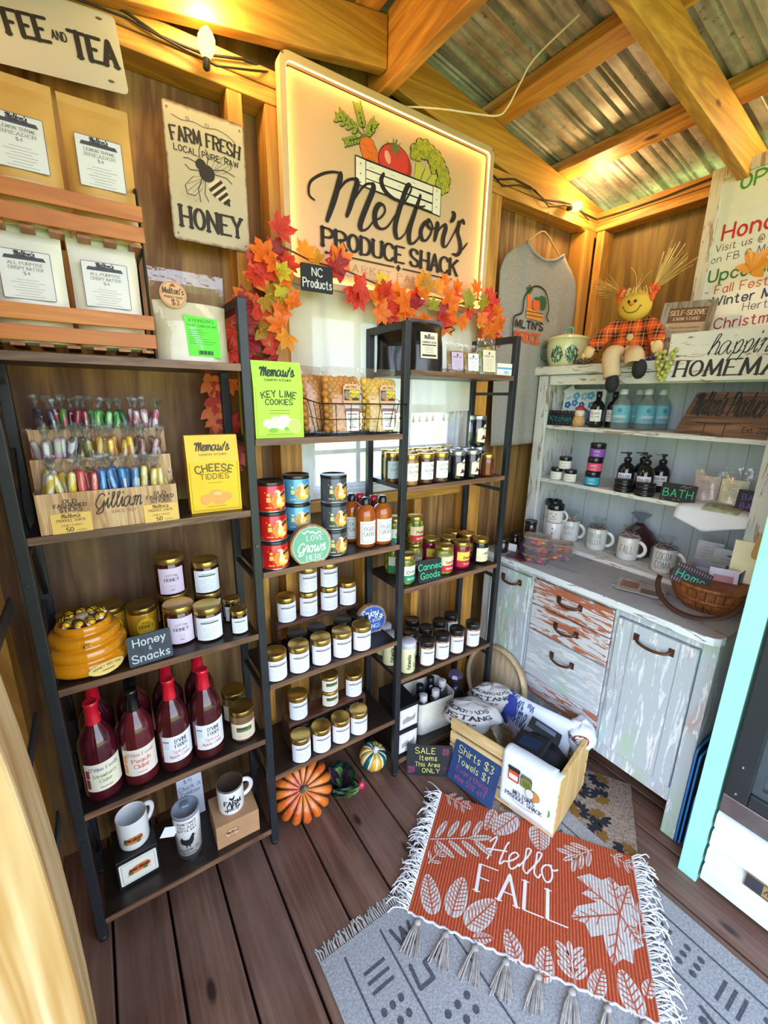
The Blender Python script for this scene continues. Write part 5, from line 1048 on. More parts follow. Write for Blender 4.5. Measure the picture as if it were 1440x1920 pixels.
# ------------------------------------------------------------------ lit shop sign
t = thing('lit_shop_sign', 'large lit shop sign with vegetable crate above the window', 'sign', (1.197, .268, 1.935)); FR = mat('#d2b48c', .4, 0, .03); FACE = mat('#d8b490', .45, 0, .02)
o1 = rrect(-.447, 0, .447, .612, .032, 6); o2 = rrect(-.425, .022, .425, .590, .016, 6); L = len(o1)
b = MB(); y0, y1 = -.030, 0
v = [(u, y1, z) for u, z in o1] + [(u, y0, z) for u, z in o1] + [(u, y0, z) for u, z in o2] + [(u, -.010, z) for u, z in o2]
f = []
for q in range(3): f += [(q*L + j, q*L + (j+1) % L, (q+1)*L + (j+1) % L, (q+1)*L + j) for j in range(L)]
b.add(v, f, FR); b.build('frame', t, bevel=.002)
MB().prism(o2, -.011, -.008, FACE, lambda u, z, h: (u, h, z)).build('face_panel', t)
b = MB(); b.polys(ring(rrect(-.4235, .0235, .4235, .5885, .015, 6), rrect(-.4195, .0275, .4195, .5845, .013, 6)), ink('#2a1c12'), FX(-.0302 + .019)); b.build('painted_shadow_line', t)  # shadow line inside the frame, painted on as a dark ring
LED = emit('led_strip', '#ffb860', LED_E); b = MB(); o3 = rrect(-.4245, .0225, .4245, .5895, .015, 6); v = [(u, -.0275, z) for u, z in o3] + [(u, -.0215, z) for u, z in o3]; b.add(v, [(j, (j+1) % L, L + (j+1) % L, L + j) for j in range(L)], LED); b.build('led_strip', t)
yy = -.0116; g = [0]
def lay(): g[0] += 1; return FX(yy - .00025*g[0])
b = MB(); K = ink('#120c09')
# crate with vegetables
OR_, OR2, RED, RED2, GRN, GRN2, YG, CRT = ink('#e2701f'), ink('#b9501a'), ink('#d8392b'), ink('#b02a20'), ink('#8a9a34'), ink('#5f7030'), ink('#b0a92c'), ink('#ece5d8')
f_ = lay(); b.polys([[(-.183, .424), (.0, .43), (.151, .417), (.188, .414), (.15, .40), (-.14, .40)]], ink('#b8a890'), f_)
f_ = lay(); cz = [(-.170, .470), (-.155, .488), (-.135, .490), (-.112, .480), (-.070, .415), (-.08, .385), (-.13, .385), (-.16, .44)]; b.polys([[(u*1.0 + (u + .125)*.06, v + (v - .44)*.05) for u, v in cz]], K, f_); f_ = lay(); b.polys([cz], OR_, f_); f_ = lay(); b.polys(stroke([(-.155, .465), (-.135, .460)], .002) + stroke([(-.14, .45), (-.115, .446)], .002) + stroke([(-.135, .43), (-.105, .428)], .002) + stroke([(-.118, .472), (-.10, .462)], .002) + stroke([(-.105, .45), (-.09, .44)], .002), OR2, f_)
def frond(p0, p1, n, s):
    (x0, z0), (x1, z1q) = p0, p1; a = math.atan2(z1q - z0, x1 - x0); out = stroke([p0, p1], .004); lf = []
    for i in range(n):
        t_ = .35 + .65*i/(n-1); x, z = x0 + (x1-x0)*t_, z0 + (z1q-z0)*t_
        for sg in (-1, 1): lf.append(ell(x + math.cos(a + sg*.9)*s*.8, z + math.sin(a + sg*.9)*s*.8, s, s*.42, 10, a + sg*.6))
    lf.append(ell(x1, z1q, s, s*.45, 10, a)); return out, lf
f_ = lay(); f2_ = lay()
for e, n, s in (((-.174, .560), 5, .013), ((-.235, .520), 5, .012), ((-.246, .505), 4, .012), ((-.112, .535), 4, .012), ((-.216, .452), 5, .011), ((-.125, .51), 3, .010)):
    st_, lf = frond((-.146, .486), e, n, s); b.polys([[(u + .0, v) for u, v in p] for p in sh(lf, .0012, -.0012)], K, f_); b.polys(st_, GRN2, f_); b.polys([[(sum(q[0] for q in p)/len(p) + (u - sum(q[0] for q in p)/len(p))*.82, sum(q[1] for q in p)/len(p) + (v - sum(q[1] for q in p)/len(p))*.82) for u, v in p] for p in lf], GRN, f2_)
f_ = lay(); b.polys([ell(-.022, .440, .072, .060, 32)], K, f_); f_ = lay(); b.polys([ell(-.022, .440, .069, .057, 32)], RED, f_); f_ = lay(); b.polys([ell(-.055, .452, .012, .020, 14, .4)], ink('#f0a890'), f_); b.polys([[(.02, .40), (.045, .43), (.045, .46), (.03, .48), (.034, .44)]], RED2, f_)
f_ = lay(); b.polys([[(-.025 + r*math.cos(a), .485 + r*.75*math.sin(a)) for a, r in [(2*PI*i/14, .045 if i % 2 == 0 else .010) for i in range(14)]]], GRN2, f_); b.polys(stroke([(-.025, .485), (-.018, .512)], .006), GRN2, f_)
f_ = lay(); b.polys([[(.06, .400), (.078, .40), (.105, .46), (.07, .48)], [(.085, .40), (.10, .40), (.14, .46), (.115, .47)], [(.10, .40), (.125, .40), (.18, .44), (.15, .46)]], ink('#c3bd4a'), f_); b.polys(stroke([(.082, .40), (.11, .46)], .002) + stroke([(.1, .40), (.145, .45)], .002), GRN2, f_)
random.seed(21); fl = [(.062, .505, .022), (.085, .528, .022), (.112, .534, .021), (.138, .524, .022), (.165, .515, .022), (.186, .497, .022), (.205, .475, .023), (.216, .450, .022), (.212, .425, .021), (.195, .412, .018), (.075, .490, .019), (.105, .505, .022), (.14, .495, .022), (.17, .48, .022), (.19, .455, .022), (.18, .43, .019), (.15, .468, .018), (.055, .485, .014)]
f_ = lay(); f2_ = lay(); f3_ = lay()
for x, z, r in fl:
    b.polys([ell(x, z, r, r*.92, 14)], K, f_)
    for i in range(5): a = 2*PI*i/5 + x*40; b.polys([ell(x + r*.45*math.cos(a), z + r*.42*math.sin(a), r*.48, r*.45, 10)], YG if (i + int(z*200)) % 3 else GRN, f2_)
    b.polys([ell(x + r*.3*math.cos(a), z + r*.3*math.sin(a), r*.1, r*.1, 6) for a in (.5, 2.2, 3.9)], GRN2, f3_)
f_ = lay(); b.polys([[(-.186, .424), (.192, .417), (.192, .322), (-.186, .340)]], K, f_); f_ = lay(); b.polys([[(-.183, .420), (-.146, .418), (-.146, .342), (-.183, .344)], [(.152, .414), (.189, .413), (.189, .325), (.152, .328)]] + [[(-.143, .417 - i*.026), (.149, .413 - i*.029), (.149, .390 - i*.029), (-.143, .394 - i*.026)] for i in range(3)], CRT, f_)
f_ = lay(); b.polys([ell(u, v, .003, .003, 8) for u in (-.165, .17) for v in (.404, .375, .350)] + [rect(-.13 + i*.03, .402 - (i % 3)*.026, -.112 + i*.03, .4032 - (i % 3)*.026) for i in range(9)], ink('#8f8274'), f_)
b.build('vegetable_crate_picture', t)
# hand-lettered name
b = MB(); f_ = lay()
def brush(p, w0, w1, w2, k=8):
    p = catmull(p, k); n = len(p); o = []
    for i, (a, c) in enumerate(zip(p, p[1:])):
        s = i/(n-1); ws = [2*((1-s)**1)*(0.5-s)*w0 + 0 if False else 0]; dx, dy = c[0]-a[0], c[1]-a[1]; Ln = math.hypot(dx, dy) or 1e-9
        def wd(q): return ((1 - q)*2*max(0, .5 - q)*w0 + 4*q*(1 - q)*w1 + 2*max(0, q - .5)*q*w2) * (.38 + .62*max(0., -dy/Ln)**.7 if dy < 0 else .42)
        wa, wb = wd(s), wd((i+1)/(n-1)); wa, wb = max(wa, .0028), max(wb, .0028); nx, ny = -dy/Ln/2, dx/Ln/2
        o.append([(a[0]-nx*wa, a[1]-ny*wa), (c[0]-nx*wb, c[1]-ny*wb), (c[0]+nx*wb, c[1]+ny*wb), (a[0]+nx*wa, a[1]+ny*wa)]); o.append(ell(a[0], a[1], wa/2, wa/2, 8))
    return o
B0 = .020
for p in ([(-.337, .258), (-.356, .270), (-.350, .305), (-.312, .335), (-.272, .352), (-.240, .357)], [(-.240, .357), (-.245, .335), (-.268, .270), (-.295, .205)], [(-.288, .22), (-.262, .285), (-.225, .335), (-.190, .353), (-.178, .345), (-.190, .31), (-.208, .262), (-.219, .237)], [(-.214, .250), (-.185, .30), (-.148, .345), (-.118, .355), (-.115, .338), (-.135, .295), (-.158, .245), (-.166, .218), (-.156, .208), (-.135, .218), (-.112, .245)],
          [(-.112, .245), (-.082, .262), (-.064, .285), (-.070, .303), (-.090, .300), (-.106, .272), (-.102, .238), (-.078, .228), (-.050, .242), (-.018, .285)], [(-.018, .285), (.022, .335), (.048, .378), (.042, .392), (.026, .375), (.0, .31), (-.018, .25), (-.012, .215), (.006, .214), (.028, .235)], [(.028, .235), (.060, .30), (.092, .368)], [(.092, .370), (.070, .315), (.048, .255), (.046, .215), (.062, .207), (.086, .226), (.10, .25)], [(-.072, .397), (-.082, .375), (-.068, .350), (-.03, .334), (.03, .331), (.09, .334), (.116, .342)],
          [(.138, .297), (.118, .288), (.100, .258), (.106, .232), (.126, .230), (.148, .256), (.154, .284), (.140, .300), (.128, .286), (.150, .272), (.172, .284)], [(.172, .284), (.180, .296), (.176, .270), (.168, .236)], [(.170, .245), (.190, .280), (.214, .300), (.222, .290), (.212, .256), (.212, .232), (.226, .226), (.244, .246)], [(.252, .352), (.262, .346), (.258, .330), (.246, .318)],
          [(.244, .246), (.268, .285), (.290, .322), (.284, .290), (.300, .258), (.304, .226), (.284, .206), (.262, .208)], [(.286, .318), (.305, .334), (.318, .326)], [(.262, .208), (.290, .212), (.318, .236), (.342, .262)]):
    b.polys(brush(p, B0*.6, B0, B0*.6), K, f_)
b.build('script_lettering', t)
b = MB(); f_ = lay(); b.polys(sh(text2d('PRODUCE', .052, .27, serif=True, thin=.42, fit=.330, sp=2.6), -.146, .134) + sh(text2d('SHACK', .054, .27, serif=True, thin=.42, fit=.236, sp=2.6), .173, .134), K, f_); b.polys([rect(-.298, .1125, -.018, .117), rect(.018, .1125, .262, .117), [(-.010, .1145), (0, .127), (.010, .1145), (0, .102)], ell(-.298, .1147, .006, .0045, 8), ell(.262, .1147, .006, .0045, 8)], K, f_)
b.polys(sh(text2d('MARKET PANTRY', .021, .09, serif=True, thin=.5, fit=.43, sp=6), -.02, .075), ink('#7a6650'), f_); b.build('printed_lettering', t)
for u in (-.436, .436): b = MB(); b.polys([ell(u, .600, .0035, .0035, 10)], ink('#6a5a44'), FX(-.0306)); b.build('mounting_hole', t)
WC = mat('#e9e2d2', .4); b = MB(); b.tube(catmull([(1.207, .262, 2.555), (1.26, .22, 2.552), (1.316, .15, 2.532), (1.40, .12, 2.535), (1.496, .09, 2.545), (1.512, .06, 2.565), (1.504, .01, 2.60), (1.50, -.05, 2.64), (1.5, -.2, 2.665)], 6), .0028, WC, 6); solo('sign_cord', b, 'thin white cord running from the lit sign up to the roof', 'cord')
# ------------------------------------------------------------------ curtain
k = N('linen'); v_ = k.coord((1, 1, 1), False); w1 = k.n('TexWave', _bands_direction='X'); k.l(v_, w1.inputs[0]); w1.inputs['Scale'].default_value = 160; w1.inputs['Distortion'].default_value = 3
w2 = k.n('TexWave', _bands_direction='Z'); k.l(v_, w2.inputs[0]); w2.inputs['Scale'].default_value = 160; w2.inputs['Distortion'].default_value = 3
c = k.mix(.5, w1.outputs['Fac'], w2.outputs['Fac']); c = k.mix(k.ramp(c, [(.3, 0.), (.7, 1.)]), '#cfc4b2', '#ece4d6')
d1, d2, tr = k.n('BsdfDiffuse'), k.n('BsdfTranslucent'), k.n('BsdfTransparent'); k.l(c, d1.inputs[0]); k.l(c, d2.inputs[0]); m1 = k.n('MixShader'); m1.inputs[0].default_value = .28; k.l(d1.outputs[0], m1.inputs[1]); k.l(d2.outputs[0], m1.inputs[2])
m2 = k.n('MixShader'); m2.inputs[0].default_value = .05; k.l(m1.outputs[0], m2.inputs[1]); k.l(tr.outputs[0], m2.inputs[2]); k.l(m2.outputs[0], k.out.inputs[0]); LIN = k.m
t = thing('linen_valance', 'sheer linen valance with tassels over the window', 'curtain', (0, 0, 0))
def cur(u, v):
    x = .755 + .875*u; zb = 1.535 - .015*math.sin(u*3) ; z = zb + (1.985 - zb)*v; g_ = (1 - v)
    return (x + .006*math.sin(v*4 + u*9), .262 - .012 + .010*math.sin(u*31 + 2*math.sin(u*7)) * (.5 + .5*g_) + .004*math.sin(u*70 + v*3), z)
b = MB(); b.sheet(cur, 110, 14, LIN); b.build('linen_panel', t)
MB().tube([(.735, .258, 1.988), (1.65, .258, 1.988)], .006, mat('#bcae98', .5), 10).build('curtain_rod', t)
TS = mat('#d9cdb8', .9)
for i in range(22):
    x = .77 + i*.0395; b = MB(); p = cur((x - .755)/.875, 0); b.lathe([(.0015, 0), (.002, -.01), (.0045, -.014), (.004, -.018), (.007, -.036), (0, -.036)][::-1], TS, 7, p); b.build('tassel', t)
slate_sign('chalk_sign', 'black chalk sign reading NC Products hanging on the valance', 'sign', .11, .078, .004, (.820, .160, 1.901), (0, -.01, 0), [('NC', 0, .046, .022, '#d8dadc', dict(w=.15)), ('Products', 0, .012, .024, '#d8dadc', dict(w=.14, fit=.098))], mat('#1b1b1d', .7, 0, .2))
# ------------------------------------------------------------------ leaf garland
LP = [(0, 1.), (8, .80), (15, .78), (23, .55), (32, .70), (40, .78), (47, .97), (56, .78), (66, .72), (79, .50), (93, .60), (107, .78), (120, .58), (140, .42), (165, .30), (178, .12)]
OUT = [(r*math.sin(math.radians(a)), r*math.cos(math.radians(a))) for a, r in LP]; OUT = OUT + [(-x, y) for x, y in OUT[:0:-1]]
def leaf_mesh(seed, h1, h2):
    random.seed(seed); k = len(OUT); v = [(0, 0, 0)]; bx, by = random.uniform(.2, .6), random.uniform(-.3, .5)
    for x, y in OUT: v.append((x*.55, y*.55 + .1, bx*abs(x)**1.3*.4 - by*y*y*.3 + random.uniform(-.04, .04)))
    key = 'leaf' + h1
    if key not in _M:
        q = N(key); q.set(color=q.ramp(q.noise(q.coord((1, 1, 1)), 5, 4), [(.3, h1), (.7, h2)]), rough=.5)
        q.b.inputs['Subsurface Weight'].default_value = 0; tr_ = q.n('BsdfTranslucent'); tr_.inputs[0].default_value = lin(h2); ms = q.n('MixShader'); ms.inputs[0].default_value = .3; q.l(q.b.outputs[0], ms.inputs[1]); q.l(tr_.outputs[0], ms.inputs[2]); q.l(ms.outputs[0], q.out.inputs[0]); _M[key] = q.m
    b = MB(); b.add(v, [(0, i + 1, (i + 1) % k + 1) for i in range(k)], _M[key], True)
    for tip in (0, 6, len(OUT) - 6):
        e = v[tip + 1]; d = Vector(e)*.9; nx = Vector((d.y, -d.x, 0)).normalized()*.012; b.add([tuple(nx + Vector((0, 0, .012))), tuple(-nx + Vector((0, 0, .012))), tuple(d + Vector((0, 0, .012)))], [(0, 1, 2)], ink(h2 if h1 < '#a' else h1))
    return b.mesh('maple_leaf')
LC = {'o': ('#ee6a1c', '#f78a2a'), 'r': ('#cf2f22', '#e24a34'), 'd': ('#8f1624', '#b3202c'), 'y': ('#c9b818', '#e0d23a'), 'm': ('#b5872a', '#c99c3a'), 'a': ('#e8902a', '#f2a83c'), 'g': ('#8a8a22', '#a9a834')}
LM = {c: [leaf_mesh(100 + i*7 + ord(c), *LC[c]) for i in range(2)] for c in LC}
t = thing('leaf_garland', 'autumn maple leaf garland draped over the valance and down the left post', 'garland')
path = catmull([(.515, .256, 1.37, ), (.50, .256, 1.5), (.525, .256, 1.63), (.575, .256, 1.74)], 1)
vine = [(.52, .258, 1.36), (.50, .258, 1.5), (.53, .258, 1.64), (.58, .25, 1.74), (.63, .235, 1.88), (.67, .225, 1.98), (.72, .215, 2.03), (.82, .205, 2.0), (.95, .20, 1.99), (1.08, .20, 1.965), (1.2, .20, 1.945), (1.33, .20, 1.96), (1.46, .20, 1.95), (1.56, .20, 1.98), (1.65, .205, 1.98), (1.69, .21, 1.87)]
b = MB(); b.tube(vine, .003, mat('#5a4630', .8), 6); b.build('vine', t)
LV = [(.709, 2.075, .085, 'r', 20), (.690, 2.03, .08, 'd', 60), (.665, 2.0, .085, 'o', -40), (.70, 2.0, .075, 'o', -120), (.79, 2.03, .07, 'a', 10), (.84, 2.02, .06, 'm', -30), (.905, 2.02, .09, 'o', 0), (.89, 2.01, .085, 'd', 40), (.93, 2.0, .08, 'd', -40), (.965, 1.965, .085, 'r', 170), (1.02, 1.975, .09, 'r', -100), (1.0, 1.945, .08, 'r', 200),
      (.70, 1.965, .06, 'y', 70), (.715, 1.93, .065, 'y', 190), (.74, 1.95, .06, 'o', -60), (.625, 1.93, .085, 'o', 30), (.61, 1.89, .085, 'o', 190), (.675, 1.905, .065, 'm', 20), (.66, 1.88, .065, 'm', 150), (.73, 1.885, .05, 'g', -60), (.76, 1.89, .05, 'o', -100), (.745, 1.86, .06, 'o', -20), (.60, 1.85, .09, 'd', 60), (.57, 1.83, .08, 'r', 120), (.65, 1.815, .08, 'm', 10), (.645, 1.79, .085, 'm', 120), (.71, 1.80, .08, 'o', -80), (.725, 1.775, .075, 'a', 200),
      (.60, 1.76, .085, 'd', 150), (.66, 1.745, .085, 'd', 30), (.69, 1.735, .075, 'r', -60), (.555, 1.72, .085, 'r', 100), (.61, 1.71, .09, 'd', 200), (.66, 1.70, .08, 'd', 170), (.62, 1.99, .06, 'r', 100), (.64, 1.96, .07, 'r', 200),
      (1.085, 1.99, .06, 'y', -10), (1.075, 1.94, .09, 'o', 30), (1.06, 1.905, .085, 'o', 170), (1.10, 1.955, .075, 'r', -10), (1.125, 1.90, .085, 'r', 190), (1.155, 1.955, .09, 'o', 10), (1.19, 1.94, .09, 'o', -80), (1.17, 1.915, .085, 'o', 120), (1.225, 1.955, .08, 'r', 60), (1.245, 1.935, .08, 'd', -30), (1.235, 2.0, .06, 'a', 50), (1.27, 2.015, .075, 'a', -20), (1.30, 2.01, .07, 'm', -30), (1.33, 2.005, .06, 'a', 20), (1.36, 2.03, .055, 'o', 10), (1.285, 1.895, .075, 'o', 190), (1.315, 1.935, .065, 'g', 10),
      (1.345, 1.93, .085, 'd', 90), (1.385, 1.955, .095, 'o', 10), (1.40, 1.905, .09, 'o', 190), (1.43, 1.93, .085, 'o', -90), (1.44, 2.02, .06, 'o', -15), (1.475, 1.99, .075, 'g', 60), (1.53, 1.985, .08, 'g', -80), (1.55, 2.03, .065, 'o', -40), (1.50, 1.955, .07, 'r', 100), (1.585, 1.975, .07, 'g', -60), (1.61, 2.0, .08, 'r', 0), (1.66, 1.985, .085, 'r', -70), (1.56, 1.915, .06, 'y', 80), (1.60, 1.925, .08, 'r', 10), (1.645, 1.915, .085, 'o', -40), (1.67, 1.885, .085, 'o', -100), (1.595, 1.87, .08, 'o', 100), (1.64, 1.855, .075, 'm', 180), (1.70, 1.90, .08, 'o', -60), (1.69, 1.855, .07, 'r', -150),
      (.475, 1.625, .075, 'o', 110), (.525, 1.635, .065, 'o', 180), (.55, 1.63, .06, 'o', 170), (.515, 1.585, .085, 'r', 200), (.535, 1.60, .075, 'r', -60), (.495, 1.60, .07, 'd', 80), (.475, 1.545, .08, 'o', 120), (.50, 1.52, .07, 'o', 190), (.545, 1.53, .07, 'r', -120), (.485, 1.49, .075, 'd', 100), (.54, 1.485, .075, 'r', 30), (.51, 1.455, .06, 'o', 10), (.555, 1.43, .08, 'd', -150), (.56, 1.40, .07, 'r', 190), (.53, 1.37, .075, 'd', 160),
      (1.11, 1.925, .08, 'r', 100), (1.20, 1.90, .075, 'o', 200), (1.26, 1.97, .07, 'o', 20), (1.36, 1.90, .08, 'r', 170), (1.45, 1.90, .075, 'o', 150), (1.42, 1.985, .07, 'r', 30), (1.62, 1.885, .085, 'r', 190), (1.67, 1.95, .08, 'o', 20), (1.57, 1.945, .075, 'o', 170), (.59, 1.80, .085, 'd', 20), (.63, 1.85, .085, 'r', 80), (.66, 1.95, .075, 'r', 10), (.735, 1.99, .07, 'r', 30), (1.05, 1.935, .07, 'o', 60), (.575, 1.78, .08, 'r', 220), (.70, 1.84, .07, 'o', 30)]
random.seed(5)
for i, (x, z, s, c, a) in enumerate(LV):
    low = z < 1.70; y = .2515 if low else (.228 if x < .62 else .185 + random.uniform(-.012, .012) + (.02 if x < .7 else 0))
    o = bpy.data.objects.new('maple_leaf', LM[c][i % 2]); COL.objects.link(o); o.parent = t; z -= .022 if z > 1.9 else .008
    tilt = .15 if low else random.uniform(-.45, .25); o.matrix_local = Matrix.Translation((x, y, z)) @ Euler((0, math.radians(a), 0)).to_matrix().to_4x4() @ Euler((PI/2 + tilt, 0 if low else random.uniform(-.4, .4), 0)).to_matrix().to_4x4() @ Matrix.Diagonal((s*1.18, s*1.18, s*(.25 if low else .9), 1))
# ------------------------------------------------------------------ grey shirt on a hanger
k = N('grey_jersey'); k.set(color=k.ramp(k.noise(k.coord((1, 1, 1)), 220, 3), [(.3, '#8b8782'), (.7, '#aaa6a0')]), rough=.9); JER = k.m
t = thing('grey_shirt', 'grey shirt with vegetable print hanging between the racks and the hutch', 'shirt')
def topz(u):
    P_ = [(0, 2.13), (.04, 2.19), (.12, 2.225), (.27, 2.268), (.36, 2.234), (.5, 2.214), (.64, 2.228), (.75, 2.262), (.88, 2.21), (.96, 2.15), (1, 2.06)]
    for (a, za), (c_, zc) in zip(P_, P_[1:]):
        if a <= u <= c_: return za + (zc - za)*(u - a)/(c_ - a)
def shf(u, v):
    zt_ = topz(u); zb = 1.362; z = zb + (zt_ - zb)*v; xl = 1.745 + .028*(1 - v); xr = 2.315 - .05*(1 - v)
    return (xl + (xr - xl)*u, .2545 + .006*math.sin(u*13 + .6*math.sin(v*5))*(1 - .6*v) + .003*math.sin(u*29 + v*2), z)
b = MB(); b.sheet(shf, 60, 30, JER); b.build('shirt_body', t, solid=.004)
b = MB(); b.tube([(shf(u, 1)[0], .250, topz(u)) for u in [.27 + i*.04 for i in range(13)]], .006, JER, 6); b.build('collar', t)
b = MB(); b.tube(catmull([(1.86, .262, 2.235), (1.95, .262, 2.30), (2.02, .262, 2.335), (2.09, .262, 2.30), (2.2, .262, 2.225)], 4), .004, mat('#c9a56a', .5), 6); b.tube([(2.02, .262, 2.335), (2.025, .26, 2.37), (2.03, .252, 2.415)], .0018, WIRE, 5); b.build('hanger', t)
b = MB(); fs = lambda d: (lambda u, v: (2.0 + u, .2435 - d, 1.955 + v))
b.polys([[(-.075, .085), (-.07, .105), (-.05, .105), (-.03, .03), (-.06, .03)]], ink('#e8742a'), fs(0)); b.polys([ell(-.062, .122, .010, .022, 10), ell(-.07, .118, .018, .007, 8, 2.4), ell(-.052, .118, .018, .007, 8, .7)], ink('#2c5a34'), fs(.0004)); b.polys([ell(-.005, .065, .028, .026, 16)], ink('#e0622a'), fs(.0004)); b.polys([ell(-.005, .09, .016, .008, 8)], ink('#2c5a34'), fs(.0008)); b.polys([ell(.045, .075, .024, .032, 14), ell(.03, .09, .018, .018, 12)], ink('#2f5a38'), fs(.0004)); b.polys([[(-.075, .045), (.055, .030), (.045, -.005), (-.07, .0)]], ink('#d98a3a'), fs(.0012)); b.polys([rect(-.072, .028, .052, .031), rect(-.07, .012, .05, .015)], BLK, fs(.0016))
b.polys(stroke(catmull([(-.15, -.12), (-.155, -.01), (-.10, .02), (-.09, .09), (-.03, .14), (.05, .13), (.09, .06), (.08, .02), (.10, .0)]), .007), BLK, fs(.0008)); b.polys(sh(text2d("MLTN'S", .032, .22, fit=.2), -.04, -.045), BLK, fs(.0012)); b.polys(sh(text2d('PRDCE', .040, .26, fit=.18), -.045, -.105), ink('#d9572f'), fs(.0012)); b.build('printed_picture', t)
# ------------------------------------------------------------------ string lights
t = thing('string_lights', 'black string of warm bulbs along the top plates', 'lights')
b = MB(); pts = []
for i in range(26):
    x = -.18 + i*.104; bh = .72 < x < 1.67
    pts.append((x, .285 if bh else .262, 2.510 if bh else 2.475 + .012*math.sin(i*1.7) + .006*math.sin(i*4.1)))
pts += [(2.425, .25, 2.47), (2.428, .15, 2.468)] + [(2.43, -.05 - i*.2, 2.47 + .012*math.sin(i*2)) for i in range(8)]
b.tube(pts, .0035, mat('#241f1a', .6), 6); b.build('cord', t); b = MB(); b.tube([(p[0] + .03, p[1] + .004, p[2] + .007) if .70 < p[0] < 1.69 else (p[0] + .03, p[1] - .004, p[2] - .014 + .008*math.sin(i*2.3)) for i, p in enumerate(pts[:25])], .0028, mat('#241f1a', .6), 6); b.build('second_cord', t)
BM = emit('bulb_glow', '#ffc85a', 3.2)
def bulb(x, y, z, d):
    dv = Vector(d).normalized(); q = dv.to_track_quat('Z', 'Y'); M_ = Matrix.Translation((x, y, z)) @ q.to_matrix().to_4x4()
    b = MB(M_); b.lathe([(.004, -.012), (.009, -.008), (.010, .012), (.0085, .015)], mat('#2f2a20', .5), 12); s = b.build('bulb_socket', t)
    b = MB(M_); b.lathe([(.0085, .013), (.017, .024), (.0225, .038), (.0215, .055), (.014, .070), (.005, .078), (0, .080)], BM, 9, smooth=False); s2 = b.build('bulb', t)
    l = bpy.data.lights.new('bulb_light', 'POINT'); l.energy = BULB_W; l.color = (1, .66, .28); l.shadow_soft_size = .03; lo = bpy.data.objects.new('bulb_light', l); COL.objects.link(lo); lo.location = Vector((x, y, z)) + dv*.10 + Vector((0, -.035, 0)); lo.parent = t
bulb(.545, .232, 2.425, (.05, -.15, 1)); bulb(2.15, .235, 2.448, (1, -.25, .35)); bulb(2.405, -.62, 2.46, (-.3, 0, 1)); bulb(2.405, -1.3, 2.46, (-.3, 0, 1)); bulb(-.08, .236, 2.455, (.3, -.3, 1)); 
# ================================================================== painted hutch on the right wall
def chippy(name, base, chips, amt, green=.0, axis='z', pink=0., fs=34):
    """worn paint: chips follow the grain and show bare wood or older coats"""
    k = N(name); sc = [fs] * 3; sc['xyz'.index(axis)] = fs*.15; v = k.coord(tuple(sc), False); g = k.noise(v, 1.4, 6, .68, .8)
    c = k.mix(k.ramp(k.noise(k.coord((3, 3, 3), False), 1.5, 4), [(.3, 0.), (.75, .55)]), base, '#b9bfc4')
    if green: c = k.mix(k.ramp(k.noise(k.coord((3.1, 3.1, 1.2), False), 1.6, 3), [(.60 - green*.2, 0.), (.70 - green*.15, .75)]), c, '#a9c7a2')
    if pink: c = k.mix(k.ramp(k.noise(k.coord((5, 5, 2), False), 1.3, 3), [(.62, 0.), (.70, .6)]), c, '#c4938a')
    fl = k.ramp(g, [(.60 - amt*.2, 0.), (.62 - amt*.2, 1.)]); c = k.mix(fl, c, k.mix(k.ramp(k.noise(v, 5, 3), [(.5, 0.), (.7, .6)]), chips, '#8a5a44'))
    sc2 = [70] * 3; sc2['xyz'.index(axis)] = 5; fine = k.noise(k.coord(tuple(sc2), False), 1, 3); c = k.mix(k.ramp(fine, [(.28, .6), (.36, 0.)]), c, '#8b8580')
    k.set(color=c, rough=.6); k.bump(k.mix(.5, fl, fine), .35, .002); return k.m
PW = chippy('worn_white_paint', '#dfe0da', '#9c8a78', .12, 0, 'z'); PWY = chippy('worn_white_shelf', '#e6e4da', '#a39178', .1, 0, 'y'); PD = chippy('worn_grey_paint', '#bcc4ca', '#e4e8ea', .30, .35, 'z', .5, 26); PDR = chippy('worn_drawer_paint', '#d6d7d8', '#b5694a', .50, 0, 'y', 0, 30); PTOP = chippy('worn_counter', '#a09b98', '#837c78', .0, 0, 'y'); PDR3 = chippy('worn_drawer_paint_low', '#bfc7cd', '#dfe0e0', .42, .1, 'y', 0, 30)
BACK = wood('backboard_paint', '#d5dde0', '#c4ced2', 'z', .6, .55, .0, None, .4, .1)
RUSTM = mat('#5c3a2a', .5, .5, .3)
H = thing('painted_hutch', 'worn white painted hutch cabinet along the right wall', 'hutch')
XC, YL, YR = 1.775, .232, -.792; XB = 2.43
b = MB(); b.box(XC + .02, YR + .004, .14, XB, YL, .822, PD); b.build('cabinet_body', H)
b = MB(); o_ = [(1.745, .248), (1.745, -.755), (1.752, -.778), (1.768, -.792), (1.79, -.797), (XB, -.797), (XB, .248)]
b.prism(o_, .822, .846, PTOP); b.build('countertop', H, bevel=.004)
b = MB(); b.prism([(1.7435, .248), (1.7435, -.755), (1.7505, -.7795), (1.767, -.7935), (1.79, -.7985), (1.79, -.796), (1.7685, -.791), (1.753, -.777), (1.7465, -.754), (1.7465, .248)], .820, .8465, chippy('worn_nosing', '#eceff0', '#8b8b90', .05, 0, 'y')); b.build('counter_nosing', H)
def slab(name, y0, y1, z0, z1, m, x0=XC, th=.02, parent=H, **kw): return MB().box(x0, min(y0, y1), z0, x0 + th, max(y0, y1), z1, m).build(name, parent, bevel=.003, **kw)
slab('stile', -.746, YR, 0, .82, PD, th=.05); slab('stile', -.452, -.466, .14, .82, PD); slab('stile', -.060, -.075, .14, .82, PD); slab('stile', YL, YL - .05, 0, .82, PD, th=.05)
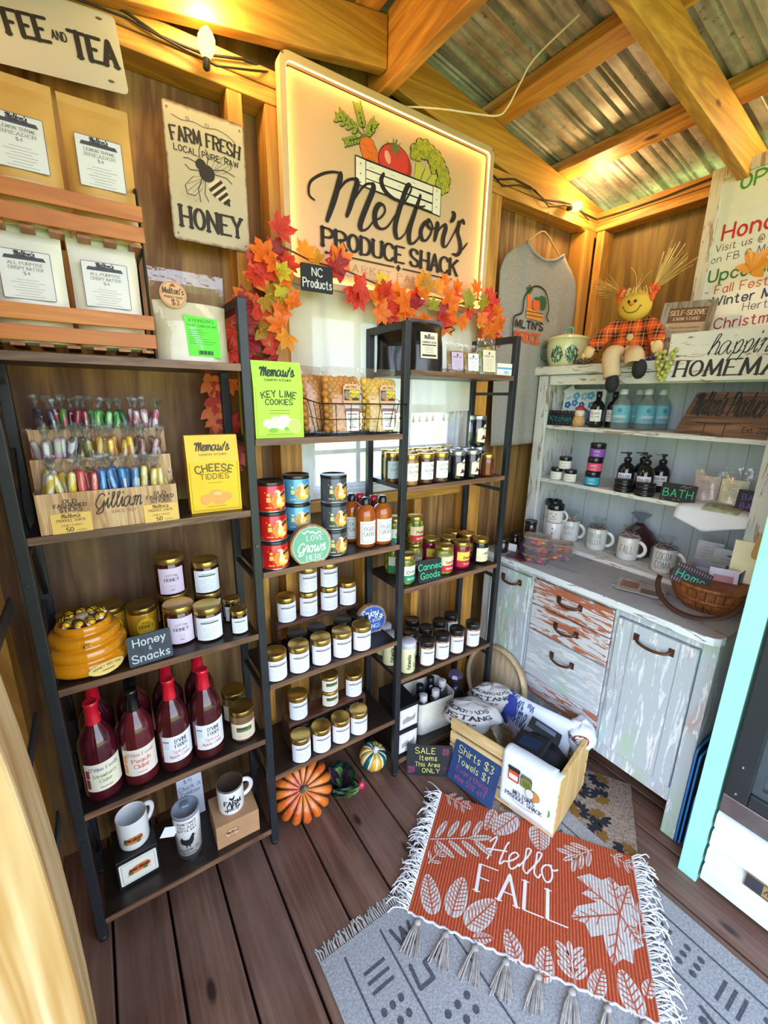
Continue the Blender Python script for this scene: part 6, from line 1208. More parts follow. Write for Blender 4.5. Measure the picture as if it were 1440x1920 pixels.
slab('rail', -.075, -.452, .797, .82, PD); slab('rail', -.466, -.746, .782, .82, PD); slab('rail', YL - .05, -.06, .79, .82, PD); slab('rail', -.466, -.746, .14, .20, PD); slab('rail', -.075, -.452, .21, .30, PDR); slab('rail', YL - .05, -.06, .14, .2, PD)
def pull(parent, y, z, x, w=.10):
    b = MB()
    for s in (-1, 1): b.box(x - .005, y + s*w/2 - .009, z - .012, x, y + s*w/2 + .009, z + .016, RUSTM)
    b.tube(catmull([(x - .003, y - w/2, z + .004), (x - .020, y - w*.38, z - .006), (x - .026, y, z - .012), (x - .020, y + w*.38, z - .006), (x - .003, y + w/2, z + .004)], 5), .0055, RUSTM, 8); return b.build('handle', parent)
for z0, z1_, m in ((.672, .792, PDR), (.543, .666, PDR), (.306, .537, PDR3)): d = slab('drawer', -.078, -.449, z0, z1_, m, XC - .006, .026); pull(d, -.263, z1_ - .050 if z1_ > .6 else z1_ - .07, XC - .006)
d = slab('door', -.470, -.742, .205, .776, PD, XC - .010, .026); pull(d, -.606, .728, XC - .010, .12)
MB().box(XC - .011, -.528, .207, XC - .0095, -.526, .774, mat('#8f8f90', .8)).build('panel_groove', d); MB().box(XC - .011, -.690, .207, XC - .0095, -.688, .774, mat('#8f8f90', .8)).build('panel_groove', d)
d = slab('door', YL - .054, -.058, .205, .786, PD, XC - .010, .026); pull(d, .045, .740, XC - .010, .10)
MB().box(2.30, YR + .02, .0, 2.33, YL, .139, mat('#3a332e', .8)).build('toe_board', H)
for y0, y1 in ((YR + .004, YR + .06), (YL - .06, YL)): MB().box(XB - .06, y0, 0, XB, y1, .14, PD).build('back_leg', H)
# upper hutch
XH, XK = 2.075, 2.41; y1h, y0h = .244, -.765
MB().box(XK, y0h, .847, XK + .012, y1h, 1.70, BACK).build('back_panel', H)
b = MB()
for i in range(1, 8): y = y1h - i*.135; b.box(XK - .0008, y - .0012, .87, XK + .001, y + .0012, 1.7, mat('#8d9698', .9))
b.build('board_joints', H)
for y0, y1 in ((y1h - .018, y1h), (y0h, y0h + .018)): MB().box(XH + .018, y0, .847, XK, y1, 1.70, PW).build('side_panel', H)
slab('face_stile', y1h, y1h - .062, .847, 1.70, PW, XH, .018); slab('face_stile', y0h, y0h + .062, .847, 1.70, PW, XH, .018); slab('face_rail', y1h - .063, y0h + .063, 1.655, 1.70, PWY, XH, .018)
MB().box(XH - .025, y0h - .02, 1.702, XK + .012, y1h + .02, 1.742, PWY).build('top_board', H, bevel=.004)
MB().box(XH + .004, y0h + .019, .847, XK - .001, y1h - .019, .868, PWY).build('base_board', H, bevel=.002)
for z in (1.461, 1.190): MB().box(XH + .019, y0h + .0185, z - .018, XK - .001, y1h - .0185, z, PWY).build('hutch_shelf', H, bevel=.002)
G, s1, s2, TP = .8685, 1.4615, 1.1905, 1.7425; RZ = -PI/2
def onwall(k): return RZ
# ---------------------------------------------------------------- things on the counter and ledge
def mug_deco(rows, col='#4a4648'):
    def d(m, fn, f2):
        for s, z, h, w_ in rows: m.polys(sh(text2d(s, h, .055, fit=w_), 0, z), ink(col), f2)
    return d
def wrapped_mug(label, loc, rows, hd, bow, rz):
    t = thing('gift_mug', label, 'mug', loc, rz); mug_parts(t, .045, .108, hd, mug_deco(rows))
    b = MB(); b.lathe([(.052, .001), (.056, .04), (.055, .10), (.04, .118), (.014, .124), (.010, .128), (.02, .14), (.036, .156)], CEL, 11, smooth=False); b.build('cellophane_wrap', t)
    b = MB()
    for i in range(7): a = i*.9; b.tube(catmull([(.008*math.cos(a), .008*math.sin(a), .112), (.03*math.cos(a), .03*math.sin(a), .118 + .008*(i % 2)), (.045*math.cos(a + .5), .045*math.sin(a + .5), .108)], 4), .0015, mat(bow, .7), 5)
    b.build('bow', t)
    MB().lathe([(.041, .096), (.036, .104), (.02, .110), (0, .111)], mat('#b08a86', .8, 0, .2), 14).build('tissue_fill', t)
wrapped_mug('cream wrapped mug with faint lettering, leftmost of the wrapped mugs', (2.205, .050, G), [('HAPPY', .062, .020, .055), ('DAYS', .036, .018, .045)], -.2, '#d8d2c0', -1.25)
wrapped_mug('cream wrapped mug with dark bow lettered Fortune Teller', (2.195, -.105, G), [('FORTUNE', .064, .022, .062), ('TELLER', .030, .026, .062)], -.1, '#3a3a3e', -1.25)
wrapped_mug('cream wrapped mug lettered Fall with pink straw bow', (2.190, -.262, G), [('FALL', .036, .036, .058)], -.3, '#d6a8a0', -1.25)
wrapped_mug('cream wrapped mug lettered Cocoa Coma, rightmost of the wrapped mugs', (2.165, -.430, G), [('COCOA', .062, .032, .060), ('COMA', .022, .032, .058)], -.2, '#2c2c30', -1.25)
def snowmug():
    r = .042; b = MB().lathe([(0, 0), (r*.95, 0), (r, .004), (r, .066), (r*1.02, .068)], CER, 28); c = MB().lathe([(r*1.02, .066), (r*1.04, .07), (r*1.04, .094), (r*.98, .096), (r*.95, .094), (r*.95, .07), (0, .07)], mat('#15171c', .2, 0, .05, .5), 28); h = MB(); h.M = Matrix.Rotation(-.3, 4, 'Z'); h.tube([(r + .026*math.sin(a), 0, .036 + .026*math.cos(a)) for a in [PI*i/9 for i in range(10)]], .005, CER, 8)
    p = MB(); fn = CY(r + .0005); p.polys([ell(-.012, .048, .003, .003, 8), ell(.012, .048, .003, .003, 8)] + [ell(-.014 + i*.0056, .022 - .003*math.sin(PI*i/5) * 1.4, .002, .002, 6) for i in range(6)], BLK, fn); p.polys([[(-.004, .038), (.014, .034), (-.002, .030)]], ink('#e0622a'), fn); return [P('body', b), P('black_rim', c), P('handle', h), P('printed_face', p)]
def snowlow():
    r = .042; p = MB(); fn = CY(r + .0005); p.polys([ell(0, .06, .004, .004, 8), ell(0, .035, .004, .004, 8)], BLK, fn); return [P('body', MB().lathe([(0, 0), (r*.95, 0), (r, .004), (r, .088), (r*.96, .09), (r*.96, .02), (0, .02)], CER, 28)), P('printed_buttons', p)]
for x, y, nm in ((2.225, .178, 'rear'), (2.155, .115, 'front')):
    place(proto('snowlow', snowlow), 'snowman_mug', 'white mug with black buttons, bottom of the %s snowman stack' % nm, 'mug', (x, y, G), -1.1); place(proto('snowmug', snowmug), 'snowman_mug', 'snowman face mug with black rim, top of the %s stack' % nm, 'mug', (x, y, G + .0915), -1.15)
# pine scented bag behind the mugs
b = MB(); b.lathe([(0, 0), (.10, .0), (.12, .03), (.115, .07), (.08, .11), (.03, .145), (.014, .155)], mat('#3f1d26', .35, 0, .5, .3, 60), 18, (0, 0, 0), .75, .75); t = thing('potpourri_bag', 'dark maroon bag of potpourri tied with silver, behind the wrapped mugs', 'bag', (2.305, -.245, G), 0); b.build('bag', t); b = MB(); b.lathe([(.012, .15), (.016, .156), (.012, .162), (.03, .18), (.045, .195)], film('silver_film', '#dfe6f2', .5, .25, .1), 9, smooth=False); b.build('tied_top', t)
# soap containers
def soapbox(seed):
    random.seed(seed); b = MB(); b.prism(rrect(-.055, -.042, .055, .042, .012), .0, .034, film('clear_tub', '#f3ece8', .22, .12, .1), lambda u, v, h: (u*(.9 + h*2.5), v*(.9 + h*2.5), h)); l = MB(); l.prism(rrect(-.060, -.047, .060, .047, .012), .034, .040, film('clear_lid', '#f6ece8', .3, .22, .1)); m = MB()
    for i in range(9): m.ball((random.uniform(-.036, .036), random.uniform(-.026, .026), .010 + (i % 2)*.011), .0105, mat(['#e8584a', '#f08a2c', '#d84a86', '#8a5aa8', '#e8c04a'][(i + seed) % 5], .5), 8, (1.3, 1.1, .75))
    return [P('clear_tub', b), P('lid', l), P('bath_melts', m)]
for i, (x, y, z, s, l) in enumerate(((1.835, -.030, .8465, 1, 'clear tub of bright bath melts, bottom of the front stack of three'), (1.837, -.026, .8875, 2, 'clear tub of bright bath melts, middle of the front stack of three'), (1.842, -.018, .9285, 3, 'clear tub of bright bath melts, top of the front stack of three'), (1.955, -.065, .8465, 4, 'clear tub of bath melts, bottom of the rear stack'), (1.957, -.062, .8875, 5, 'clear tub of bath melts, top of the rear stack'))):
    place(proto('soap%d' % s, lambda: soapbox(s)), 'bath_melt_tub', l, 'container', (x, y, z), -1.15 + .06*i, 'bath melt tubs')
AMB = proto('amber', lambda: [P('jar_body', MB().lathe([(0, 0), (.028, 0), (.030, .004), (.030, .05), (.026, .054)], glassy('#2a1812'), 20)), P('lid', lid(.031, .052, .016, BLID))])
for x, y, z, l in ((1.99, .135, .8465, 'dark amber candle jar, rear one at the left end of the counter'), (1.905, .100, .8465, 'dark amber candle jar, right one at the left end of the counter'), (1.925, .175, .8465, 'dark amber candle jar, left one at the left end of the counter'), (1.99, .135, .9155, 'dark amber candle jar stacked on the rear candle jar'), (1.80, .150, .8465, 'black candle jar near the front left corner of the counter')): place(AMB, 'candle_jar', l, 'jar', (x, y, z), 0, 'candle jars')
t = thing('price_card', 'purple chalk card leaning on the candle jars', 'card', (1.868, .060, .847), (-.25, 0, -1.35)); MB().box(-.036, 0, 0, .036, .002, .062, mat('#2d2448', .6)).build('card', t); b = MB(); b.polys(sh(text2d('Mood', .014, .1), 0, .038) + sh(text2d('Wax', .012, .1), 0, .016), ink('#a05ac0'), FX(-.0006)); b.build('chalk_lettering', t)
b = MB(); b.cb((0, 0, 0), (.05, .002, .035), WHT, (-.2, 0, 0)); solo('white_card', b, 'small white card in front of the left candle jars', 'card', (1.845, .128, .866), -1.3)
for i in range(3): solo('leaflet', MB().box(-.04, -.055, 0, .04, .055, .001, mat(['#7a2a2c', '#9a4438', '#5a2030'][i], .4)), ['maroon leaflet on the counter, bottom of the small pile', 'rust leaflet on the counter, middle of the small pile', 'dark red leaflet on the counter, top of the small pile'][i], 'paper', (1.81, .045, .8466 + i*.0013), -.2 + i*.3)
for i, (c, a, l) in enumerate((('#b9bcc6', .4, 'bottom one'), ('#8a8c94', .25, 'middle one'), ('#a89c92', .55, 'top one'))):
    b = MB(); b.box(-.055, -.085, 0, .055, .085, .003, mat(c, .3)); b.box(-.05, -.08, .003, .0, .0, .0035, mat('#6d5a4c', .4)); b.box(-.02, .01, .003, .05, .075, .0035, mat(['#2c2e36', '#c9c4c0', '#8a5a3a'][i], .4)); solo('craft_packet', b, 'flat plastic craft packet in front of the mugs, %s of the pile' % l, 'packet', (1.945 - i*.012, -.445 - .01*i, .8467 + i*.004), a - .2)
# basket
BW = wood('basket_wood', '#9c5a2c', '#6b3818', 'z', 1.6, .5); t = thing('split_wood_basket', 'brown split wood basket with hoop handle at the right of the counter', 'basket', (1.99, -.665, .8465), 0)
b = MB(); n = 28
for i in range(n):
    a0, a1 = 2*PI*(i + .04)/n, 2*PI*(i + .96)/n; v = []
    for r, z in ((.072, .002), (.098, .03), (.114, .07), (.120, .108)): v += [(r*math.cos(a0), r*1.05*math.sin(a0), z), (r*math.cos(a1), r*1.05*math.sin(a1), z)]
    b.add(v, [(0, 1, 3, 2), (2, 3, 5, 4), (4, 5, 7, 6)], BW, False)
b.lathe([(.0, .004), (.072, .004)], BW, 24); b.build('staves', t, solid=.002)
for r, z, h in ((.123, .094, .016), (.108, .046, .012)): MB().lathe([(r*.985, z), (r, z), (r*1.02, z + h), (r*1.005, z + h)], BW, 32, sy=1.05).build('band', t)
b = MB(); hp = [(-.10 - .075*math.sin(a), .130*math.cos(a), .10 - .085*math.sin(a)) for a in [PI*i/20 for i in range(21)]]; b.tube(hp, .009, mat('#3a1f14', .5), 8, flat=.35); b.build('hoop_handle', t)
slate_sign('chalk_sign', 'black striped chalk sign reading Home in the basket', 'sign', .115, .075, .004, (1.885, -.625, .938), (-.45, .28, -1.25), [('Home', .0, .022, .028, '#3fbf9a', dict(w=.10))], mat('#1c191d', .6), lambda b: b.polys([rect(-.052 + i*.0085, .004, -.050 + i*.0085, .016) for i in range(13)] + [rect(-.052 + i*.0085, .058, -.050 + i*.0085, .07) for i in range(13)], ink('#b87a9a'), FX(-.0006)))
for i, (x, y, z, w, h, c, rz, l) in enumerate(((2.0, -.64, .90, .10, .11, '#5b5866', -1.4, 'grey blue packet standing in the basket'), (2.03, -.69, .905, .10, .10, '#3d3436', -1.5, 'dark packet standing in the basket'), (1.985, -.70, .90, .085, .105, '#c9c0d6', -1.2, 'pale lilac packet standing in the basket'))):
    b = MB(); b.cb((0, 0, h/2), (w, .006, h), mat(c, .35)); b.cb((0, -.0035, h*.6), (w*.7, .001, h*.35), mat('#a86a7a' if i == 2 else '#8c8a90', .4)); solo('packet', b, l, 'packet', (x, y, z), (-.25, 0, rz))
# tarts and cards on the right of the ledge
def card(label, x, y, z, w, h, col, rz, lean, deco=None, name='product_card'):
    t = thing(name, label, 'card', (x, y, z), (lean, 0, rz)); MB().box(-w/2, 0, 0, w/2, .002, h, mat(col, .35, 0, .05)).build('card', t)
    if deco: b = MB(); deco(b); b.build('printed_front', t)
card('pale grey product card with yellow flash behind the cocoa mug', 2.235, -.560, G, .09, .155, '#c6c9c8', -1.45, -.12, lambda b: (b.polys([[(.015, .05), (.03, .05), (.026, .12)]], ink('#e9dc6c'), FX(-.0006)), lines(b, -.035, .01, .09, .13, 4, GRY, FX(-.0006))))
def sink(b): b.polys(sh(text2d('kitchen', .007, .12), -.012, .105), GRY, FX(-.0006)); lines(b, -.04, .04, .075, .095, 3, GRY, FX(-.0006)); b.polys([ell(.006, .125, .020, .005, 12)], ink('#6a6c6c'), FX(-.0006))
card('pale grey hang card with chrome sink strainer', 2.20, -.645, G, .115, .150, '#c2c8c6', -1.45, -.12, sink)
b = MB(); b.M = Matrix.Rotation(PI/2, 4, 'X'); b.lathe([(.026, 0), (.028, .004), (.022, .009), (.010, .004), (0, .006)], mat('#cfd4da', .12, .95), 24); solo('sink_strainer', b, 'chrome sink strainer on the pale grey hang card', 'strainer', (2.187, -.655, G + .045), (-.12, 0, -1.45))
card('cream tag with string standing in front of the right hutch post', 2.045, -.73, .8465 + .10, .075, .16, '#e6dcae', -1.35, -.15, None, 'cream_tag'); b = MB(); b.prism(rrect(-.018, 0, .018, .10, .017), 0, .006, mat('#c9974c', .5), lambda u, v, h: (u, h, v)); solo('wooden_paddle', b, 'small tan wooden paddle hanging by the right hutch post', 'paddle', (2.035, -.762, 1.055), (0, .12, -1.35))
# ---------------------------------------------------------------- middle hutch shelf: bath
def tinj(key, lab): return proto(key, lambda: [P('jar_body', MB().lathe([(0, 0), (.029, 0), (.030, .003), (.030, .04)], mat('#e8e6de', .25), 22)), P('lid', lid(.0305, .040, .019, BLID)), P('paper_label', wlabel(.030, .004, .037, 2.6, ink(lab[0]), 'text', [('BALM', .62, .006, ink(lab[1]), dict(w=.14)), ('cream', .2, .007, ink(lab[2]), dict(w=.14))]))])
CRJ = tinj('crj', ('#eeeadf', '#c0563a', '#3f9ab0'))
for x, y, z, l in ((2.135, .122, s2, 'small cream balm jar, left one of the bottom pair'), (2.135, .045, s2, 'small cream balm jar, right one of the bottom pair'), (2.140, .084, s2 + .0595, 'small cream balm jar stacked on top of two others')): place(CRJ, 'balm_jar', l, 'jar', (x, y, z), -1.2, 'cream balm jars')
for i, (c, nm) in enumerate((('#3aa6cc', 'blue'), ('#e0567c', 'pink'), ('#8a52b0', 'purple'))): place(proto('scr' + c, lambda: [P('jar_body', MB().lathe([(0, 0), (.033, 0), (.034, .003), (.034, .046)], mat('#1c1a20', .25), 22)), P('lid', lid(.0345, .046, .021, BLID)), P('paper_label', wlabel(.034, .005, .042, 2.7, ink(c), 'text', [('SUGAR', .6, .006, WHT, dict(w=.14)), ('scrub', .2, .006, WHT, dict(w=.14))]))]), 'scrub_jar', 'black-lidded scrub jar with %s label in the stack of three' % nm, 'jar', (2.135, -.072 - .004*i, s2 + .0675*i), -1.2)
def pump():
    r = .036; b = MB().lathe([(0, 0), (r*.95, 0), (r, .004), (r, .085), (r*.92, .10), (r*.6, .114), (r*.36, .12), (r*.36, .126)], glassy('#131416'), 24); c = MB().lathe([(.016, .124), (.0165, .140), (.012, .144), (.006, .146), (.006, .158), (.013, .160), (.013, .168), (0, .168)], BLID, 16); c.cb((-.018, -.006, .164), (.030, .010, .006), BLID)
    return [P('bottle_body', b), P('pump_top', c), P('paper_label', wlabel(r, .030, .075, 1.7, ink('#e9ebee'), 'text', [('SEA & TREE', .62, .007, BLK, dict(w=.17, fit=.045)), ('hand soap', .35, .005, GRY, dict(w=.13)), ('8 oz', .15, .004, GRY, dict(w=.13))]))]
for x, y, l in ((2.205, -.190, 'black pump soap bottle, front left'), (2.270, -.228, 'black pump soap bottle, rear left'), (2.185, -.285, 'black pump soap bottle, front right'), (2.275, -.310, 'black pump soap bottle, rear right')): place(proto('pump', pump), 'soap_bottle', l, 'bottle', (x, y, s2), -1.25, 'black soap bottles')
TINB = mat('#17181a', .3, .3, .1, .4)
def tinf(): return [P('tin_body', MB().lathe([(0, 0), (.038, 0), (.039, .002), (.039, .015)], TINB, 26)), P('lid', MB().lathe([(.0395, .0152), (.0402, .0155), (.0402, .026), (.038, .028), (0, .028)], TINB, 26)), P('silver_seam', MB().lathe([(.0396, .0145), (.0403, .015), (.0396, .0155)], SILV, 26))]
for x, y, nm in ((2.128, -.228, 'left'), (2.122, -.322, 'right')):
    for q in range(2): place(proto('tinf', tinf), 'balm_tin', 'flat black tin, %s of the %s stack in front of the soap' % (('bottom', 'top')[q], nm), 'tin', (x, y, s2 + q*.0285), 0, 'flat black tins')
def dashes(b): random.seed(2); [b.polys(sh([rect(-.006, -.0008, .006, .0008)], random.uniform(-.055, .055), z, random.uniform(-.9, .9)), ink('#b88aa0'), FX(-.0006)) for z in (.006, .007, .066, .067, .064, .01, .008, .06)]
slate_sign('chalk_sign', 'black chalk sign reading Bath on the middle hutch shelf', 'sign', .125, .074, .004, (2.105, -.455, s2), (-.15, 0, -1.5), [('BATH', 0, .020, .030, '#3fbf86', dict(w=.11))], mat('#1b1b20', .6), dashes)
def salts(col): return lambda: [P('clear_pouch', pouch(.095, .155, .03, lambda v: BAG, .8, 12, 6)[0]), P('bath_salts', pouch(.088, .105, .026, lambda v: mat(col, .7, 0, .25, 0, 200), 1.05, 10, 6)[0]), P('print_block', (lambda m: (lines(m, -.03, .03, .04, .085, 7, ink('#9a96a0'), FX(-.019)), m)[1])(MB()))]
for x, y, c, l in ((2.215, -.510, '#d9c3c0', 'clear pouch of pinkish bath salts beside the Bath sign'), (2.205, -.605, '#ebe3c8', 'clear pouch of cream bath salts, right one')): place(proto('salt' + c, salts(c)), 'salts_pouch', l, 'pouch', (x, y, s2), (-.1, 0, -1.45))
t = thing('round_basket', 'pale round basket of bath bars at the right end of the middle hutch shelf', 'basket', (2.25, -.683, s2), 0); b = MB(); b.lathe([(.0, .002), (.040, 0), (.056, .05), (.053, .05), (.038, .004)], mat('#cfc8b4', .7), 24); b.build('bowl', t); b = MB(); b.M = Matrix.Translation((0, 0, .05)); b.tube([(0, .055*math.cos(a), .085*math.sin(a)) for a in [PI*i/16 for i in range(17)]], .006, mat('#d6d0be', .6), 8, flat=.5); b.build('hoop_handle', t)
for i in range(4): solo('wrapped_bar', MB().cb((0, 0, .02), (.05, .018, .034), mat(['#c9b59a', '#a88a72', '#e0d8c8', '#8a7a70'][i], .5)), 'wrapped bath bar in the pale round basket, number %s from the left' % ('one', 'two', 'three', 'four')[i], 'soap', (2.235 + .006*i, -.655 - .018*i, s2 + .022), (-.2, 0, -1.3 - .1*i))
slate_sign('chalk_sign', 'dark chalk sign with violet lettering cut off by the right hutch post', 'sign', .10, .085, .004, (2.135, -.690, s2), (-.15, .0, -1.5), [('BATH', 0, .048, .020, '#7a5ac0', dict(w=.11)), ('BARS', 0, .016, .020, '#a050c0', dict(w=.11))], mat('#16181f', .6))
t = thing('paper_flyer', 'white curling paper flyer with green drawing hanging off the middle hutch shelf', 'paper'); L_ = ink('#e6e8f4')
def fly(u, v):
    y = -.475 - .235*u; d = v*.125*(1 - .45*abs(u - .45)*2*(.8)); 
    return (2.30 - .21*min(1, v*2.2) if v < .454 else 2.09 - .012 - .02*math.sin((v-.454)*3), y, s2 + .0025 + .012*math.sin(u*PI)*(1 if v < .45 else .6) - (max(0, v - .42)*.165*(1 - .5*abs(2*u - .9))))
b = MB(); b.sheet(fly, 14, 16, L_); b.build('sheet', t, solid=.0006)
b = MB(); b.sheet(lambda u, v: tuple(Vector(fly(.35 + .5*u, .30 + .22*v)) + Vector((-.0012, 0, .0016))), 8, 8, mat('#a3ab8c', .6, 0, .5, 0, 40)); b.build('printed_picture', t)
# ---------------------------------------------------------------- top hutch shelf: kitchen
slate_sign('chalk_sign', 'black dotted chalk sign reading Kitchen on the top hutch shelf', 'sign', .135, .072, .004, (2.150, .150, s1), (-.1, 0, -1.5), [('Kitchen', 0, .020, .026, '#2f8f8a', dict(w=.11, fit=.115))], mat('#191a1e', .6), lambda b: b.polys([ell(-.058 + .02*i, z + .003*(i % 2), .003, .002, 6) for i in range(7) for z in (.007, .063)], ink('#c98a9a'), FX(-.0006)))
t = thing('flower_print', 'white board with blue flower print and paper tag on the top hutch shelf', 'picture', (2.235, .098, s1), (-.12, 0, -1.5)); t.scale = (1.12, 1, 1.15); MB().box(-.095, 0, 0, .095, .012, .155, mat('#eef0ee', .4)).build('board', t); b = MB(); random.seed(9)
for i in range(5):
    for j in range(4):
        u, v = -.075 + i*.037 + random.uniform(-.006, .006), .02 + j*.036 + random.uniform(-.005, .005); r = random.uniform(.011, .017); c = ['#3a9ad0', '#58b0dc', '#2f6fb0', '#9ccbe0'][(i*2 + j) % 4]; b.polys([ell(u + r*.6*math.cos(a), v + r*.6*math.sin(a), r*.55, r*.5, 8) for a in (0, 1.25, 2.5, 3.77, 5.0)], ink(c), FX(-.0006 - .0001*((i + j) % 3))); b.polys([ell(u, v, r*.3, r*.3, 8)], ink('#e4eef0'), FX(-.0012))
b.build('printed_flowers', t); b = MB(); b.cb((-.07, -.003, .145), (.05, .001, .04), WHT, (0, -.5, 0)); b.build('paper_tag', t)
t = thing('snowman_figure', 'small stacked snowman figurine with blue scarf on the top hutch shelf', 'figurine', (2.160, .052, s1), -1.4); b = MB(); b.lathe([(0, 0), (.026, 0), (.030, .02), (.026, .042), (.022, .048)], mat('#d9a86c', .5), 20); b.build('dotted_body', t); MB().ball((0, 0, .064), .023, mat('#eae2d2', .5), 16, (1, 1, .95)).build('head', t); b = MB(); b.polys([ell(u, v, .0022, .0022, 6) for u, v in ((-.014, .01), (.012, .012), (-.006, .025), (.012, .032), (-.014, .036), (.002, .012))], BLK, CY(.0305)); b.polys([ell(u, .064 + v, .0018, .0018, 6) for u, v in ((-.008, .006), (.008, .006))], BLK, FX(-.0235)); b.polys([[(-.002, .062), (.006, .060), (-.002, .057)]], ink('#e0622a'), FX(-.0243)); b.build('painted_dots', t); b = MB(); b.lathe([(.022, .078), (.024, .084), (.014, .094), (.006, .1)], mat('#b03a3a', .7), 14); b.tube([(.02, .01, .08), (.032, .012, .07), (.034, .008, .04), (.03, .006, .02)], .006, mat('#2c4c8a', .7), 6); b.build('hat_and_scarf', t)
def wine(): return [P('bottle_body', MB().lathe([(0, 0), (.030, 0), (.031, .004), (.031, .095), (.026, .112), (.012, .125), (.011, .15)], glassy('#14161a'), 22)), P('cap', MB().lathe([(.0125, .14), (.013, .143), (.0125, .165), (0, .166)], BLID, 14)), P('paper_label', wlabel(.031, .028, .082, 1.8, ink('#eceae6'), 'text', [('GLAZE', .6, .009, BLK, dict(w=.16, serif=True, thin=.6)), ('RED WINE', .34, .006, BLK, dict(w=.14)), ('12 oz', .15, .004, GRY, dict(w=.14))]))]
for x, y, l in ((2.185, -.020, 'dark bottle with white label, left one beside the flower print'), (2.240, -.068, 'dark bottle with white label, half hidden by the doll boots')): place(proto('wine', wine), 'dark_bottle', l, 'bottle', (x, y, s1), -1.25, 'dark bottles')
def water(): return [P('bottle_body', MB().lathe([(0, 0), (.036, 0), (.038, .004), (.038, .105), (.030, .125), (.016, .140), (.015, .16)], film('water_glass', '#eef6f4', .3, .25, .04), 24)), P('cap', MB().lathe([(.017, .152), (.0175, .155), (.017, .175), (0, .176)], mat('#dfe4e4', .3), 16)), P('paper_label', wlabel(.038, .028, .105, 3.4, ink('#6fb3c6'), 'text', [('LAVENDER', .30, .009, ink('#e8e2dc'), dict(w=.17, fit=.06)), ('SPRAY', .13, .008, ink('#c9564a'), dict(w=.17)), ('o', .62, .02, ink('#3a86a8'), dict(w=.4))]))]
for i, (x, y, l) in enumerate(((2.195, -.130, 'clear bottle with aqua label, first from the left'), (2.300, -.150, 'clear bottle with aqua label, second from the left'), (2.235, -.218, 'clear bottle with aqua label, third from the left'), (2.320, -.240, 'clear bottle with aqua label, rightmost of the four'))): place(proto('water', water), 'spray_bottle', l, 'bottle', (x, y, s1), -1.25 + .2*i, 'aqua-labelled bottles')
WBR = wood('stained_board', '#8a6248', '#4c362c', 'x', 1.0, .5, .0, None, 1.0)
t = thing('wood_shop_sign', 'dark stained wood sign with carved script leaning on the top hutch shelf', 'sign', (2.125, -.580, s1), (-.22, 0, RZ)); b = MB(); b.prism([(-.190, 0), (.19, 0), (.19, .165), (-.145, .165)], 0, .018, WBR, lambda u, v, h: (u, h, v)); b.build('board', t); b = MB(); f = FX(-.0006); K2 = ink('#14161c'); b.polys(sh(text2d("Melton's Produce Shack", .085, .062, 'c', .18, fit=.32), .01, .078), K2, f); b.polys(sh(text2d('Est. 2026', .018, .13, fit=.085), .075, .020), K2, f); b.polys([rect(-.125, .046, -.01, .050), rect(-.09, .0, -.087, .046), rect(-.025, .0, -.022, .046), rect(-.15, .066, .17, .0665)], K2, f); b.build('carved_lettering', t)
b = MB()
for i in range(2): b.box(-.10 + .02*i, -.03, .0008*i, .10 + .015*i, .03, .0008*i + .0008, ink('#efefec'))
solo('paper_sheets', b, 'white paper sheets lying before the stained wood sign', 'paper', (2.110, -.370, s1), RZ)
# ---------------------------------------------------------------- on top of the hutch
ENA = mat('#d9d9a8', .2, 0, .06, .5); t = thing('enamel_pot', 'cream enamel pot with green speckles and lid on the left top of the hutch', 'pot', (2.140, .150, TP), -1.1)
b = MB(); b.lathe([(0, .002), (.066, 0), (.076, .006), (.088, .04), (.094, .08), (.092, .115), (.100, .122), (.104, .124), (.103, .127), (.09, .124)], ENA, 36); b.build('pot_body', t); b = MB(); b.lathe([(.098, .124), (.095, .130), (.06, .142), (.028, .150), (.022, .151)], ENA, 32); b.build('lid', t); b = MB(); b.tube(catmull([(-.018, 0, .15), (-.017, 0, .172), (.0, 0, .178), (.017, 0, .172), (.018, 0, .15)], 5), .006, mat('#5f9a86', .3), 8); b.build('lid_knob', t)
b = MB(); b.tube(catmull([(-.082, 0, .10), (-.110, 0, .098), (-.118, 0, .07), (-.105, 0, .04), (-.08, 0, .036)], 5), .007, mat('#35594c', .3), 8); b.build('handle', t); random.seed(31); b = MB()
for cx in (-.035, .035):
    for i in range(110): a = random.uniform(0, 6.28); q = math.sqrt(random.random()); u, v = cx + q*.031*math.cos(a), .052 + q*.036*math.sin(a); rr = .0785 + .21*min(v, .075) ; rr = (.076 + (v - .006)*.353 if v < .04 else .088 + (v - .04)*.15 if v < .08 else .094) + .0012; b.polys([ell(u, v, .0022, .007, 6, random.uniform(-.4, .4))], ink(['#2f6f60', '#1c2a26', '#4f9a86'][i % 3]), CY(rr))
b.build('green_speckles', t)
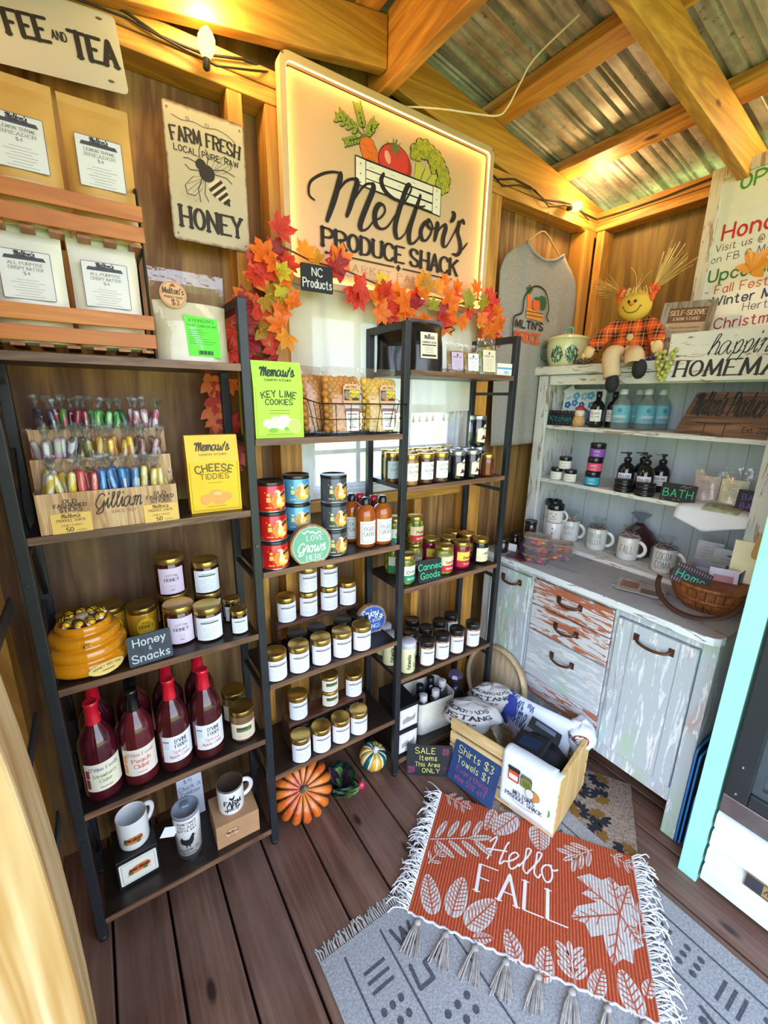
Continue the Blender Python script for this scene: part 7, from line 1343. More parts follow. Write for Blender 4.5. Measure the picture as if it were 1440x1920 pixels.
# scarecrow doll
k = N('orange_plaid'); v_ = k.coord((1, 1, 1), False); s_ = k.n('SeparateXYZ'); k.l(v_, s_.inputs[0])
def bandn(sock, period, width):
    m = k.n('Math', _operation='PINGPONG'); k.l(sock, m.inputs[0]); m.inputs[1].default_value = period; q = k.n('Math', _operation='LESS_THAN'); k.l(m.outputs[0], q.inputs[0]); q.inputs[1].default_value = width; return q.outputs[0]
bx_, bz_ = bandn(s_.outputs[0], .024, .010), bandn(s_.outputs[2], .024, .010); both = k.n('Math', _operation='MULTIPLY'); k.l(bx_, both.inputs[0]); k.l(bz_, both.inputs[1]); one = k.n('Math', _operation='MAXIMUM'); k.l(bx_, one.inputs[0]); k.l(bz_, one.inputs[1])
c = k.mix(one.outputs[0], '#d8541c', '#a03a18'); c = k.mix(both.outputs[0], c, '#241a18'); th_ = k.n('Math', _operation='MAXIMUM'); k.l(bandn(s_.outputs[0], .012, .0006), th_.inputs[0]); k.l(bandn(s_.outputs[2], .012, .0006), th_.inputs[1]); c = k.mix(th_.outputs[0], c, '#f2b84a'); k.set(color=c, rough=.85); PLAID = k.m
t = thing('scarecrow_doll', 'scarecrow doll in orange plaid shirt sitting on the hutch edge', 'doll', (2.100, -.168, TP), -1.35); t.scale = (1.12, 1.12, 1.15)
TANC = mat('#cdb58e', .9, 0, .08); HEADC = mat('#d9b43c', .85, 0, .06); SK = mat('#e6c890', .85); STRAW = mat('#d9b96a', .8, 0, .15); BOOT = mat('#1d1e22', .8)
b = MB(); b.lathe([(0, .01), (.05, .012), (.062, .03), (.064, .06), (.060, .10), (.048, .135), (.030, .150), (.02, .152)], PLAID, 24, (0, .02, .0), 1.1, .7); b.build('shirt', t)
for s, h_ in ((-1, (-.118, -.03, .055)), (1, (.100, -.035, .060))):
    b = MB(); e = (s*.085, -.01, .10); b.tube(catmull([(s*.045, .02, .135), e, h_], 5), [.026, .027, .028, .028, .027, .027, .026, .026, .025, .024, .024][:11], PLAID, 12); a_ = b.build('sleeve', t)
    b = MB(); hd = Vector(h_); dr = (hd - Vector(e)).normalized(); b.ball(tuple(hd + dr*.018), .020, SK, 12, (1, .7, 1.15)); b.ball(tuple(hd + dr*.012 + Vector((-s*.014, -.004, .006))), .008, SK, 8, (.9, .8, 1.3))
    for fi in range(4): b.ball(tuple(hd + dr*.034 + Vector(((fi - 1.5)*.007, 0, 0))), .0065, SK, 8, (.9, .8, 1.4))
    b.build('mitten_hand', t)
b = MB(); b.ball((.0, .005, .195), .052, HEADC, 24, (1.08, .85, 1.)); b.build('head', t)
b = MB(); fh = lambda u, v: (u, .005 - .052*.85*math.sqrt(max(.02, 1 - (u/.0562)**2 - ((v - .195)/.052)**2)) - .0012, v)
b.polys([ell(-.011, .203, .0048, .0056, 10), ell(.011, .203, .0048, .0056, 10)], BLK, fh); b.polys(stroke(catmull([(-.028, .186), (-.018, .172), (0, .167), (.018, .172), (.028, .186)], 6), .0026), ink('#4a2018'), fh); b.polys([ell(-.029, .187, .004, .004, 8), ell(.029, .187, .004, .004, 8)], ink('#c94a2c'), fh); b.build('painted_face', t)
b = MB(); b.M = Matrix.Translation((0, -.040, .196)) @ Matrix.Rotation(PI/2 - .3, 4, 'X'); b.lathe([(.009, 0), (.006, .007), (0, .018)], mat('#e8902a', .8), 10); b.build('nose', t)
random.seed(12)
for s, base, dr in ((-1, (-.045, 0, .235), (-.9, -.05, .42)), (1, (.052, 0, .238), (.62, -.05, .8))):
    b = MB(); B_ = Vector(base); D = Vector(dr).normalized()
    for i in range(34):
        d = (D + Vector((random.uniform(-.42, .42), random.uniform(-.35, .35), random.uniform(-.42, .42)))).normalized(); Ln = random.uniform(.07, .135) * (1.15 if s > 0 else .9); m_ = B_ + d*Ln*.5 + Vector((0, 0, random.uniform(-.004, .006))); b.tube([tuple(B_), tuple(m_), tuple(B_ + d*Ln)], [.0016, .0024, .0022], STRAW, 4, flat=.35)
    b.build('straw_pigtail', t); b = MB(); b.M = Matrix.Translation(B_ + D*.006)
    for q in range(5): a = q*1.257; b.ball((.011*math.cos(a), -.004, .013*math.sin(a)), .010, mat('#d9501c', .8), 8, (1, .6, 1))
    b.ball((0, -.008, -.026), .011, mat('#e0641f', .8), 8, (.9, .4, 1.4)); b.build('ribbon', t)
b = MB()
for i in range(22): a = random.uniform(-1.3, 1.3); b.tube([(.03*math.sin(a), .0, .243), (.05*math.sin(a), -.03, .243 + random.uniform(-.004, .008)), (.056*math.sin(a*1.1), -.040 + .01*abs(a), .224 + random.uniform(-.004, .008))], .0013, STRAW, 4)
for dx, dz in ((-.02, .075), (.01, .05), (.03, .055)): b.tube(catmull([(.0, 0, .245), (dx*.6, 0, .245 + dz*.7), (dx*1.4, -.01, .245 + dz)], 4), .001, STRAW, 4)
b.build('straw_fringe', t)
for z in (.075, .035): b = MB(); b.M = Matrix.Translation((.008, -.026, z + .01)) @ Matrix.Rotation(PI/2, 4, 'X'); b.lathe([(.012, 0), (.0125, .003), (.010, .005), (0, .004)], mat('#c9a86a', .6), 14); b.build('button', t)
b = MB(); b.lathe([(.05, .0), (.075, .004), (.085, .012), (.07, .02), (.05, .024)], mat('#b9a092', .9, 0, .1), 20, (0, -.005, .0), 1.1, .8); b.build('skirt_frill', t)
for s, pts, r in ((-1, [(-.025, -.01, .03), (-.030, -.085, .020), (-.012, -.100, -.055)], .030), (1, [(.025, -.01, .03), (.050, -.088, .012), (.055, -.1, -.012)], .032)):
    b = MB(); q = catmull(pts, 6); b.tube(q, [r]*len(q), TANC, 14); lg = b.build('trouser_leg', t); e = Vector(q[-1]); b = MB(); b.ball(tuple(e + (Vector((.006, -.008, -.022)) if s < 0 else Vector((.022, -.010, -.018)))), .027, BOOT, 14, (.9, .85, 1.25)); b.build('boot', t)
# grapes
def grapes(label, loc, rz, n, h, c1, sc=1.):
    t = thing('grape_bunch', label, 'grapes', loc, rz); pg = proto('grape' + c1, lambda: [P('grape', MB().ball((0, 0, 0), .0085, mat(c1, .25, 0, .12, .3), 10, (1, 1, 1.12)))]); random.seed(n)
    for i in range(n):
        q = i/(n - 1); a = i*2.4; r = .028*sc*(1 - q)**.7 + .004; o = bpy.data.objects.new('grape', pg[0][1]); COL.objects.link(o); o.parent = t; o.location = (r*math.cos(a), -.012 + r*.55*math.sin(a), -q*h + random.uniform(-.003, .003))
    b = MB(); b.tube([(0, 0, .01), (0, -.01, -h*.5), (0, -.012, -h)], .0015, mat('#6a5a2c', .8), 5); b.build('stem', t); return t
grapes('pale green grape bunch hanging over the hutch edge beside the Homemade sign', (2.045, -.352, 1.775), RZ, 32, .11, '#b9b85a', 1.1)
t = grapes('dark grape garland lying between the enamel pot and the doll', (2.085, .015, TP + .018), RZ, 16, .012, '#5a4a38', 1.6); grapes('purple grape cluster on the hutch top beside the framed sign', (2.10, -.290, TP + .02), RZ, 14, .014, '#6a5068', 1.3)
# framed self-serve sign, whiteboard, Homemade sign
t = thing('framed_sign', 'wood framed Self-Serve farm stand sign on top of the hutch', 'sign', (2.150, -.335, TP), (-.16, .05, -1.42)); GF = wood('grey_frame', '#a89c86', '#75695a', 'z', 3, .6); b = MB(); o_ = rect(-.088, 0, .088, .225); i_ = rect(-.066, .022, .066, .203); v = [(u, -.012, z) for u, z in o_] + [(u, -.004, z) for u, z in i_] + [(u, .012, z) for u, z in o_] + [(u, .0, z) for u, z in i_]; b.add(v, [(j, (j+1) % 4, 4 + (j+1) % 4, 4 + j) for j in range(4)] + [(8 + j, 8 + (j+1) % 4, (j+1) % 4, j) for j in range(4)] + [(4 + j, 4 + (j+1) % 4, 12 + (j+1) % 4, 12 + j) for j in range(4)] + [(8, 11, 10, 9)], GF); b.build('frame', t)
b = MB(); b.polys([i_], ink('#cdb590'), FX(-.0005)); b.polys([rect(-.066, .148, .066, .203)], ink('#7d5236'), FX(-.001)); f = FX(-.0016); b.polys(sh(text2d('SELF-SERVE', .017, .2, serif=True, thin=.6, fit=.118), 0, .177) + sh(text2d('FARM STAND', .011, .18, serif=True, thin=.6, fit=.088), 0, .157), ink('#ecd9b4'), f); b.polys(sh(text2d('Please leave payment', .007, .13, fit=.1), 0, .126) + sh(text2d('in the box or pay online', .006, .12, fit=.1), 0, .112) + sh(text2d('FRESH FRUIT', .014, .19, serif=True, thin=.6, fit=.105), 0, .076) + sh(text2d('Seasonal', .008, .12), 0, .058) + sh(text2d('Thank You', .010, .13, 'c', .2), 0, .034), ink('#4a2c1c'), f); b.build('printed_sheet', t); MB().box(-.066, -.0024, .022, .066, -.002, .203, film('frame_glass', '#ffffff', .12, 0, .02)).build('glass', t)
t = thing('white_message_board', 'large white board with coloured marker lettering standing on the hutch against the wall', 'board', (2.325, -.585, TP), (-.06, -.03, RZ)); WBF = chippy('worn_cream_frame', '#dcd6be', '#a8987c', .15, 0, 'z'); b = MB()
b.box(-.30, -.018, 0, -.255, .004, .74, WBF); b.box(.255, -.018, 0, .30, .004, .74, WBF); b.box(-.255, -.018, .695, .255, .004, .74, WBF); b.box(-.255, -.018, 0, .255, .004, .045, WBF); b.build('frame', t, bevel=.003); MB().box(-.256, -.008, .044, .256, .0, .696, mat('#e2e8d4', .25, 0, .03)).build('board', t); f = FX(-.0088)
for s, x, z, h, c, w in (('OPEN', -.185, .618, .050, '#3f9a2c', .17), ('EVERYDAY', -.03, .555, .040, '#2c3a6a', .16), ('Honor System', -.215, .450, .058, '#c4302a', .16), ('Visit us @ meltons', -.230, .410, .028, '#5a2a1c', .09), ('on FB @ Meltons', -.238, .370, .028, '#24405a', .09), ('Upcoming', -.236, .300, .046, '#1f7a3c', .16), ('- Fall Fest', -.240, .250, .034, '#d0602a', .12), ('- Winter Market', -.244, .205, .036, '#1c3a5a', .16), ('Hertford', -.10, .170, .030, '#24405a', .09), ('- Christmas', -.225, .115, .040, '#b03038', .12), ('- New Years', -.23, .065, .034, '#a02a6a', .14)):
    b = MB(); b.polys(sh(text2d(s, h*.92, w, align=1), x - .012, z + .022), ink(c, .4), f); b.build('marker_lettering', t)
solo('maple_leaf', (lambda m: (m.add(*(lambda me: ([tuple(v.co*.13) for v in me.vertices], [tuple(p.vertices) for p in me.polygons if len(p.vertices) == 3]))(LM['a'][0]), _M['leaf' + LC['a'][0]], True), m)[1])(MB()), 'large orange maple leaf stuck on the white message board', 'leaf', (2.235, -.50, 2.045), (PI/2 - .05, .5, RZ))
t = thing('homemade_sign', 'white distressed board reading Happiness is Homemade along the hutch top edge', 'sign', (2.040, -.60, 1.660), (-.02, 0, RZ)); DW = chippy('distressed_board', '#e4e3d6', '#9a6a5a', .05, 0, 'x'); MB().box(-.245, 0, 0, .245, .012, .172, DW).build('board', t, bevel=.002); b = MB(); f = FX(-.0008); b.polys(sh(text2d('happiness', .066, .060, 'c', .25, fit=.245, thin=.5), .010, .088), ink('#2a2a2e'), f); b.polys(stroke(catmull([(-.235, .085), (-.2, .092), (-.16, .085), (-.12, .088)], 5), .0014), ink('#2a2a2e'), f); b.polys(sh(text2d('HOMEMADE', .052, .19, serif=True, thin=.45, slant=.12, fit=.40), -.01, .018), ink('#2c2c30'), f); b.build('lettering', t)
# ---------------------------------------------------------------- chalk boards between the cabinet and the cooler
BLE = mat('#2f7fd0', .4)
for i, (y, lean, h, l) in enumerate(((-.800, .06, .42, 'tall blue-edged chalk board slid beside the cabinet, next to its leg'), (-.812, .10, .40, 'blue-edged chalk board slid beside the cabinet, middle one'), (-.826, .05, .24, 'short blue-edged chalk board slid beside the cabinet, nearest the mint post'))):
    t = thing('chalk_board', l, 'board', (1.768 + .002*i, y, .001), (0, 0, 0)); b = MB(); b.prism(rrect(0, 0, .40, h, .02), -.002, .002, mat('#1d2a24', .8), lambda u, v, q: (u, q, v)); b.build('board', t); b = MB(); o_ = rrect(-.002, -.0008, .402, h + .002, .021); i_ = rrect(.004, .004, .396, h - .004, .018); L = len(o_); v = [(u, -.0028, z) for u, z in o_] + [(u, -.0028, z) for u, z in i_] + [(u, .0028, z) for u, z in o_]; b.add(v, [(j, (j+1) % L, L + (j+1) % L, L + j) for j in range(L)] + [(2*L + j, 2*L + (j+1) % L, (j+1) % L, j) for j in range(L)], BLE); b.build('blue_edge', t)
# ================================================================== rugs
def rib(name, c1, c2, axis, per, bumpd=.0015):
    k = N(name); w = k.n('TexWave', _bands_direction=axis); k.l(k.coord((1, 1, 1), False), w.inputs[0]); w.inputs['Scale'].default_value = per; w.inputs['Distortion'].default_value = .25; w.inputs['Detail Scale'].default_value = 9
    c = k.mix(k.ramp(w.outputs['Fac'], [(.1, 0.), (.6, 1.)]), c2, c1); c = k.mix(k.ramp(k.noise(k.coord((1, 1, 1), False), 90, 3), [(.35, .35), (.6, 0.)]), c, c2)
    k.set(color=c, rough=.95); k.bump(w.outputs['Fac'], .8, bumpd); return k.m
def weave(name, c1, c2, sc=170):
    k = N(name); v = k.coord((1, 1, 1), False); c = k.mix(k.ramp(k.noise(v, sc, 3), [(.3, 0.), (.65, 1.)]), c1, c2); k.set(color=c, rough=.95); k.bump(k.noise(v, sc*1.5, 2), .5, .002); return k.m
GRUG = weave('grey_weave', '#7f7d7c', '#a5a2a0'); GDK = weave('charcoal_weave', '#3b3a3d', '#57555a'); FRG = mat('#b9b6b0', .95, 0, .2, 0, 60)
t = thing('grey_rug', 'grey rug with charcoal lines and dots, fringed end facing the racks', 'rug', (1.03, -.40, 0))
b = MB(); b.box(-.515, -1.05, .0006, .515, 0, .0066, GRUG); b.build('rug_body', t, bevel=.002)
b = MB(); f = FZ(.0070); ps = []
for s in (-1, 1):
    X = lambda x: s*(x - 1.03) if s > 0 else (x - 1.03)
    M_ = lambda x: (x - 1.03)*1. if s < 0 else -(x - 1.03)
    for x in (.577, .700, .852 + .03): ps.append(rect(min(M_(x), M_(x + .006)), -1.04, max(M_(x), M_(x + .006)), -.03))
    for r in range(6):
        for q in range(3):
            y = -.10 - r*.19 - q*.024; ps.append(rect(min(M_(.606), M_(.676)), y, max(M_(.606), M_(.676)), y + .009))
        for j in range(2):
            for i in range(3): ps.append(ell(M_(.612 + i*.0275), -.190 - r*.19 - j*.036, .009, .010, 8)); ps.append(ell(M_(.752 + i*.034), -.285 - r*.19 - j*.034, .010, .010, 8))
        for zig in ([(.728, -.05), (.742, -.112), (.758, -.06), (.772, -.112), (.786, -.06)], [(.728, -.150), (.722, -.205), (.768, -.207), (.767, -.165), (.812, -.168), (.812, -.212)]):
            if r < 3 or True: ps += stroke([(M_(x), y - r*.30) for x, y in zig if True], .011)
b.polys([[(u, max(-1.045, v)) for u, v in p] for p in ps], GDK, f); b.build('woven_pattern', t)
random.seed(3); b = MB()
for i in range(150): x = -.513 + 1.026*i/149; L = random.uniform(.028, .042); b.tube([(x, -.002, .004), (x + random.uniform(-.004, .004), L*.6, .004), (x + random.uniform(-.007, .007), L, .002)], .0022, FRG, 4)
b.build('fringe', t)['kind'] = 'stuff'
FLR = weave('floral_jute', '#6f5c50', '#a8917f', 120); t = thing('floral_rug', 'tan jute rug with dark blossom print under the crate and the hutch edge', 'rug', (1.60, -.752, 0), math.atan2(.17, .28))
b = MB(); b.box(-.30, .0, .0006, .33, .52, .0056, FLR); b.build('rug_body', t); b = MB(); random.seed(8); cl, cd = ink('#7d561c', .9), ink('#1d1d24', .9)
for i in range(7):
    for j in range(6):
        u, v = -.27 + i*.095 + random.uniform(-.015, .015), .03 + j*.088 + random.uniform(-.015, .015)
        if not (-.27 < u < .30 and .03 < v < .49): continue
        a0 = random.uniform(0, 6.28)
        b.polys([ell(u + .018*math.cos(a0 + q*.7), v + .018*math.sin(a0 + q*.7), .018, .011, 8, a0 + q*.7) for q in range(5)], cl, FZ(.0060)); b.polys(stroke([(u, v), (u + .04*math.cos(a0 + 4), v + .04*math.sin(a0 + 4))], .003) + [ell(u + .030*math.cos(a0 + 3.0 + q*.5), v + .030*math.sin(a0 + 3.0 + q*.5), .020, .008, 8, a0 + 3.4 + q*.5) for q in range(6)], cd, FZ(.0063))
b.build('printed_blossoms', t)
ORU = rib('rust_rib', '#c9572f', '#8c3418', 'X', 33); CRU = rib('cream_rib', '#dad0c6', '#a8948a', 'X', 33); ORD_ = ink('#b04a2a', .95)
t = thing('fall_rug', 'rust orange ribbed rug with cream leaves reading Hello Fall', 'rug', (1.2045, -.5865, 0), math.radians(-54.69))
b = MB(); b.box(-.352, -.245, .0074, .340, .213, .0124, ORU); b.build('rug_body', t, bevel=.002)
pz = [0]
def lf(b, cx, cy, L, w, a, nv=6):
    """cream leaf with rust veins: centre, length, width, heading"""
    o = [(L/2*math.cos(q), w/2*math.sin(q)*(1 - .25*math.cos(q))) for q in [2*PI*i/22 for i in range(22)]]
    b.polys(sh([o], cx, cy, a), CRU, FZ(.0128)); vs = stroke([(-L/2, 0), (L*.46, 0)], .004)
    for i in range(nv):
        x = -L*.36 + L*.72*i/(nv - 1)
        for s in (-1, 1): vs += stroke([(x, 0), (x + w*.26, s*w*.40)], .003)
    b.polys(sh(vs, cx, cy, a), ORD_, FZ(.0131))
def leaflet(b, x, y, L, w, a): b.polys(sh([ell(0, 0, L/2, w/2, 14)], x, y, a), CRU, FZ(.0128)); b.polys(sh(stroke([(-L*.4, 0), (L*.4, 0)], .003), x, y, a), ORD_, FZ(.0131))
def fr(b, p0, p1, n, L, w, sp=.85):
    a = math.atan2(p1[1] - p0[1], p1[0] - p0[0]); b.polys(stroke([p0, p1], .004), CRU, FZ(.0127)); leaflet(b, p1[0], p1[1], L, w, a)
    for i in range(n):
        q = (i + .3)/n; x, y = p0[0] + (p1[0] - p0[0])*q, p0[1] + (p1[1] - p0[1])*q
        for s in (-1, 1): leaflet(b, x + math.cos(a + s*sp)*L*.58, y + math.sin(a + s*sp)*L*.58, L*(1 - .15*q), w, a + s*sp)
b = MB(); fr(b, (-.345, .005), (-.175, .078), 4, .085, .022); fr(b, (-.335, .205), (-.25, .185), 3, .04, .012); lf(b, -.095, .165, .13, .075, -2.2); lf(b, -.15, .165, .10, .04, -1.8, 5); lf(b, .03, .160, .095, .075, -1.5); fr(b, (.21, .185), (.135, .125), 3, .062, .018, .7); fr(b, (.27, .19), (.33, .17), 2, .035, .012)
lf(b, -.30, -.17, .12, .062, 2.0, 8); lf(b, -.215, -.145, .13, .066, 1.45, 8); lf(b, -.135, -.165, .13, .070, .95, 8); lf(b, -.12, -.228, .06, .03, .4, 5); fr(b, (-.33, -.08), (-.30, -.02), 2, .035, .012)
mp = [(.315, .10), (.285, .085), (.262, .108), (.232, .085), (.195, .092), (.150, .062), (.190, .040), (.165, .015), (.215, .008), (.150, -.030), (.128, -.075), (.170, -.072), (.185, -.105), (.220, -.085), (.225, -.120), (.240, -.158), (.268, -.128), (.295, -.130), (.300, -.095), (.332, -.07), (.318, -.03), (.332, .01)]
b.polys([[mp[i], mp[(i+1) % len(mp)], (.268, -.005)] for i in range(len(mp))], CRU, FZ(.0128)); v = []
for e in ((.150, .062), (.262, .108), (.128, -.075), (.240, -.155), (.31, .09), (.32, -.07)):
    v += stroke([(.275, -.005), e], .0045); d = Vector(e) - Vector((.275, -.005))
    for q in (.4, .6, .78):
        m = Vector((.275, -.005)) + d*q; nrm = Vector((-d.y, d.x)).normalized()
        for s in (-1, 1): v += stroke([tuple(m), tuple(m + d*.14 + nrm*s*.028*(1.15 - q))], .003)
b.polys(v, ORD_, FZ(.0131))
lf(b, -.035, -.215, .085, .05, 2.1); lf(b, .055, -.225, .09, .052, 1.5); fr(b, (.135, -.238), (.125, -.165), 3, .05, .02); lf(b, .195, -.215, .08, .045, 1.2); lf(b, .275, -.205, .10, .06, 1.9); fr(b, (.325, -.06), (.335, .04), 3, .03, .011); lf(b, .325, -.175, .05, .03, 1.2, 4); lf(b, -.245, .19, .05, .026, -.3, 4)
b.build('woven_leaves', t)
b = MB(); LT = ink('#e6dcd2', .95)
b.polys(sh(text2d('Hello', .088, .064, 'c', .12, fit=.235), -.030, .012), LT, FZ(.0129)); b.polys(sh(text2d('FALL', .090, .12, serif=True, thin=.35, fit=.270), -.025, -.105), LT, FZ(.0129)); b.build('woven_lettering', t)
WF = mat('#e4e0dc', .95, 0, .12, 0, 60); random.seed(17)
for s, x0 in ((-1, -.352), (1, .340)):
    b = MB()
    for i in range(95):
        y = -.243 + .454*i/94; L = random.uniform(.03, .075); ys_ = random.uniform(-.02, .02); b.tube(catmull([(x0, y, .010), (x0 + s*L*.35, y + ys_*.4, .016 + random.uniform(0, .008)), (x0 + s*L*.75, y + ys_ + random.uniform(-.01, .01), .012 + random.uniform(0, .012)), (x0 + s*L, y + ys_*1.3 + random.uniform(-.018, .018), .006)], 3), .0021, WF, 4)
    for i in range(40): y = random.uniform(-.24, .21); x = x0 + s*random.uniform(.012, .045); r = random.uniform(.005, .011); a0 = random.uniform(0, 6); b.tube([(x + r*math.cos(a0 + q*.7), y + r*math.sin(a0 + q*.7), .012 + .004*math.sin(q)) for q in range(8)], .0019, WF, 4)
    b.build('fringe', t)['kind'] = 'stuff'
b = MB(); b.tube([(-.352 + .692*i/60, -.246 + .003*math.sin(i*2), .011) for i in range(61)], .0035, WF, 5); b.build('selvage', t)
TSB = mat('#a39a90', .95, 0, .25, 0, 60)
for i in range(8):
    x = -.31 + i*.088; b = MB(); random.seed(40 + i)
    b.tube([(x, -.250, .012), (x - .004, -.262, .014)], [.004, .009], TSB, 8); b.ball((x - .004, -.264, .014), .011, TSB, 10, (1, 1, .9))
    for q in range(20): e = random.uniform(-.024, .024); b.tube([(x - .004 + e*.3, -.268, .016), (x - .006 + e*.8, -.296, .013 + random.uniform(0, .006)), (x - .010 + e*1.3, -.330 - random.uniform(0, .022), .010)], .0022, TSB, 4)
    b.build('tassel', t)
# ================================================================== crate of sale goods
CRW = wood('pine_crate', '#edd09a', '#d4ae70', 'x', 1.2, .55, .035, None, .8); CRE = wood('pine_crate_end', '#ecc98c', '#d2a662', 'z', 1.0, .5, .0, None, .6)
A_ = Vector((1.39, -.545)); th = math.atan2(.975, -.22); CX = Matrix.Translation((A_.x, A_.y, .0135)) @ Matrix.Rotation(th, 4, 'Z')
t = thing('sale_crate', 'pale pine slatted crate of sale towels and shirts on the rugs', 'crate', (A_.x, A_.y, .0135), th)
for x in (0, .448): b = MB(); b.box(x, -.305, 0, x + .018, -.010, .25, CRE); b.build('end_panel', t, bevel=.002)
for y0, nm in ((-.0095, 'front'), (-.3155, 'back')):
    for z in (.0, .066, .130, .196): MB().box(-.001, y0, z, .467, y0 + .0095, z + .054, CRW).build('slat', t, bevel=.0015)
for i in range(5): MB().box(.0185, -.298 + i*.058, .004, .4475, -.298 + i*.058 + .050, .012, CRW).build('floor_slat', t)
def incrate(p): return tuple(CX @ Vector(p))
def cloth_drape(name, label, x0, x1, m, prof, deco=None, seed=1, cat='towel', wob=.003):
    """cloth hung over a slat; prof is a list of (y,z) in crate space"""
    random.seed(seed); t = thing(name, label, cat, (A_.x, A_.y, .0135), th); pf = catmull([Vector(p) for p in prof], 4) if False else catmull(prof, 4); n = len(pf) - 1
    def fn(u, v):
        i = min(int(v*n), n - 1); q = v*n - i; y = pf[i][0] + (pf[i+1][0] - pf[i][0])*q; z = pf[i][1] + (pf[i+1][1] - pf[i][1])*q; return (x1 + (x0 - x1)*u, y + wob*math.sin(u*9 + seed), z)
    b = MB(); b.sheet(fn, 18, n*1, m); b.build('cloth', t, solid=.0025)
    if deco: b = MB(); deco(b, fn); b.build('printed_picture', t)
    return t
TW = mat('#eceff6', .9, 0, .03, 0, 40)
def prod(b, fn):
    f = lambda u, v: (.222 - u, .0150, v); f2 = lambda u, v: (.222 - u, .0156, v); f3 = lambda u, v: (.222 - u, .0162, v); OC, KK = ink('#e0562a'), ink('#2a2420')
    b.polys([rrect(.035, .150, .080, .200, .008), rrect(.033, .198, .082, .214, .003)], KK, f); b.polys([rrect(.037, .152, .078, .197, .008)], OC, f2); b.polys([rect(.040, .160, .075, .182)], ink('#f0e8e0'), f3)
    b.polys([rrect(.085, .152, .130, .204, .008)], KK, f); b.polys([rrect(.087, .154, .128, .194, .008)], ink('#8a8a3a'), f2); b.polys([rect(.087, .196, .128, .206)], ink('#6a6a4a'), f2); b.polys([ell(.1 + .01*q, .172, .004, .016, 8, .2) for q in range(3)], ink('#5f6a24'), f3)
    b.polys([ell(.140, .140, .026, .022, 16)], KK, f2); b.polys([ell(.144, .141, .022, .020, 16)], ink('#d98a3a'), f3); b.polys([ell(.126, .142, .018, .021, 16)], ink('#e8e0d0'), lambda u, v: (.222 - u, .0168, v)); b.polys(ring(ell(.126, .142, .018, .021, 16), ell(.126, .142, .0165, .0195, 16)), KK, lambda u, v: (.222 - u, .0172, v))
    b.polys(sh(text2d("MELTON'S", .017, .17, serif=True, thin=.6, fit=.085), .105, .098) + sh(text2d('PRODUCE SHACK', .016, .17, serif=True, thin=.6, fit=.145), .105, .076), KK, f2); b.polys(stroke(catmull([(.06, .068), (.105, .060), (.15, .068)], 5), .0015), KK, f2)
cloth_drape('tea_towel', 'white printed tea towel hanging over the crate front, top one', .025, .215, TW, [(-.06, .246), (-.03, .262), (-.004, .262), (.008, .250), (.010, .20), (.010, .12), (.0105, .030)], prod, 1, wob=.0012)
cloth_drape('tea_towel', 'white tea towel with green print just showing beneath the top towel', .0, .18, TW, [(-.055, .243), (-.03, .257), (-.004, .257), (.0045, .247), (.005, .20), (.005, .12), (.0055, .018)], lambda b, fn: b.polys([ell(.03, .10, .014, .020, 12)], ink('#6a9a4a'), lambda u, v: (u, .0075, v)), 2, wob=.0008)
def thyme(b, fn):
    f = lambda u, v: tuple(Vector(fn(u, v)) + Vector((0, .004, .004)))
    def tx(s, u, v, h, fit): b.polys([[(fn(u + a/.30, v - c/.22)[0], fn(u + a/.30, v - c/.22)[1] + .0045, fn(u + a/.30, v - c/.22)[2] + .0035) for a, c in p] for p in []], BLK, f); b.polys(sh(text2d(s, h, .09, 'c', .15, fit=fit), 0, 0), ink('#39507a'), lambda a, c: tuple(Vector(fn(min(1, max(0, u + a/.40)), min(1, max(0, v - c/.20)))) + Vector((0, .0045, .0035))))
    tx('take', .26, .56, .050, .085); tx('your', .34, .74, .046, .085); tx('thyme', .38, .92, .046, .105)
    for i in range(8): b.polys([ell(0, 0, .010, .003, 8, 1.2 + .3*(i % 3))], ink('#4a6a9a'), lambda a, c: tuple(Vector(fn(.50 + .02*(i % 4) + a/.40, .55 + .04*(i // 2) - c/.2)) + Vector((0, .0045, .0035))))
cloth_drape('tea_towel', 'white towel lettered take your thyme draped over the crate back', .06, .45, TW, [(-.328, .17), (-.326, .24), (-.318, .268), (-.300, .268), (-.285, .255), (-.265, .20), (-.245, .14)], thyme, 3, wob=.003)
def lump(name, label, cat, c, d, m, rz, seed, deco=None, rot=None, n=20):
    random.seed(seed); ph = [random.uniform(0, 6) for _ in range(6)]; b = MB(); pr = 12
    def fn(u, v):
        a, e = 2*PI*u, PI*(v - .5); r = 1 + .07*math.sin(3*a + ph[0] + 2*e) + .05*math.sin(5*a + ph[1] - 3*e) + .05*math.sin(2*a + 6*e + ph[2]); ce = max(0, math.cos(e))**.7; return (d[0]*r*ce*math.cos(a), d[1]*r*ce*math.sin(a), d[2]*(1 if r else 0)*math.sin(e)*r)
    b.sheet(fn, n, pr, m); t = thing(name, label, cat, c, rot or (0, 0, rz)); b.build('cloth', t)
    if deco: q = MB(); deco(q, lambda u, v: tuple(Vector(fn(u, v))*1.02)); q.build('printed_lettering', t)
    return t
SHM = mat('#b9b4ae', .95, 0, .06, 0, 120)
def mus(b, fn):
    for s, v, h, w_ in (('BACKROADS', .78, .034, .30), ('MUSTANG', .64, .044, .30), ('parts', .53, .03, .12)): b.polys(sh(text2d(s, h, .22, serif=True, thin=.7, fit=w_*1.0), 0, 0), BLK if s != 'parts' else ink('#8a2c30'), lambda a, c: fn(.70 + a*1.25, v + c*1.8))
lump('folded_shirt', 'grey rolled shirt with black lettering, front one at the left end of the crate', 'shirt', incrate((.435, -.10, .225)), (.125, .075, .062), SHM, -.75, 3, mus); lump('folded_shirt', 'grey rolled shirt with black lettering, rear one behind the front roll', 'shirt', incrate((.42, -.255, .235)), (.110, .062, .060), SHM, -.65, 4, mus)
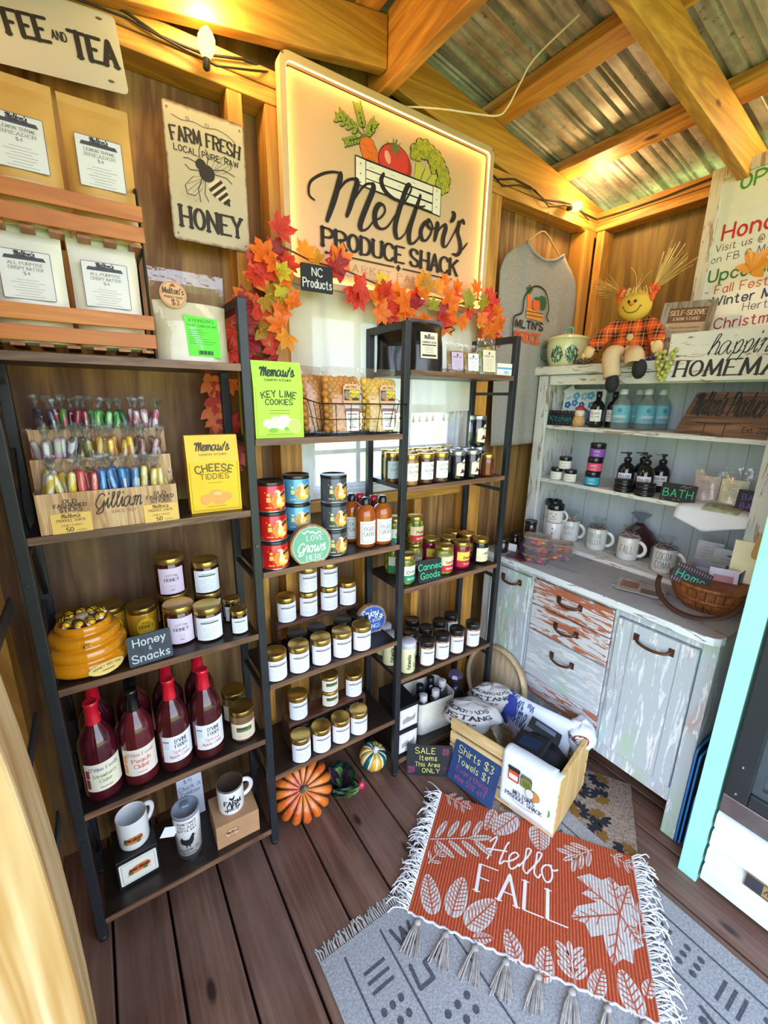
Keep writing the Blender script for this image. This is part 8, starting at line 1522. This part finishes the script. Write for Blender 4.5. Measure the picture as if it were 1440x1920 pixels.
lump('folded_shirt', 'royal blue rolled shirt with red print beside the take your thyme towel', 'shirt', incrate((.348, -.290, .205)), (.040, .055, .075), mat('#2b3a8a', .9), -.5, 5)
lump('rolled_towel', 'white towel with coloured badge print spilling over the right back corner', 'towel', incrate((.045, -.335, .215)), (.055, .085, .060), TW, th + .3, 6, lambda b, fn: (b.polys(sh([ell(0, 0, .045, .05, 14)], 0, 0), ink('#8a2a24'), lambda a, c: fn(.26 - a*2.2, .66 + c*2.2)), b.polys(sh([ell(0, 0, .028, .03, 14)], 0, 0), ink('#d8c8b4'), lambda a, c: tuple(Vector(fn(.26 - a*2.2, .66 + c*2.2))*1.01)), b.polys(sh(text2d('WORK', .03, .2, serif=True), 0, 0), BLK, lambda a, c: tuple(Vector(fn(.12 + a*1.6, .62 + c*1.8))*1.01))))
BKC = mat('#15161a', .85, 0, .2, 0, 60)
lump('folded_shirt', 'black folded shirts heaped in the middle of the crate', 'shirt', incrate((.14, -.15, .165)), (.105, .095, .060), BKC, th, 9)
for i, (p, rr, l) in enumerate((((.150, -.215, .245), (.35, -.25, th + .15), 'flat black packet propped at the back of the crate'), ((.165, -.115, .236), (-.25, .25, th - .1), 'flat black packet with blue sheen lying on the folded shirts'))):
    b = MB(); b.cb((0, 0, 0), (.13, .095, .016), BKC); b.cb((0, 0, .0085), (.085, .05, .001), mat('#2c3f5c', .25, .3)); solo('black_packet', b, l, 'packet', incrate(p), rr, bevel=.004)
for i, (p, c, l) in enumerate((((.315, -.125, .195), '#8a7458', 'clear bag with tan card tucked beside the rolled shirts'), ((.255, -.175, .195), '#5a4a66', 'clear bag with purple candles next to the tan card bag'))):
    t = thing('clear_bag', l, 'bag', incrate(p), (-.5, .2*(1 - 2*i), .6 + .5*i)); bb, _ = pouch(.11, .12, .05, lambda v: CEL, .9, 10, 20 + i); bb.build('clear_bag', t).location = (0, 0, -.05); MB().cb((0, 0, 0), (.075, .012, .07), mat(c, .6, 0, .3)).build('contents', t)
slate_sign('chalk_sign', 'blue chalk sign pricing shirts and towels, leaning on the crate front', 'sign', .215, .175, .005, (1.262, -.237, .014), (-.32, 0, math.atan2(-.205, .040) + .0), [("Shirts $3", -.002, .128, .030, '#e3d77a', dict(w=.10, fit=.165)), ('Towels $1', -.005, .086, .027, '#e3d77a', dict(w=.10, fit=.150)), ('Everything', .0, .052, .022, '#a8486a', dict(w=.10, fit=.150)), ('else 50% off', .0, .018, .022, '#a8486a', dict(w=.10, fit=.145))], mat('#24406e', .7, 0, .12))
slate_sign('chalk_sign', 'black chalk sign announcing sale items, leaning at the right post foot', 'sign', .195, .135, .005, (1.187, -.077, .001), (-.22, 0, math.atan2(-.115, .155)), [('SALE', -.018, .098, .025, '#e3e06a', dict(w=.10, fit=.085)), ('Items', -.005, .068, .022, '#e3e06a', dict(w=.10, fit=.075)), ('This Area', -.008, .041, .018, '#e3e06a', dict(w=.10, fit=.105)), ('ONLY', .008, .014, .019, '#e3e06a', dict(w=.10, fit=.075)), ('50%', .070, .110, .012, '#d0508a', dict(w=.1)), ('OFF', .070, .094, .012, '#d0508a', dict(w=.1)), ('50%', -.075, .026, .012, '#d0508a', dict(w=.1)), ('OFF', -.075, .010, .012, '#d0508a', dict(w=.1)), ('50%', .073, .030, .011, '#8a2c50', dict(w=.1))], mat('#1a1a1e', .65, 0, .2))
# round wooden lid leaning on the hutch, bag by the bin
t = thing('round_wood_lid', 'large round pale wood lid leaning against the hutch behind the crate', 'lid', (1.685, .045, .001), (0, .17, 0)); RW_ = wood('round_lid_wood', '#d9c29c', '#b89a70', 'z', .9, .55); b = MB(); b.M = Matrix.Translation((0, 0, .187)) @ Matrix.Rotation(-PI/2, 4, 'Y'); b.lathe([(0, .0), (.17, .0), (.17, .004), (.0, .004)], RW_, 40); b.build('disc', t); b = MB(); b.M = Matrix.Translation((0, 0, .187)) @ Matrix.Rotation(-PI/2, 4, 'Y'); b.lathe([(.171, -.012), (.187, -.012), (.187, .022), (.171, .022), (.171, -.012)], RW_, 40); b.build('rim', t)
t = thing('dark_gift_bag', 'dark bag with crinkled violet top beside the cream bin', 'bag', (1.515, .13, q5)); b = MB(); b.lathe([(0, 0), (.045, 0), (.052, .03), (.050, .08), (.035, .12), (.014, .14)], mat('#1b1822', .3, 0, .3, .3), 16); b.build('bag', t); b = MB(); b.lathe([(.013, .138), (.022, .155), (.040, .175), (.032, .19)], film('violet_film', '#b8a4d0', .5, .3, .1), 9, smooth=False); b.build('tied_top', t)
# ================================================================== pumpkins and greens
def pumpkin(R, H, n, m, mg, dip=.22, groove=.16, seg=14):
    b = MB(); K = n*seg; J = 26; v = []; 
    for j in range(J + 1):
        e = PI*(j/J - .5)
        for i in range(K):
            a = 2*PI*i/K; g = abs(math.sin(n*a/2))**.55; rr = math.cos(e)**.62 if abs(e) < PI/2 - 1e-6 else 0; r = R*rr*(1 - groove + groove*g); z = H*math.sin(e)*(1 - dip*math.exp(-(rr/.42)**2)) * (.94 + .06*g); v.append((r*math.cos(a), r*math.sin(a), z))
    for j in range(J):
        for i in range(K):
            g = abs(math.sin(n*PI*(i + .5)/K)); mm = mg if g < .42 else (m[int((i//seg) % len(m))] if isinstance(m, list) else m); i2 = (i + 1) % K
            b.add([v[j*K + i], v[j*K + i2], v[(j+1)*K + i2], v[(j+1)*K + i]], [(0, 1, 2, 3)], mm, True)
    return b
def weld(o):
    import bmesh; bm = bmesh.new(); bm.from_mesh(o.data); bmesh.ops.remove_doubles(bm, verts=bm.verts, dist=1e-5); bm.to_mesh(o.data); bm.free()
k = N('pumpkin_skin'); c = k.ramp(k.noise(k.coord((1, 1, 1)), 14, 4), [(.3, '#d3421c'), (.5, '#e2701f'), (.7, '#ec8f35')]); c = k.mix(k.ramp(k.noise(k.coord((1, 1, 1)), 60, 3), [(.55, 0.), (.75, .5)]), c, '#f2b06a'); k.set(color=c, rough=.35, coat=.2); PKN = k.m
t = thing('pumpkin', 'large orange ribbed pumpkin tipped on its side under the jam shelves', 'pumpkin', (.662, .062, .116), (.80, 0, -.30)); o = pumpkin(.116, .082, 15, PKN, mat('#6a3a1c', .55, 0, .35, 0, 30), .25, .19).build('flesh', t); weld(o)
b = MB(); b.tube(catmull([(0, 0, .055), (.002, .0, .075), (.012, .004, .092)], 4), [.016, .013, .0125, .012, .011, .010, .010, .010, .011][:9], mat('#6d6a4a', .8, 0, .3), 8); b.build('stem', t)
YL_, TL_, GL_ = mat('#e3a81c', .3, 0, .2, .2, 40), mat('#1f5a58', .3, 0, .3, .2, 60), mat('#c9a34a', .35, 0, .25, .2, 40)
t = thing('gourd_pumpkin', 'small yellow and teal striped pumpkin with white stem by the right post', 'pumpkin', (1.012, .098, .053), (.30, 0, .2)); o = pumpkin(.062, .048, 12, [YL_, YL_, TL_, TL_, YL_, GL_, TL_, YL_, YL_, TL_, TL_, GL_], mat('#e8e0c4', .5, 0, .1), .2, .12, 12).build('flesh', t); weld(o)
b = MB(); b.tube([(0, 0, .034), (.0, 0, .050), (.003, -.002, .062)], [.014, .010, .012], mat('#e9e2d2', .7), 8); b.build('stem', t)
t = thing('leafy_greens', 'bundle of dark green and purple faux lettuce leaves beside the pumpkin', 'greens', (.838, .070, .001)); random.seed(15)
GRS = [mat('#24452c', .45, 0, .3, .1, 50), mat('#3a1a30', .45, 0, .3, .1, 50), mat('#6d8a4a', .45, 0, .3, .1, 50), mat('#17382a', .45, 0, .3, .1, 50)]
for i in range(15):
    a = i*2.4; L = random.uniform(.07, .11); w = random.uniform(.04, .06); el = random.uniform(.1, 1.2); ph = random.uniform(0, 6); b = MB()
    def lfn(u, v, a=a, L=L, w=w, el=el, ph=ph):
        s = (u - .5)*w*2*math.sin(PI*min(1, v*.9 + .1))**.7; r = L*v; z = .006 + r*math.sin(el) + .008*math.sin(v*9 + ph) * abs(u - .5)*2 + .05*v*(0 if el > .5 else .3); h = r*math.cos(el)
        return (max(-.055, min(.05, math.cos(a)*h - math.sin(a)*s)), max(-.09, math.sin(a)*h + math.cos(a)*s), max(.002, z + .006*math.sin(14*u + ph)))
    b.sheet(lfn, 8, 8, GRS[i % 4]); b.build('leaf', t)
t = thing('radish', 'bright pink radish between the greens and the small pumpkin', 'radish', (.908, .030, .0205), (.5, .3, 0)); b = MB(); b.ball((0, 0, 0), .0195, mat('#d81f4e', .25, 0, .06, .3), 14, (1, 1, 1.05)); b.build('root', t); b = MB(); b.tube([(0, 0, -.018), (.003, -.004, -.028)], [.003, .001], mat('#e8b8c0', .5), 6); b.tube([(0, 0, .018), (-.01, .01, .035)], [.004, .003], mat('#2f6a34', .5), 6); b.build('root_tip_and_stalk', t)
